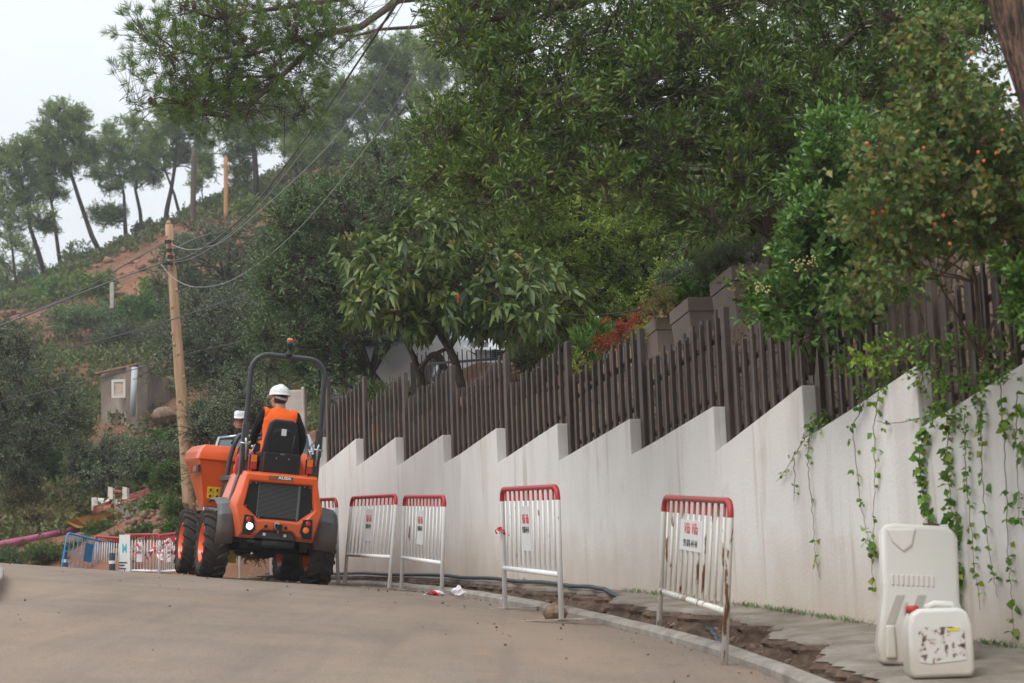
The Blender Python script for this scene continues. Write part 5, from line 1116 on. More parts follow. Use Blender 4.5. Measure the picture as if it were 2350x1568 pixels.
# local frame: x right, y away, z up. front face 0.50 wide
def stand(px, py, y0=9.5, y1=13.5):
    best = min(np.arange(y0, y1, .02), key=lambda Y: abs(W(px, py, Y).z-(G(kerbX(Y), Y)+.125))); p = W(px, py, best); return Vector((p.x, p.y, G(kerbX(p.y), p.y)+.125))
cbase = stand(2068, 1524); Yw = cbase.y; sc = 4570/Yw
Mw = Matrix.Translation(cbase) @ Matrix.Rotation(R(-7), 4, 'Z') @ Matrix.Rotation(R(2), 4, 'Y') @ Matrix.Diagonal((.98, .9, .90, 1)); wb = empty('water_barrier', label='tall white plastic water-filled barrier leaning by the wall', cat='barrier', mw=Mw)
front = [(-.105, .0), (.27, -.03), (.335, .02), (.36, .10), (.345, .30), (.325, .36), (.325, .74), (.30, .795), (.25, .815), (-.02, .835), (-.075, .825), (-.085, .80), (-.085, .45), (-.10, .30), (-.125, .12)]
mb = MB(); mb.prism(front, 0, .34); bd = mb.build('shell', M_PE1, wb, bevel=.06, seg=6); smooth_it(bd, 60)
bo_ = bd.modifiers.new('bool', 'BOOLEAN'); cut = MB(); cut.mi = 0
cb = MB()
for x0 in (-.04, .09): cb.prism([(x0, .20), (x0+.05, .20), (x0+.11, .40), (x0+.03, .40)], -.05, .035)
bd.modifiers.remove(bo_)
for x0 in (-.075, .04):
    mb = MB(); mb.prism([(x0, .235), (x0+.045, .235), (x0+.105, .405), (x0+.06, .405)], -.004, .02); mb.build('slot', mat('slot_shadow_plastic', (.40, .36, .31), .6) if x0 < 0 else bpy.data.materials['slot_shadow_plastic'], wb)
    mb = MB(); mb.prism([(x0-.005, .03), (x0+.055, .03), (x0+.045, .23), (x0, .23)], -.022, .02); mb.build('rib', M_PE1, wb, bevel=.015, seg=3)
mb = MB(); mb.ball((.035, .0, .32), (.014, .012, .05), 12, 8); mb.build('hole', bpy.data.materials['slot_shadow_plastic'], wb, smooth=True)
mb = MB(); mb.lathe([(.045, .0), (.045, .018), (.05, .022), (.038, .022), (.036, .004), (0, .004)], 24, M=Matrix.Translation((.19, .10, .812)) @ Matrix.Rotation(R(4), 4, 'Y')); mb.build('filler_hole', mat('brown_hole', (.13, .05, .025), .7), wb, smooth=True)
mb = MB(); mb.prism([(-.06, .80), (.10, .80), (.08, .70), (.03, .66), (-.03, .72)], -.012, .01); mb.build('hand_hold', M_PE, wb, bevel=.02, seg=3)
for k in range(9): pass
text_mesh('PERFIBER', .07, M_PE, 'embossed_lettering', wb, Matrix.Translation((.07, -.002, .50)) @ Matrix.Rotation(R(90), 4, 'X') @ Matrix.Rotation(R(-4), 4, 'Z'), extrude=.006, bold=.001) if False else None
mb = MB()
for k in range(9): mb.box(-.04+k*.027, -.026+k*.027, -.008, .004, .465-.0015*k, .53-.0015*k)
mb.build('embossed_marks', M_PE, wb, bevel=.004, seg=1)
cj = stand(2165, 1556); print('STAND', cbase, cj); Mj = Matrix.Translation(cj) @ Matrix.Rotation(R(-3), 4, 'Z') @ Matrix.Diagonal((.95, .95, .95, 1)); jc = empty('jerrycan', label='white plastic jerrycan with red cap and torn label standing in front of the water barrier', cat='jerrycan', mw=Mj)
mb = MB(); out2 = [(-.155, 0), (.155, 0), (.172, .04), (.172, .27), (.15, .34), (.115, .365), (-.10, .365), (-.145, .34), (-.165, .27), (-.172, .04)]; mb.prism(out2, 0, .27); o = mb.build('can', M_PE2, jc, bevel=.03, seg=4); smooth_it(o, 60)
mb = MB(); mb.prism([(-.118, .085), (-.06, .075), (.02, .08), (.125, .09), (.125, .262), (-.115, .268)], -.004, .01)
M_LAB = mat('torn_label', (.55, .50, .46), .7); t = M_LAB.node_tree; tcn = [n for n in t.nodes if n.type == 'TEX_COORD'][0]; n = t.nodes.new('ShaderNodeTexNoise'); n.inputs['Scale'].default_value = 28; n.inputs['Detail'].default_value = 8; t.links.new(tcn.outputs['Object'], n.inputs[0])
r = t.nodes.new('ShaderNodeValToRGB'); e = r.color_ramp.elements; e[0].position = .36; e[0].color = (.05, .045, .045, 1); e[1].position = .52; e[1].color = (.58, .55, .51, 1); q = e.new(.43); q.color = (.3, .19, .13, 1); q = e.new(.47); q.color = (.5, .46, .42, 1); t.links.new(n.outputs[0], r.inputs[0]); t.links.new(r.outputs[0], t.nodes['Principled BSDF'].inputs['Base Color'])
mb.v = [(v[0], v[1], v[2]-.0) for v in mb.v]; o = mb.build('label', M_LAB, jc); mb = MB(); mb.box(.04, .10, -.0065, -.0045, .242, .258); mb.build('yellow_mark', mat('yellow_print', (.62, .5, .02), .6), o)
mb = MB(); mb.lathe([(.035, 0), (.035, .035), (.03, .04), (0, .04)], 18, M=Matrix.Translation((-.12, .14, .345))); mb.build('cap', mat('red_cap', (.42, .03, .03), .45), jc, smooth=True)
mb = MB(); mb.tube([(.11, .14, .35), (.09, .14, .385), (0, .14, .392), (-.05, .14, .37)], .018, 10); mb.build('handle', M_PE2, jc, smooth=True)

# ================================================================== POLES AND WIRES
M_POLE = mat('pine_pole', (.46, .30, .19), .8, col2=(.30, .18, .105), vscale=3, mapping=(5, 5, .35), bump=.006, bscale=25, spec=.2)
M_POLED = mat('dark_pole', (.10, .07, .05), .85, var=.3, vscale=4, mapping=(4, 4, .4)); M_POLEO = mat('orange_pole', (.46, .21, .09), .8, var=.2, vscale=4, mapping=(4, 4, .4))
def pole(p0, p1, r0, r1, m, label, knots=0, n=8):
    root = empty('utility_pole', p0, label, 'pole'); mb = MB(); pts = [p0.lerp(p1, i/n)+Vector((.012*hn(i*2., 1), 0, 0)) for i in range(n+1)]; mb.tube(pts, [r0+(r1-r0)*i/n for i in range(n+1)], 18)
    tip = p1+Vector((0, 0, r1*1.1)); mb.tube([p1, tip], [r1, r1*.25], 18); mb.build('shaft', m, root, smooth=True, world=True)
    rd = random.Random(2)
    for i in range(knots):
        t_ = (i+.5)/knots+rd.uniform(-.03, .03); p = p0.lerp(p1, t_); a = rd.uniform(-2.6, -.5); rr_ = r0+(r1-r0)*t_; mb = MB(); c_ = p+Vector((math.cos(a), math.sin(a), 0))*rr_*.93; mb.ball(c_, (.035, .03, .04), 10, 7); mb.ball(c_+Vector((math.cos(a), math.sin(a), 0))*.024, (.012, .012, .014), 8, 6); mb.build('knot', M_POLE, root, smooth=True, world=True)
    return root
wp = pole(W(437, 1200, 38), W(387, 516, 38), .128, .075, M_POLE, 'leaning bare wooden utility pole behind the skip of the dumper', 16, 14)
pole(W(441, 530, 100), W(446, 340, 100), .15, .13, M_POLED, 'dark weathered pole on the ridge')
pole(W(518, 505, 98), W(518, 362, 98), .11, .10, M_POLEO, 'orange-brown pole on the ridge, shorter than its dark neighbour')
for (px, py, w_) in ((386, 555, .12), (389, 575, .1), (391, 590, .1), (386, 604, .2)):
    mb = MB(); p = W(px, py, 37.85); mb.box(-w_/2, w_/2, -.05, .03, -.03, .03); mb.tube([(w_/2, 0, 0), (w_/2+.05, 0, .03), (w_/2+.04, 0, -.05)], .012, 6); o = mb.build('insulator_bracket', M_BK, wp); o.matrix_parent_inverse = Matrix.Translation(-wp.location); o.location = p
M_WIRE = mat('wire', (.05, .05, .05), .5); M_WIREL = mat('pale_wire', (.34, .34, .33), .5)
def wire(pts, r, m, label, sub=10, group='overhead cables'):
    P_ = [W(*p) for p in pts]; n = len(P_); outp = []
    for i in range(n-1):
        a, b, c, d = P_[max(i-1, 0)], P_[i], P_[i+1], P_[min(i+2, n-1)]
        for k in range(sub):
            t_ = k/sub; outp.append(.5*((2*b)+(-a+c)*t_+(2*a-5*b+4*c-d)*t_*t_+(-a+3*b-3*c+d)*t_**3))
    outp.append(P_[-1]); mb = MB(); mb.tube(outp, r, 6); o = mb.build('cable', m, smooth=True); tag(o, label, 'cable', group)
wire([(386, 601, 37.8), (450, 580, 35), (560, 495, 30), (700, 320, 25), (830, 130, 20.5), (920, -10, 17.5), (990, -120, 15)], .0125, M_WIRE, 'thickest overhead cable running up from the pole to the top edge')
wire([(388, 604, 37.8), (455, 586, 35), (565, 503, 30), (712, 325, 25), (845, 135, 20.5), (935, -10, 17.5), (1000, -120, 15)], .0055, M_WIREL, 'thin pale cable just below the thickest overhead cable')
wire([(392, 560, 37.8), (430, 573, 36), (480, 566, 34), (530, 540, 32), (700, 390, 26), (830, 240, 22), (970, 10, 17), (1000, -50, 16)], .006, M_WIREL, 'pale service cable sagging to the right from the upper bracket')
wire([(370, 606, 37.6), (400, 640, 37), (450, 659, 36), (520, 648, 34), (600, 600, 31), (700, 510, 27), (840, 340, 22), (1000, 90, 17), (1060, -20, 16)], .0055, M_WIREL, 'lowest sagging cable that loops below the pole bracket')
wire([(386, 601, 37.8), (350, 611, 36), (250, 648, 33), (120, 700, 30), (0, 748, 27), (-80, 780, 26)], .0125, M_WIRE, 'thick cable from the pole down to the left edge')
wire([(384, 556, 37.8), (300, 600, 45), (200, 660, 52), (100, 705, 58), (0, 740, 64), (-60, 760, 66)], .012, M_WIRE, 'thin line behind the thick cable on the left')
wire([(640, 640, 40), (560, 675, 38), (430, 722, 36), (280, 768, 34), (140, 803, 32)], .010, M_WIRE, 'black cable crossing behind the wooden pole')
wire([(640, 770, 50), (480, 800, 48), (300, 850, 46), (120, 895, 44), (-30, 930, 42)], .011, M_WIRE, 'low black cable passing in front of the hut')
wire([(392, 575, 38), (470, 540, 60), (560, 525, 70), (700, 505, 80), (800, 490, 88)], .014, M_WIRE, 'thin black line from the pole across the red slope')
wire([(447, 352, 100), (480, 353, 100), (560, 352, 100), (640, 352, 100)], .014, M_WIRE, 'level line from the dark ridge pole into the pines')
# number stop
# ================================================================== VEGETATION
M_BARKP = mat('pine_bark', (.15, .11, .088), .95, col2=(.06, .045, .038), vscale=5, mapping=(6, 6, 1), bump=.03, bscale=12, spec=.1)
M_BARKG = mat('grey_bark', (.13, .105, .08), .9, col2=(.055, .042, .032), vscale=4, mapping=(4, 4, 1), bump=.012, bscale=18, spec=.1)
M_BARKD = mat('dark_bark', (.06, .045, .035), .9, var=.4, vscale=6, mapping=(3, 3, 1), spec=.1)
M_TWIG = mat('twigs', (.10, .075, .055), .9, spec=.1)
M_PINE = leaf_mat('pine_needles', [(.022, .042, .014), (.045, .08, .02), (.075, .115, .03), (.10, .135, .04)], .55, .25)
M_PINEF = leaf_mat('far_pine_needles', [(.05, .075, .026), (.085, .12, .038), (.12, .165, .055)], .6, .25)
M_LAUR = leaf_mat('laurel_leaves', [(.016, .034, .009), (.030, .058, .014), (.050, .088, .02), (.085, .125, .03), (.13, .13, .03)], .38, .22, .5)
M_OLIV = leaf_mat('olive_leaves', [(.026, .048, .022), (.045, .08, .032), (.075, .115, .055), (.14, .175, .10)], .5, .2, bl=1.6)
M_OLIVG = leaf_mat('silver_olive_leaves', [(.05, .065, .04), (.09, .115, .075), (.16, .185, .13)], .55, .2, bl=1.6)
M_OAK = leaf_mat('holm_oak_leaves', [(.022, .032, .018), (.042, .056, .032), (.075, .09, .055), (.12, .135, .09)], .5, .15, bl=1.6)
M_YG = leaf_mat('yellow_green_leaves', [(.035, .06, .015), (.075, .11, .025), (.13, .17, .035), (.20, .23, .055)], .5, .25)
M_LOQ = leaf_mat('loquat_leaves', [(.024, .04, .022), (.038, .062, .03), (.06, .09, .04), (.08, .11, .045), (.115, .135, .045), (.10, .08, .045)], .42, .2, .5)
M_PRIV = leaf_mat('privet_leaves', [(.018, .045, .013), (.038, .085, .022), (.07, .13, .035), (.12, .19, .055)], .3, .25, .5)
M_ROSE = leaf_mat('rose_leaves', [(.018, .04, .014), (.032, .06, .02), (.05, .085, .028), (.075, .105, .04), (.14, .12, .06), (.19, .10, .06)], .5, .3)
M_BRG = leaf_mat('bright_bush_leaves', [(.02, .05, .012), (.045, .095, .02), (.08, .145, .03)], .5, .25)
M_DRY = leaf_mat('dry_brush', [(.09, .075, .045), (.14, .115, .07), (.10, .11, .05)], .8, .2)
M_REDL = leaf_mat('red_nandina', [(.13, .012, .008), (.2, .022, .012), (.25, .05, .018)], .5, .3)
M_IVY = leaf_mat('ivy_leaves', [(.03, .08, .015), (.06, .13, .025), (.10, .17, .03), (.16, .16, .04)], .4, .25)

# far pines on the ridge ------------------------------------------------------
def fpine(label, Y, trunk, crown, tr0=.24, dens=1.0, seed=0):
    tr0 *= .62
    tp = [W(x*.5267, y*.5267+183.6, Y+random.uniform(-.4, .4)) for x, y in trunk]; base = hillpt(tp[0])
    tp[0] = base-Vector((0, 0, .4)); tr = [tr0*(1-.72*i/(len(tp)-1)) for i in range(len(tp))]
    cl = []
    for (x, y, rx, ry) in crown:
        s = .5267/4570*Y; c = W(x*.5267, y*.5267+183.6, Y+random.uniform(-1.2, 1.2)); cl.append((c, (rx*s*1.2, max(rx, ry)*s*1.05, ry*s*1.45)))
    n = len(cl); area = sum(r[0]*r[2] for _, r in cl)/n
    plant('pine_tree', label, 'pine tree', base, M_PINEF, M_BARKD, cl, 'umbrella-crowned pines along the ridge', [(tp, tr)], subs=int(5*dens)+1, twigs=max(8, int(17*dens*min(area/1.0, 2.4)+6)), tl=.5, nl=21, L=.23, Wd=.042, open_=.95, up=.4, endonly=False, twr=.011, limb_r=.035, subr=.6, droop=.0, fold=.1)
def hillpt(p): z = H(p.x, p.y); return Vector((p.x, p.y, z))
FP = [
 ('tallest pine on the ridge, its crown standing highest against the sky', 108, [(462, 800), (400, 680), (345, 520), (300, 380), (270, 250), (268, 150)], [(285, 135, 85, 35), (225, 165, 60, 38), (340, 170, 55, 38), (270, 215, 100, 40), (215, 260, 70, 32), (325, 265, 80, 38), (255, 315, 80, 34), (375, 305, 50, 26), (200, 345, 70, 30), (310, 355, 75, 28), (240, 395, 80, 26), (380, 350, 35, 20)], .26, 1.1),
 ('leaning pine left of the tallest one, trunk slanting down to the right', 106, [(212, 895), (170, 760), (130, 640), (115, 520), (90, 420), (70, 330)], [(110, 290, 60, 30), (50, 320, 60, 30), (90, 360, 80, 32), (20, 400, 60, 34), (120, 420, 80, 32), (60, 470, 80, 32), (140, 490, 60, 26), (100, 545, 80, 26), (30, 530, 50, 28), (170, 600, 60, 20), (200, 650, 40, 16)], .24, 1.0),
 ('pine with a straight thin trunk between the leaning one and the tallest', 112, [(275, 775), (240, 640), (225, 540), (218, 450), (200, 350)], [(180, 300, 55, 28), (215, 350, 60, 30), (170, 395, 60, 30), (235, 420, 60, 28), (190, 460, 60, 28), (260, 480, 50, 24), (215, 515, 60, 22)], .2, .8),
 ('low pine at the left edge with a bare slender trunk', 104, [(90, 970), (65, 850), (50, 700), (40, 600)], [(40, 560, 50, 30), (15, 620, 55, 30), (70, 640, 50, 24), (20, 690, 50, 24), (60, 720, 40, 18), (5, 780, 40, 24)], .17, .7),
 ('slim young pine among the trunks at the far left', 118, [(125, 950), (122, 850), (128, 760)], [(125, 800, 30, 20), (120, 840, 26, 18), (130, 760, 25, 18)], .1, .6),
 ('tiny pine at the very left edge of the ridge', 118, [(35, 980), (32, 880), (30, 800)], [(30, 860, 34, 24), (20, 900, 34, 22), (40, 820, 30, 20), (-10, 880, 40, 30)], .12, .7),
 ('pine with a dark upright trunk left of the twin pines', 112, [(552, 720), (545, 620), (540, 500), (525, 420)], [(475, 230, 34, 26), (500, 290, 60, 30), (545, 330, 70, 30), (465, 350, 60, 28), (520, 390, 80, 28), (440, 420, 50, 24), (560, 430, 60, 24), (490, 470, 50, 16), (440, 590, 40, 18), (500, 575, 50, 16), (480, 620, 50, 14)], .24, 1.0),
 ('pine directly behind the upright trunk, slanting left at its foot', 116, [(628, 685), (610, 570), (590, 480), (600, 380), (585, 280)], [(570, 190, 45, 26), (610, 220, 60, 30), (580, 265, 60, 28), (640, 290, 55, 28), (600, 340, 65, 26), (650, 370, 50, 22), (610, 415, 60, 22), (670, 430, 36, 18)], .22, .9),
 ('tall curved pine whose two trunks cross above the ridge', 110, [(712, 655), (728, 560), (745, 480), (762, 380), (770, 250), (788, 130)], [(770, 65, 60, 28), (825, 85, 50, 28), (735, 110, 60, 30), (800, 130, 70, 30), (850, 160, 50, 26), (730, 180, 70, 30), (790, 205, 70, 28), (700, 235, 50, 26), (860, 225, 60, 26), (750, 270, 60, 24), (890, 275, 45, 20), (830, 310, 60, 20), (700, 330, 50, 20), (870, 350, 50, 18), (770, 350, 50, 18), (890, 400, 40, 16)], .26, 1.0),
 ('second trunk pine crossing behind the curved one', 113, [(800, 605), (760, 500), (722, 400), (705, 310)], [(690, 240, 50, 28), (650, 280, 50, 26), (700, 300, 50, 26), (660, 340, 50, 24), (690, 390, 50, 20)], .17, .8),
 ('thin almost leafless sapling beside the dark ridge pole', 106, [(893, 535), (880, 490), (885, 430), (895, 380)], [(880, 430, 30, 16), (905, 400, 26, 16), (870, 460, 24, 12)], .07, .4),
]
def z5(x, y): return (x*.41+275.4)/.5267, (y*.41-183.6)/.5267
def cv(l): return [z5(x, y)+((r*.41/.5267, s*.41/.5267) if False else ()) for x, y, *q in l for r, s in [q or (0, 0)]]
def cvc(l): return [(*z5(x, y), r*.78, s*.78) for x, y, r, s in l]
FP2 = [
 ('dense pine right of the orange pole, its crown low over the slope', 104, [(770, 1060), (755, 880), (742, 760), (700, 650)], [(640, 620, 80, 50), (720, 600, 90, 50), (600, 690, 70, 45), (690, 700, 90, 50), (780, 680, 80, 50), (640, 770, 80, 40), (740, 790, 90, 40), (660, 850, 70, 35), (820, 770, 60, 40), (650, 930, 60, 40), (690, 990, 50, 40), (620, 560, 60, 40)], .3, 1.1),
 ('broad pine in the middle of the ridge behind the cables', 100, [(985, 1010), (1000, 860), (965, 700), (945, 560)], [(900, 560, 90, 50), (1000, 560, 90, 50), (880, 650, 90, 50), (980, 650, 90, 50), (1060, 700, 90, 50), (930, 740, 90, 45), (1030, 790, 90, 45), (1120, 780, 90, 45), (980, 850, 90, 40), (1080, 860, 90, 40), (1180, 830, 80, 40), (1000, 930, 80, 35), (1180, 900, 70, 30)], .32, 1.1),
 ('pine with a forked trunk right of the broad middle one', 107, [(1072, 1010), (1078, 900), (1105, 700), (1150, 560)], [(1120, 560, 90, 45), (1220, 560, 90, 45), (1160, 640, 90, 45), (1260, 650, 90, 45), (1200, 720, 90, 45), (1300, 740, 80, 45), (1250, 480, 90, 45), (1340, 560, 80, 45), (1180, 480, 80, 40)], .3, 1.0),
 ('distant pine seen thinly between the broad ones', 114, [(1392, 870), (1385, 780), (1380, 640)], [(1370, 600, 70, 40), (1420, 560, 70, 40), (1350, 680, 70, 40), (1420, 660, 70, 40), (1390, 740, 60, 30)], .18, .8),
 ('pine with a thick trunk near the edge of the laurel', 104, [(1565, 850), (1550, 650), (1522, 500), (1500, 380)], [(1450, 330, 90, 50), (1540, 340, 90, 50), (1420, 430, 90, 50), (1520, 440, 100, 50), (1610, 440, 90, 50), (1470, 530, 90, 45), (1580, 540, 90, 45), (1640, 620, 80, 40), (1500, 620, 80, 40), (1400, 540, 80, 40), (1680, 530, 80, 50), (1650, 720, 70, 40), (1500, 720, 60, 30), (1560, 250, 90, 50), (1460, 240, 90, 50), (1660, 330, 90, 50)], .32, 1.1),
 ('pine glimpsed through the laurel leaves', 100, [(1880, 900), (1900, 640), (1880, 400)], [(1750, 300, 100, 60), (1850, 280, 110, 60), (1760, 420, 110, 60), (1870, 440, 110, 60), (1960, 380, 110, 60), (1780, 560, 110, 60), (1900, 600, 110, 60), (1800, 180, 110, 60), (1920, 180, 100, 60), (1740, 680, 90, 50), (1850, 740, 90, 50)], .34, .9),
]
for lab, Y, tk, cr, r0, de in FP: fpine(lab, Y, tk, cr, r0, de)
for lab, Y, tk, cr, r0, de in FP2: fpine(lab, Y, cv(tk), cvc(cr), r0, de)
# pines behind the laurel at the right, seen only as gaps
for i, (px, py) in enumerate(((1750, 200), (2000, 150), (2230, 180))):
    cl = [(W(px+random.uniform(-130, 130), py+random.uniform(-170, 120), 62+random.uniform(-3, 3)), (1.2, 1.2, .8)) for _ in range(9)]
    b_ = hillpt(W(px, 400, 62)); tp = [b_-Vector((0, 0, .3)), W(px-10, 300, 62), W(px-25, 150, 62), W(px-20, 0, 62)]
    plant('pine_tree', ('slim', 'middle', 'right-hand')[i]+' pine glimpsed through gaps in the canopy at the upper right', 'pine tree', b_, M_PINEF, M_BARKG, cl, None, [(tp, [.2, .17, .13, .08])], subs=5, twigs=10, tl=.4, nl=14, L=.18, Wd=.03, open_=.95, up=.3, twr=.01, limb_r=.05)

# hill bushes --------------------------------------------------------------------
def hbush(px, py, Y, rx, rz, m, label, L=.10, n=6, group='bushes scattered over the hillside', Wd=None, dens=1.0, tw=M_TWIG, name='bush', up=.3, **kw):
    s = Y/4570; cl = []
    for i in range(n):
        a = random.uniform(-1, 1); b = random.uniform(-1, 1); c = W(px+a*rx*.7, py+b*rz*.55*(1-abs(a)*.4), Y+random.uniform(-1, 1)*rx*s*.5); k = random.uniform(.42, .62); cl.append((c, (rx*s*k, rx*s*k, min(rx, rz)*s*k*1.1)))
    R0 = max(rx, rz)*s
    return bush(name, label, 'bush', m, tw, cl, group, subs=6, twigs=max(6, int(12*dens)), tl=R0*.2+.1, nl=10, L=L, Wd=Wd or L*.45, open_=.9, up=up, twr=.008, subr=.5, **kw)
def oak(poly, Y0, Y1, n, r, m, label, L, trunk, tn='oak_tree', cat='tree', dens=1, seed=1, bark=None, tr=.16, nl=10, Wd=None, tl=.3, **kw):
    cl = fill_clumps(poly, Y0, Y1, n, r, seed); tp = [W(*q) for q in trunk]; 
    return plant(tn, label, cat, tp[0], m, bark or M_BARKD, cl, None, [(tp, [tr*(1-.6*i/(len(tp)-1)) for i in range(len(tp))])], subs=6, twigs=int(12*dens), tl=tl, nl=nl, L=L, Wd=Wd or L*.45, open_=.85, up=.2, twr=.008, limb_r=.05, subr=.5, **kw)
oak([(370, 620), (400, 560), (480, 530), (600, 540), (645, 600), (630, 690), (560, 730), (470, 720), (400, 700)], 66, 72, 30, 1.0, M_OAK, 'dull green holm oak just right of the top of the wooden pole', .10, [(545, 800, 68), (540, 720, 68), (520, 640, 68)], dens=1.1, seed=2, tl=.4)
oak([(390, 800), (410, 750), (460, 720), (520, 700), (600, 720), (620, 780), (610, 850), (580, 880), (530, 890), (490, 850), (450, 840), (400, 820)], 50, 56, 44, .85, M_OAK, 'big dark holm oak behind the wooden pole and above the hut', .085, [(560, 950, 53), (555, 880, 53), (520, 780, 53)], dens=1.2, seed=3, tl=.35)
oak([(-60, 760), (40, 770), (90, 820), (110, 890), (160, 920), (180, 970), (150, 1000), (80, 1000), (20, 1050), (-60, 1070)], 44, 50, 36, .7, M_OAK, 'large grey-green oak filling the left edge below the slope', .075, [(60, 1120, 47), (60, 1000, 47), (40, 850, 47)], dens=1.2, seed=4, tl=.32)
oak([(150, 1080), (180, 1030), (220, 1005), (270, 1030), (290, 1060), (265, 1095), (220, 1105), (170, 1100)], 44.5, 47, 16, .36, M_OLIVG, 'small rounded olive tree with a thin trunk above the white container', .06, [(247, 1215, 44.5), (245, 1170, 44.8), (235, 1100, 45.5)], tn='olive_tree', dens=1.0, seed=5, tl=.25, tr=.05)
oak([(440, 1040), (460, 960), (520, 900), (560, 880), (590, 900), (600, 960), (595, 1060), (540, 1100), (470, 1100)], 37, 41, 20, .5, M_OLIVG, 'silvery olive tree behind the driver and the wooden pole', .085, [(540, 1150, 39), (535, 1080, 39), (520, 1000, 39)], tn='olive_tree', dens=1.0, seed=6, tl=.4, Wd=.016, tr=.08)
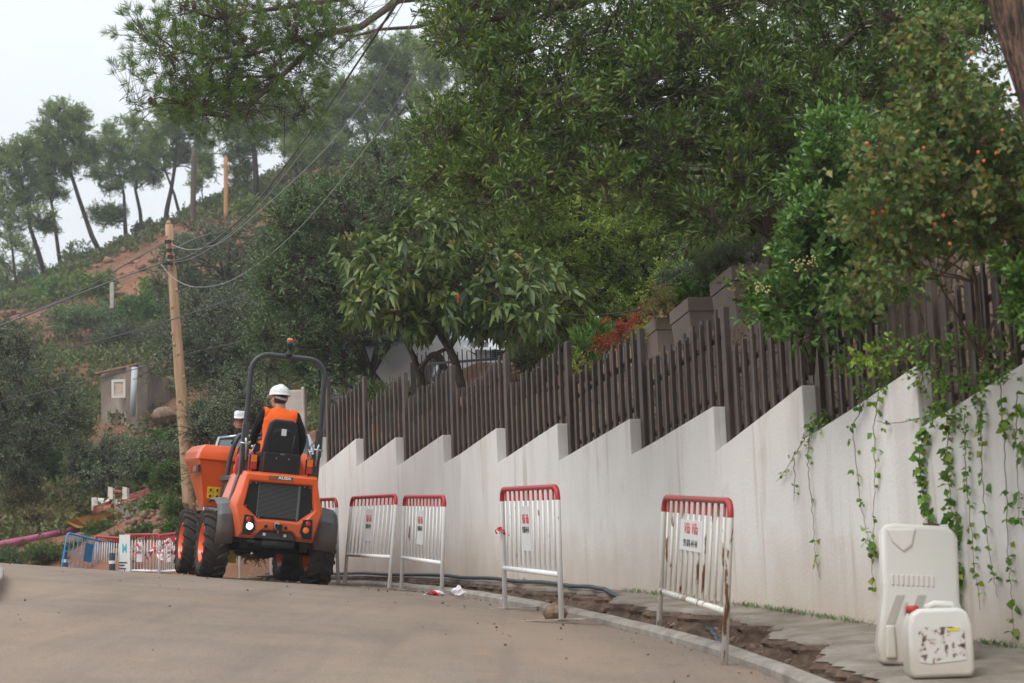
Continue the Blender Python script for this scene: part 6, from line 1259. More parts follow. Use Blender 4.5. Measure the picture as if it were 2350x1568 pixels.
# big olive by the end of the fence
oak([(612, 650), (640, 560), (680, 470), (740, 440), (830, 400), (860, 375), (930, 372), (1000, 410), (1070, 470), (1085, 540), (1050, 640), (900, 680), (845, 740), (850, 800), (820, 880), (750, 895), (690, 880), (640, 850), (605, 800), (650, 740)], 30, 34.5, 95, .55, M_OLIV, 'large dark olive tree rising above the far end of the fence', .085, [(905, 935, 32), (850, 860, 32), (800, 760, 32.3), (830, 620, 32.6)], tn='olive_tree', dens=1.25, seed=7, bark=M_BARKG, tl=.3, Wd=.02, nl=11, tr=.12)
bushes = [
 (120, 690, 96, 70, 60, M_BRG, 'light green young pine bushes on the slope below the tallest pine', .16), (215, 660, 92, 60, 45, M_PINEF, 'mixed green bush left of the red clearing', .16),
 (330, 720, 84, 60, 40, M_BRG, 'bright green bush on the slope just left of the pole', .14), (290, 770, 80, 70, 55, M_OAK, 'round dark oak bush above the brick stub', .11), (265, 730, 86, 70, 40, M_OLIV, 'dull green bush beside the short concrete post', .12),
 (170, 740, 84, 80, 45, M_OLIV, 'greyish scrub bush in the middle of the left slope', .12), (60, 700, 96, 70, 40, M_PINEF, 'green scrub below the leaning pine', .15), (350, 670, 88, 40, 30, M_YG, 'yellowish scrub bush left of the pole tip', .13),
 (420, 560, 96, 40, 30, M_OLIV, 'olive green bush below the dark ridge pole', .14), (575, 480, 100, 35, 60, M_YG, 'slender light green pine sapling right of the orange pole', .16), (625, 560, 92, 55, 50, M_BRG, 'light green bush on the bare red slope', .15),
 (700, 420, 112, 60, 26, M_PINEF, 'dark low bush on the skyline above the cables', .16), (490, 478, 110, 45, 18, M_OAK, 'low bush on the skyline between the two poles', .15), (430, 515, 110, 40, 14, M_OAK, 'small skyline bush left of the dark pole', .14),
 (330, 525, 112, 26, 22, M_OAK, 'rounded bush under the twin pines', .14), (255, 585, 108, 50, 20, M_OAK, 'low bush at the foot of the tallest pine', .14), (180, 590, 112, 50, 36, M_PINEF, 'loose bush between the pine trunks', .15), (90, 640, 108, 60, 26, M_OAK, 'low dark bush at the foot of the leaning pine', .14),
 (180, 985, 54, 44, 34, M_BRG, 'fresh green bush left of the hut base', .07), (110, 1000, 52, 50, 30, M_OAK, 'dark bush far left of the hut', .07), (370, 1010, 52, 50, 26, M_BRG, 'deep green bush on the bank below the hut', .07), (290, 1030, 50, 60, 26, M_OLIVG, 'silvery scrub below the red earth patch', .075),
 (400, 1110, 40, 40, 60, M_BRG, 'bright green bush between the container and the skip', .055), (372, 1165, 41, 34, 40, M_BRG, 'bright green bush hiding the end of the white container', .055), (400, 1040, 46, 60, 50, M_OAK, 'dark green bush left of the lower pole', .06), (310, 1050, 48, 60, 45, M_OLIV, 'dull olive bush above the small olive tree', .06),
 (60, 1040, 46, 80, 50, M_OLIVG, 'grey-leaved bush at the left edge', .065), (40, 1100, 45, 60, 40, M_OAK, 'low dark bush left of the small olive tree', .06), (110, 1060, 47, 40, 40, M_BRG, 'light green bush beside the grey-leaved one', .06),
 (120, 1272, 39.5, 60, 26, M_BRG, 'green bush behind the blue barrier', .045), (190, 1262, 40, 40, 18, M_BRG, 'low green shrub above the plain barrier', .045), (20, 1290, 40, 50, 25, M_OLIV, 'low shrub at the left end of the crest', .045), (300, 1212, 41, 30, 14, M_OLIV, 'small shrub in front of the white container', .045),
 (330, 1225, 38.5, 40, 26, M_BRG, 'green bush above the poster barrier', .045), (296, 1250, 38.6, 46, 24, M_BRG, 'low green bush right behind the poster barrier', .045), (378, 1222, 37.6, 40, 34, M_BRG, 'green bush beside the front wheel of the dumper', .045), (236, 1226, 40.5, 44, 20, M_BRG, 'green bush at the tip of the purple pipe', .045), (560, 1262, 33, 60, 20, M_DRY, 'dry tuft on the bank behind the dumper', .04), (400, 1170, 38, 30, 40, M_BRG, 'leafy bush left of the foot of the wooden pole', .045), (250, 1262, 39.5, 40, 14, M_OLIV, 'low shrub behind the plain barrier', .04),
 (110, 1190, 44, 60, 30, M_DRY, 'dry brown scrub above the purple pipe', .06), (50, 1160, 46, 60, 35, M_DRY, 'dry brown grass clump at the left edge', .06), (196, 1190, 46, 16, 14, M_OAK, 'small dark shrub left of the white container', .05),
 (360, 965, 58, 30, 14, M_DRY, 'bare brown thorn bush right of the hut', .07), (470, 950, 56, 30, 26, M_OLIV, 'low bush beside the rock outcrop', .07), (330, 1080, 46, 40, 30, M_BRG, 'green shrub right of the small olive tree', .055),
 (700, 480, 70, 60, 60, M_BRG, 'light green bush left of the olive crown', .1), (900, 440, 74, 90, 50, M_YG, 'yellowish bush above the olive crown', .12), (960, 520, 64, 60, 40, M_OLIV, 'dull bush behind the top of the loquat', .1), (1100, 560, 60, 90, 60, M_OLIV, 'dark bush behind the loquat tree', .1),
 (1050, 430, 84, 90, 50, M_PINEF, 'pine scrub on the ridge slope left of the laurel', .15), (1200, 420, 84, 90, 60, M_PINEF, 'pine scrub behind the laurel edge', .15),
 (1110, 680, 38, 110, 50, M_OLIV, 'dark shrub behind the white car', .06), (1230, 660, 36, 60, 60, M_OLIV, 'dark shrub right of the loquat crown', .06), (930, 918, 27, 50, 20, M_BRG, 'bright green shrub behind the low bar fence', .035), (860, 915, 28, 70, 26, M_BRG, 'green shrub under the olive behind the fence', .035),
 (1230, 850, 24.5, 36, 36, M_YG, 'feathery light green shrub right of the white car', .03), (1390, 700, 30, 60, 50, M_OLIV, 'shaded shrub behind the hanging bulb', .05), (1560, 660, 24, 50, 46, M_OLIV, 'shaded shrub behind the planters', .04), (1620, 600, 26, 70, 40, M_OLIVG, 'feathery grey shrub beside the high bar fence', .05),
 (1500, 560, 40, 120, 60, M_OLIV, 'dark scrub on the slope behind the yellow-green tree', .07), (1750, 480, 44, 120, 60, M_OAK, 'dark scrub deep under the laurel', .08), (2000, 420, 36, 140, 120, M_OAK, 'dark evergreen mass behind the privet bush', .07), (2250, 350, 34, 140, 160, M_OAK, 'dark evergreen mass behind the rose bush', .07),
]
for (px, py, Y, rx, rz, m, lab, L) in bushes:
    hbush(px, py, Y, rx, rz, m, lab, L, n=9 if rx > 60 else 6, dens=1.1 if Y < 50 else .9)
# undergrowth on the hill: one mass nobody could count
n = 60000; xs_ = rng.uniform(-34, 30, n); ys_ = 39+rng.random(n)**.8*78; keep = np.abs(xs_) < 6+ys_*.27; xs_, ys_ = xs_[keep], ys_[keep]
msk = np.array([hn(x*.45, y*.35, 1)+.5*hn(x*1.2, y*1.1, 1, 4) for x, y in zip(xs_, ys_)]); red = 1.75/(1+np.exp(-(8.5-np.abs(xs_+15.5))*1.2))/(1+np.exp(-(9-np.abs(ys_-97))*.6))
keep = msk+rng.normal(0, .25, len(xs_))-red*.6 > -.5; xs_, ys_, msk = xs_[keep], ys_[keep], msk[keep]
zs_ = HN(np.c_[xs_, ys_])
P0 = np.c_[xs_, ys_, zs_+.05]; k = np.repeat(np.arange(len(P0)), 9); sz_ = (.10+ys_*.0017)[k]
hgt = (.25+.5*rng.random(len(P0)))[k]
Pp = P0[k]+rdir(len(k))*np.array([.35, .35, .0])*hgt[:, None]+np.c_[np.zeros(len(k)), np.zeros(len(k)), rng.random(len(k))*hgt*.8]
lv = leaves(Pp, nrm(rdir(len(k))*.8+np.array([0, 0, .7])), sz_*1.1, sz_*.42, np.clip(.5+msk[k]*.3+rng.normal(0, .25, len(k)), 0, 1))
M_UND = leaf_mat('undergrowth_leaves', [(.10, .085, .05), (.06, .062, .032), (.04, .052, .026), (.055, .074, .03), (.08, .10, .04)], .7, .2)
o = link('undergrowth', np_mesh('undergrowth', lv[0], lv[1], M_UND, lv[2])); tag(o, 'low scrub and grass covering the hillside', None, None, 'stuff')

pts = []; sz = []
for i in range(1500):
    y = rng.uniform(86, 108); x = rng.uniform(-24, -6); s_ = .04+.32*rng.random()**5; pts.append((x, y, float(HN(np.array([[x, y]]))[0])+s_*.15)); sz.append(s_)
rocks('rubble', pts, sz, mat('red_stone', (.30, .16, .105), .95, col2=(.16, .08, .05), vscale=.8), 'scattered reddish stones on the bare slope', 21)
# overhanging pine ---------------------------------------------------------------
def zz(x, y, Y): return W(x*.41+275.4, y*.41, Y)
tp = [W(1345, 850, 32), W(1300, 690, 30.5), W(1242, 520, 28), W(1185, 360, 25.5), zz(2075, 440, 24), zz(2020, 300, 24), zz(1950, 150, 24), zz(1900, -40, 24), zz(1870, -250, 24)]
brs = [([(1950, 130, 24), (1850, 100, 23.5), (1650, 152, 22.5), (1450, 165, 21.5), (1300, 205, 21), (1200, 290, 20.5)], .032), ([(1900, -40, 24), (1560, 0, 22.5), (1350, 150, 21.5), (1150, 190, 20.5), (900, 430, 19.8), (720, 590, 19.4), (600, 650, 19.2), (450, 640, 19)], .05),
       ([(1900, -60, 24), (1400, -30, 22), (1000, 30, 20.5), (700, 72, 19.5), (540, 105, 19), (400, 60, 18.8)], .04), ([(1560, 0, 22.5), (1500, 100, 21.5), (1380, 230, 21), (1250, 380, 20.5)], .018), ([(1150, 190, 20.5), (980, 230, 20), (760, 300, 19.5), (520, 330, 19.1), (300, 270, 18.8), (190, 190, 18.7)], .024), ([(600, 650, 19.2), (420, 600, 19), (220, 545, 18.8), (110, 590, 18.7)], .018), ([(900, 430, 19.8), (640, 430, 19.4), (420, 470, 19), (290, 420, 18.9)], .018)]
cl_px = [(165, 200), (215, 260), (250, 300), (300, 330), (205, 520), (90, 560), (260, 560), (320, 590), (400, 610), (340, 345), (430, 480), (290, 425), (520, 500), (600, 400), (450, 40), (520, 110), (380, 30), (620, 200), (720, 290), (700, 150), (800, 90), (820, 240), (900, 320), (950, 200), (900, 440), (780, 470), (680, 440), (600, 580), (720, 610), (850, 540), (960, 490), (1000, 380), (1100, 300), (1120, 180), (1050, 110), (1000, 30), (1200, 120), (900, 30), (640, 40), (1110, 420), (1200, 320), (480, 400), (560, 300), (480, 260), (760, 380), (660, 360), (860, 160), (1000, 560), (930, 620), (820, 640), (550, 620), (340, 60), (620, 120), (1230, 220), (1280, 120), (1050, 240), (720, 20), (540, 20), (470, 180), (380, 200), (1150, 40), (1330, 60), (700, 540), (500, 560)]
cl = [(zz(x+random.uniform(-15, 15), y, 19.2+max(0, (x-400))/900*1.6+random.uniform(-.7, .7)), (.27, .34, .19)) for q_, (x, y) in enumerate(cl_px) if q_ % 5 != 4]
cl += [] and [(zz(x+random.uniform(-40, 40), y+random.uniform(-40, 40), 20.5+random.uniform(-1, 1)), (.26, .3, .2)) for x, y in cl_px if 500 < x < 1250 and y % 40 < 21]
trunks = [(tp, [.22, .21, .205, .2, .19, .18, .17, .15, .13])]+[([zz(*q) for q in b], [r*(1-.75*i/(len(b)-1)) for i in range(len(b))]) for b, r in brs]
root = plant('pine_tree', 'near pine reaching long branches across the sky at the upper left', 'pine tree', W(1345, 850, 32), M_PINE, M_BARKP, cl, None, trunks, subs=5, twigs=6, tl=.27, nl=32, L=.095, Wd=.006, open_=.62, up=.3, endonly=True, twr=.0035, limb_r=.010, subr=.55, droop=0, fold=.1, tint_by=.5)
M_CONE = mat('pine_cone', (.075, .05, .038), .85, bump=.008, bscale=60)
for i, (x, y) in enumerate(((170, 565), (190, 575), (640, 240), (700, 215), (935, 100), (945, 130), (455, 145), (415, 35), (375, 20), (760, 300), (870, 360), (980, 90), (750, 130), (850, 375))):
    mb = MB(); mb.ball((0, 0, 0), (.026, .026, .04), 9, 8); p = zz(x, y, 18.7+max(0, x-300)/900*1.3); o = mb.build('cone', M_CONE, root, smooth=True, world=True); o.location = p
# rough trunk at the upper right corner
tp = [W(2440, 420, 9.4), W(2415, 300, 9.4), W(2380, 190, 9.4), W(2340, 80, 9.4), W(2310, -20, 9.4), W(2290, -140, 9.4)]
tr = empty('pine_tree', tp[0], 'thick furrowed pine trunk cutting the upper right corner', 'pine tree'); mb = MB(); mb.tube([W(2470, 640, 9.4)]+tp, [.125, .12, .115, .11, .105, .1, .098], 28); t_ = mb.build('trunk', mat('furrowed_bark', (.24, .15, .11), .95, col2=(.06, .045, .04), vscale=7, mapping=(7, 7, .9), bump=.05, bscale=9, spec=.1, contrast=(.4, .6)), tr, smooth=True, world=True)

# the laurel canopy ----------------------------------------------------------------
poly = [(965, -60), (1010, 40), (1060, 120), (1100, 170), (1040, 220), (985, 290), (975, 350), (995, 420), (1050, 470), (1120, 495), (1200, 470), (1290, 440), (1380, 430), (1470, 450), (1560, 490), (1650, 515), (1740, 500), (1800, 440), (1850, 360), (2000, 320), (2100, 260), (2200, 150), (2290, 60), (2300, -60)]
tp = [W(1800, 720, 17), W(1795, 560, 17), W(1750, 400, 17), W(1705, 250, 17), W(1665, 140, 17), W(1632, 20, 17), W(1620, -80, 17)]
b2 = [([W(1690, 210, 17), W(1600, 118, 16.6), W(1530, 130, 16.2), W(1440, 175, 15.8), W(1380, 165, 15.5), W(1250, 215, 15.2), W(1150, 205, 15)], .05), ([W(1640, 130, 17), W(1520, 160, 16.5), W(1470, 220, 16), W(1400, 260, 15.6), W(1300, 300, 15.2), W(1180, 330, 15)], .045), ([W(1705, 250, 17), W(1560, 230, 16.5), W(1450, 320, 16), W(1330, 380, 15.6), W(1200, 420, 15.2)], .04), ([W(1705, 250, 17), W(1850, 180, 16.5), W(1980, 60, 16), W(2100, -20, 15.8)], .05), ([W(1620, -60, 17), W(1400, -10, 16.2), W(1200, 30, 15.6), W(1050, 60, 15.2)], .045), ([W(1750, 400, 17), W(1880, 330, 16.5), W(2000, 220, 16), W(2150, 130, 15.6)], .04)]
b2 = [(b, [r*(1-.7*i/(len(b)-1)) for i in range(len(b))]) for b, r in b2]
cl = fill_clumps(poly, 14.2, 18.2, 190, .27, 8)
plant('laurel_tree', 'big glossy evergreen canopy filling the top centre and right', 'tree', tp[0], M_LAUR, M_BARKG, cl, None, [(tp, [.13, .12, .12, .11, .10, .085, .07])]+b2, subs=7, twigs=9, tl=.2, nl=9, L=.072, Wd=.02, open_=.7, up=.45, twr=.0035, limb_r=.02, subr=.55)

# loquat ------------------------------------------------------------------------
poly = [(800, 572), (835, 548), (880, 590), (930, 545), (990, 485), (1050, 492), (1075, 560), (1150, 600), (1230, 625), (1315, 690), (1285, 730), (1220, 770), (1140, 740), (1060, 715), (960, 745), (900, 745), (840, 715), (815, 695), (870, 650), (820, 610)]
cl = fill_clumps(poly, 23.5, 26, 105, .14, 9)
t1 = [W(1064, 905, 24.5), W(1058, 880, 24.5), W(1045, 830, 24.5), W(1030, 798, 24.5), W(1010, 770, 24.6), W(985, 735, 24.8)]; t2 = [W(1030, 798, 24.5), W(1050, 765, 24.4), W(1075, 735, 24.3), W(1100, 690, 24.3)]; t3 = [W(972, 915, 25.4), W(965, 870, 25.4), W(950, 820, 25.4), W(930, 780, 25.3), W(915, 740, 25.2)]; t4 = [W(960, 850, 25.4), W(985, 820, 25), W(1025, 800, 24.6)]
t5 = [W(1058, 762, 24.4), W(1120, 760, 24.4), W(1180, 740, 24.4), W(1250, 700, 24.4)]
root = plant('loquat_tree', 'loquat tree with large drooping leaves and pale flower clusters behind the fence', 'tree', t1[0], M_LOQ, M_BARKG, cl, None, [(t1, [.06, .058, .055, .05, .035, .02]), (t2, [.045, .04, .03, .018]), (t3, [.055, .05, .04, .03, .015]), (t4, [.03, .028, .025]), (t5, [.03, .025, .02, .012])], subs=2, twigs=4, tl=.18, nl=9, L=.18, Wd=.075, open_=.75, up=.0, endonly=True, twr=.006, limb_r=.014, subr=.8, droop=.35, fold=.18)
M_FLW = mat('loquat_flowers', (.36, .24, .10), .8)
mb = MB(); fl = []
rdm = random.Random(3)
for i, (c, r) in enumerate(cl):
    if i % 4 == 0:
        p = Vector(c)+Vector((0, -.12, .12)); mb = MB()
        for q in range(12): mb.ball(p+Vector([rdm.uniform(-.04, .04) for _ in range(2)]+[rdm.uniform(-.02, .07)]), .012, 5, 4)
        mb.build('flower_cluster', M_FLW, root, world=True)
mb = MB(); p = W(1050, 680, 23.4); mb.add([p+Vector(v) for v in ((0, 0, .07), (.025, 0, .0), (.01, .01, -.09), (-.02, 0, -.01))], [(0, 1, 2), (0, 2, 3)]); mb.build('red_leaf', mat('red_leaf', (.5, .06, .03), .6), root, world=True)

# yellow-green tree --------------------------------------------------------------
poly = [(1100, 545), (1180, 500), (1270, 455), (1380, 440), (1470, 450), (1560, 500), (1640, 515), (1690, 560), (1640, 625), (1560, 660), (1480, 690), (1440, 740), (1340, 745), (1290, 790), (1230, 830), (1215, 760), (1160, 690), (1120, 620)]
cl = fill_clumps(poly, 25.5, 29.5, 105, .42, 10)
plant('pittosporum_tree', 'rounded yellow-green tree right of the loquat above the fence', 'tree', W(1330, 850, 28), M_YG, M_BARKD, cl, None, [([W(1330, 850, 28), W(1340, 740, 28), W(1380, 620, 28), W(1420, 520, 28)], [.12, .1, .08, .05]), ([W(1335, 760, 28), W(1250, 680, 28), W(1200, 600, 28)], [.07, .05, .03]), ([W(1350, 720, 28), W(1480, 640, 28), W(1560, 580, 28)], [.07, .05, .03])], subs=8, twigs=11, tl=.17, nl=13, L=.062, Wd=.02, open_=.75, up=.4, twr=.004, limb_r=.03, subr=.45, tint_by=.55)

# privet, rose, small plants --------------------------------------------------------
poly = [(1755, 690), (1800, 660), (1825, 620), (1838, 560), (1840, 480), (1850, 420), (1885, 370), (1895, 310), (1920, 285), (1970, 300), (2010, 360), (2020, 480), (2010, 600), (1960, 680), (1900, 710), (1870, 740), (1810, 725), (1770, 715)]
cl = fill_clumps(poly, 12.6, 14.2, 75, .17, 11)
b_ = W(1860, 860, 13.4)
root = plant('privet_bush', 'fresh green glossy privet bush leaning over the picket fence', 'bush', b_, M_PRIV, M_BARKG, cl, None, [([b_, W(1870, 700, 13.4), W(1890, 550, 13.4), W(1900, 400, 13.4)], [.03, .028, .02, .01]), ([b_, W(1820, 720, 13.4), W(1800, 600, 13.4)], [.025, .018, .01])], subs=6, twigs=7, tl=.13, nl=9, L=.062, Wd=.028, open_=.8, up=.5, twr=.003, limb_r=.01, subr=.6)
M_BLM = mat('cream_blossom', (.5, .46, .17), .8)
for i, (px, py) in enumerate(((1830, 610), (1870, 600), (1750, 660), (2010, 460), (1985, 445))):
    mb = MB(); c = W(px, py, 12.5)
    for q in range(26): mb.ball(c+Vector((rdm.uniform(-.05, .05), rdm.uniform(-.03, .03), rdm.uniform(-.04, .04))), .006, 5, 4)
    mb.build('blossom', M_BLM, root, world=True)
poly = [(1945, 690), (1970, 650), (2020, 600), (2060, 550), (1990, 550), (1960, 500), (2010, 430), (2000, 340), (2080, 290), (2160, 200), (2220, 150), (2280, 240), (2420, 330), (2420, 500), (2300, 540), (2200, 560), (2100, 600), (2030, 650), (1980, 700)]
cl = fill_clumps(poly, 9.6, 11.4, 85, .17, 12); cl += fill_clumps([(2090, 70), (2190, 50), (2230, 230), (2180, 260), (2120, 200)], 10, 11.5, 10, .12, 13)
b_ = W(2250, 820, 10.6)
root = plant('rose_bush', 'tall rambling rose with fading leaves and orange hips in the upper right', 'bush', b_, M_ROSE, M_TWIG, cl, None, [([b_, W(2240, 650, 10.6), W(2200, 450, 10.5), W(2180, 250, 10.5), W(2150, 60, 10.6)], [.011, .010, .008, .005, .003]), ([b_, W(2150, 640, 10.4), W(2020, 640, 10.3), W(1950, 700, 10.2)], [.009, .007, .005, .003]), ([b_, W(2330, 600, 10.6), W(2340, 350, 10.6)], [.009, .007, .004])], subs=5, twigs=6, tl=.12, nl=7, L=.048, Wd=.033, open_=.9, up=.1, twr=.0022, limb_r=.007, subr=.7)
M_HIP = mat('rose_hip', (.62, .13, .02), .4, coat=.3)
for i, (px, py) in enumerate(((2003, 489), (2026, 486), (2230, 122), (2160, 237), (2318, 205), (2286, 352), (2258, 370), (2200, 372), (2145, 515), (2165, 495), (2120, 340), (2245, 350), (2180, 560), (1990, 330), (2300, 300))):
    mb = MB(); mb.ball((0, 0, 0), (.0095, .0095, .0105), 12, 9); o = mb.build('rose_hip', M_HIP, root, smooth=True, world=True); o.location = W(px, py, 9.6)

def small(name, label, cat, pts, Y, r, m, L, Wd, subs=5, twigs=6, tl=.1, nl=8, group=None, up=.4, tw=M_TWIG, **kw):
    cl = [(W(x, y, Y+random.uniform(-.2, .2)), (r, r, r*.85)) for x, y in pts]; return bush(name, label, cat, m, tw, cl, group, twr=.0022, subs=subs, twigs=twigs, tl=tl, nl=nl, L=L, Wd=Wd, up=up, **kw)
small('nandina', 'feathery shrub with bright red leaves behind the fence', 'shrub', [(1395, 790), (1420, 770), (1440, 745), (1465, 735), (1475, 725), (1410, 745), (1385, 800), (1450, 765)], 20.8, .09, M_REDL, .035, .012, subs=5, twigs=5)
small('oleander', 'upright green oleander left of the red shrub', 'shrub', [(1345, 790), (1365, 770), (1385, 775), (1340, 820), (1370, 810), (1390, 790), (1355, 845)], 21.6, .13, M_BRG, .13, .018, subs=4, twigs=5, tl=.1, nl=7, up=1.2, open_=.55)
small('yellow_flower_plant', 'small plant with yellow flowers in the low planter', 'plant', [(1475, 755), (1482, 770), (1465, 775)], 20.7, .07, leaf_mat('yellow_flower', [(.09, .15, .02), (.14, .17, .02), (.3, .21, .01)], .5, .2), .035, .018)
small('yellow_shrub', 'yellow-leaved sprig at the foot of the oleander', 'plant', [(1325, 835), (1335, 845)], 20.9, .06, leaf_mat('yellow_leaf', [(.08, .11, .015), (.16, .16, .025)], .5, .2), .05, .025, subs=3, twigs=4)
small('lavender', 'wispy plant with dry purple flower stems in the narrow planter', 'plant', [(1500, 715), (1520, 700), (1545, 690), (1530, 720), (1555, 705), (1510, 690)], 20.2, .11, leaf_mat('wispy', [(.09, .11, .03), (.14, .13, .05), (.12, .07, .06)], .7, .2), .03, .006, subs=6, twigs=8, tl=.14, nl=10)
small('geranium', 'leafy green plant with round leaves in the middle planter', 'plant', [(1590, 665), (1600, 650), (1610, 670), (1620, 655), (1580, 680), (1630, 670)], 19.3, .11, M_BRG, .055, .045, subs=4, twigs=6)
small('rosemary', 'bluish green needle-leaved plant spilling from the largest planter', 'plant', [(1640, 612), (1665, 598), (1700, 590), (1730, 592), (1620, 635), (1685, 603)], 18.2, .14, M_OLIVG, .05, .006, subs=6, twigs=9, tl=.16, nl=14, up=.8)
small('spider_plant', 'arching strap-leaved plant in the topmost planter', 'plant', [(1760, 510), (1775, 495), (1750, 525)], 18.6, .14, M_YG, .22, .014, subs=3, twigs=5, nl=6, droop=.5)
small('rose_sprig', 'sprig with pink-orange buds beside the largest planter', 'plant', [(1700, 655), (1730, 665), (1760, 650), (1740, 680), (1715, 690)], 14.0, .07, M_ROSE, .04, .024, subs=4, twigs=4)
# grass tufts by the wall foot
gz = []; ga = []
for (px, n_, spread) in ((1215, 14, .05), (1290, 10, .05), (1480, 40, .15), (1530, 50, .14), (1590, 40, .12), (1740, 60, .2), (1800, 70, .2), (1840, 50, .14), (1900, 40, .16), (1950, 60, .18), (2280, 40, .1), (2310, 40, .1)):
    q = on_wall(px, 1450)
    for k in range(int(n_*1.3)): y = q.y+random.gauss(0, spread); x = wallX(y)-abs(random.gauss(.03, .03))-.01; gz.append((x, y, G(kerbX(y), y)+.13))
gz = np.array(gz); d_ = nrm(rdir(len(gz))*.6+np.array([0, 0, 1.0])); lv = leaves(gz, d_, .03+.04*rng.random(len(gz)), .005, rng.random(len(gz)))
o = link('grass', np_mesh('grass', lv[0], lv[1], M_BRG, lv[2])); tag(o, 'green grass tufts growing at the foot of the white wall', None, None, 'stuff')

# hanging vines over the white wall ----------------------------------------------------
M_VST = mat('vine_stem', (.16, .11, .07), .8)
def vine(pts, nleaf, L, label, seed, off=.03, br=1, dens=1.0):
    """pts: (px,py) down the wall face"""
    rd = random.Random(seed); P_ = []
    for px, py in pts: q = on_wall(px, py, 0); d, nb = wdir(q.y); P_.append(q-nb*off)
    mb = MB(); fine = []
    for i in range(len(P_)-1):
        for k in range(8): fine.append(P_[i].lerp(P_[i+1], k/8)+Vector((rd.uniform(-.006, .006), rd.uniform(-.01, .0), 0)))
    fine.append(P_[-1]); mb.tube(fine, [.0035*(1-.6*i/len(fine)) for i in range(len(fine))], 5)
    root = empty('hanging_vine', P_[0], label, 'vine', 'ivy strands hanging over the white wall'); mb.build('stem', M_VST, root, world=True)
    n_ = int(nleaf*(.62 if nleaf < 100 else .42)); t_ = np.sort(rng.random(n_)); idx = (t_*(len(fine)-1)).astype(int); base = np.array([tuple(fine[i]) for i in idx])+rng.normal(0, .012, (n_, 3))*br
    base[:, 1] -= .008; base = np.repeat(base, 2, 0); D = nrm(rng.normal(size=(len(base), 3))*np.array([1, .5, .5])+np.array([0, 0, -.45])); lv = leaves(base, D, L*(.5+.8*rng.random(len(base))), L*(.5+.6*rng.random(len(base))), rng.random(len(base)), .12, .1)
    link('leaves', np_mesh('leaves', lv[0], lv[1], M_IVY, lv[2]), root, world=True)
V1 = [([(1868, 980), (1862, 1050), (1868, 1120), (1875, 1200), (1880, 1280), (1892, 1330)], 22, .045, 'vine strand below the section end left of the longest gap'),
      ([(1860, 1000), (1835, 1040), (1815, 1075), (1790, 1105)], 18, .03, 'short bare strand trailing diagonally to the left'), ([(1832, 1050), (1832, 1110), (1830, 1150)], 5, .035, 'shortest strand hanging from the diagonal one'),
      ([(1990, 930), (1965, 980), (1975, 1080), (1985, 1160), (2000, 1230), (2010, 1290)], 38, .04, 'thin strand with many small leaves left of the plastic barrier top'), ([(2025, 900), (2015, 980), (2018, 1080), (2015, 1180), (2012, 1290), (2012, 1360)], 30, .05, 'longer strand beside it with larger leaves'),
      ([(2118, 960), (2080, 970), (2040, 972), (2020, 965)], 10, .03, 'horizontal runner along the wall face'),
      ([(2135, 985), (2120, 1050), (2125, 1120), (2140, 1200), (2150, 1240)], 150, .055, 'densest leafy strand above the plastic barrier'), ([(2185, 960), (2185, 1050), (2190, 1130), (2200, 1230), (2215, 1400)], 130, .055, 'dense leafy strand right of the densest one'),
      ([(2225, 950), (2225, 1050), (2230, 1120), (2245, 1280), (2260, 1400)], 60, .04, 'medium strand right of the plastic barrier'), ([(2262, 920), (2262, 1050), (2270, 1180), (2285, 1300), (2300, 1370)], 34, .045, 'sparse strand with one bright large leaf'),
      ([(2305, 880), (2315, 1000), (2320, 1120), (2322, 1250), (2335, 1400), (2335, 1540)], 44, .055, 'long sparse strand nearest the right edge'), ([(2205, 1180), (2200, 1300), (2205, 1380), (2215, 1430)], 80, .06, 'leafy tail hanging behind the plastic barrier'), ([(2345, 900), (2343, 1000), (2346, 1100), (2350, 1200)], 40, .05, 'strand cut by the right edge of the view')]
for i, (p, n_, L, lab) in enumerate(V1): vine(p, n_, L, lab, i+1)
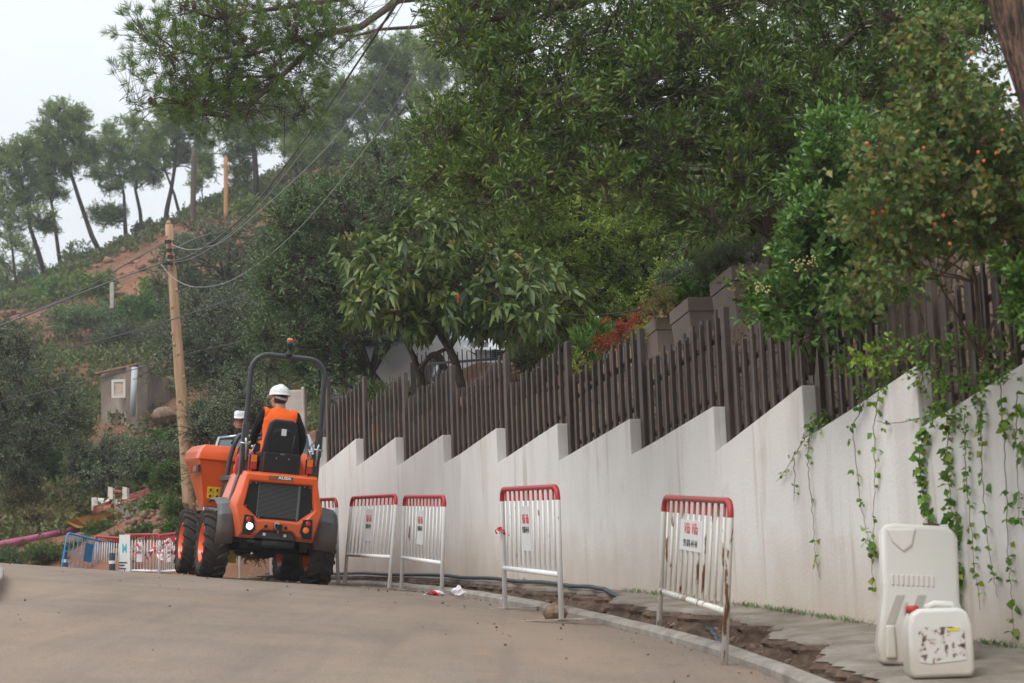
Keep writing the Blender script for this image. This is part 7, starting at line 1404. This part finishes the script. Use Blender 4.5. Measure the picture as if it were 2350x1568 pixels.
# ivy mass on top of the wall and through the fence
cl = [(on_wall(px, py)+Vector((.06, -.02, .03)), (.05, .05, .035)) for px, py in ((2100, 960), (2140, 970), (2170, 965), (2200, 950), (2230, 930), (2255, 915), (2150, 990), (2185, 985), (2290, 890), (1990, 915), (2010, 900), (2030, 880), (1860, 985), (1870, 965), (2320, 870))]
cl += [(W(x, y, Y), (.045, .045, .045)) for x, y, Y in ((1960, 800, 12.8), (2000, 815, 12.6), (2040, 800, 12.5), (2080, 790, 12.4), (2120, 770, 12.2), (1930, 830, 13), (1975, 840, 12.7), (2060, 830, 12.4), (2190, 800, 11.8), (2230, 780, 11.6), (2260, 820, 11.5), (2210, 860, 11.6), (2290, 760, 11.3), (2330, 700, 11.1), (2340, 640, 11.1), (2320, 830, 11.2), (2240, 880, 11.5), (2180, 900, 11.7), (2150, 830, 12.0), (2120, 850, 12.1))]
bush('ivy', 'tangle of ivy creeping over the wall top and through the fence at the right', 'ivy', M_IVY, M_VST, cl, None, subs=3, twigs=4, tl=.11, nl=5, L=.036, Wd=.026, open_=.9, up=-.1, twr=.002)
cl = [(W(x, y, 9.6), (.06, .06, .06)) for x, y in ((2330, 640), (2345, 670), (2335, 700), (2350, 730), (2320, 610))]
bush('leafy_sprig', 'bright green blurred sprig with a mauve flower at the right edge', 'plant', M_BRG, M_TWIG, cl, None, subs=4, twigs=5, tl=.07, nl=7, L=.05, Wd=.022, up=.3, twr=.002)
cl = [(W(x, y, 10.6), (.02, .02, .02)) for x, y in ((1975, 830), (1990, 815), (1960, 815), (2000, 835))]
bush('leafy_sprig', 'yellow-green round-leaved sprig poking through the fence', 'plant', leaf_mat('lime_leaf', [(.12, .2, .03), (.2, .26, .05)], .4, .3), M_TWIG, cl, None, subs=2, twigs=2, tl=.03, nl=4, L=.035, Wd=.028, up=.1, twr=.002)
# ================================================================== HAZE
mb = MB(); mb.box(-130, 130, -60, 200, -2.6, 70)
m = bpy.data.materials.new('haze'); m.use_nodes = True; t = m.node_tree; t.nodes.clear(); o_ = t.nodes.new('ShaderNodeOutputMaterial'); pv = t.nodes.new('ShaderNodeVolumePrincipled')
pv.inputs['Color'].default_value = (.93, .96, 1, 1); pv.inputs['Density'].default_value = 0.00085; pv.inputs['Anisotropy'].default_value = .2; t.links.new(pv.outputs[0], o_.inputs['Volume'])
o = mb.build('haze', m); tag(o, 'thin damp haze over the hillside', None, None, 'stuff')
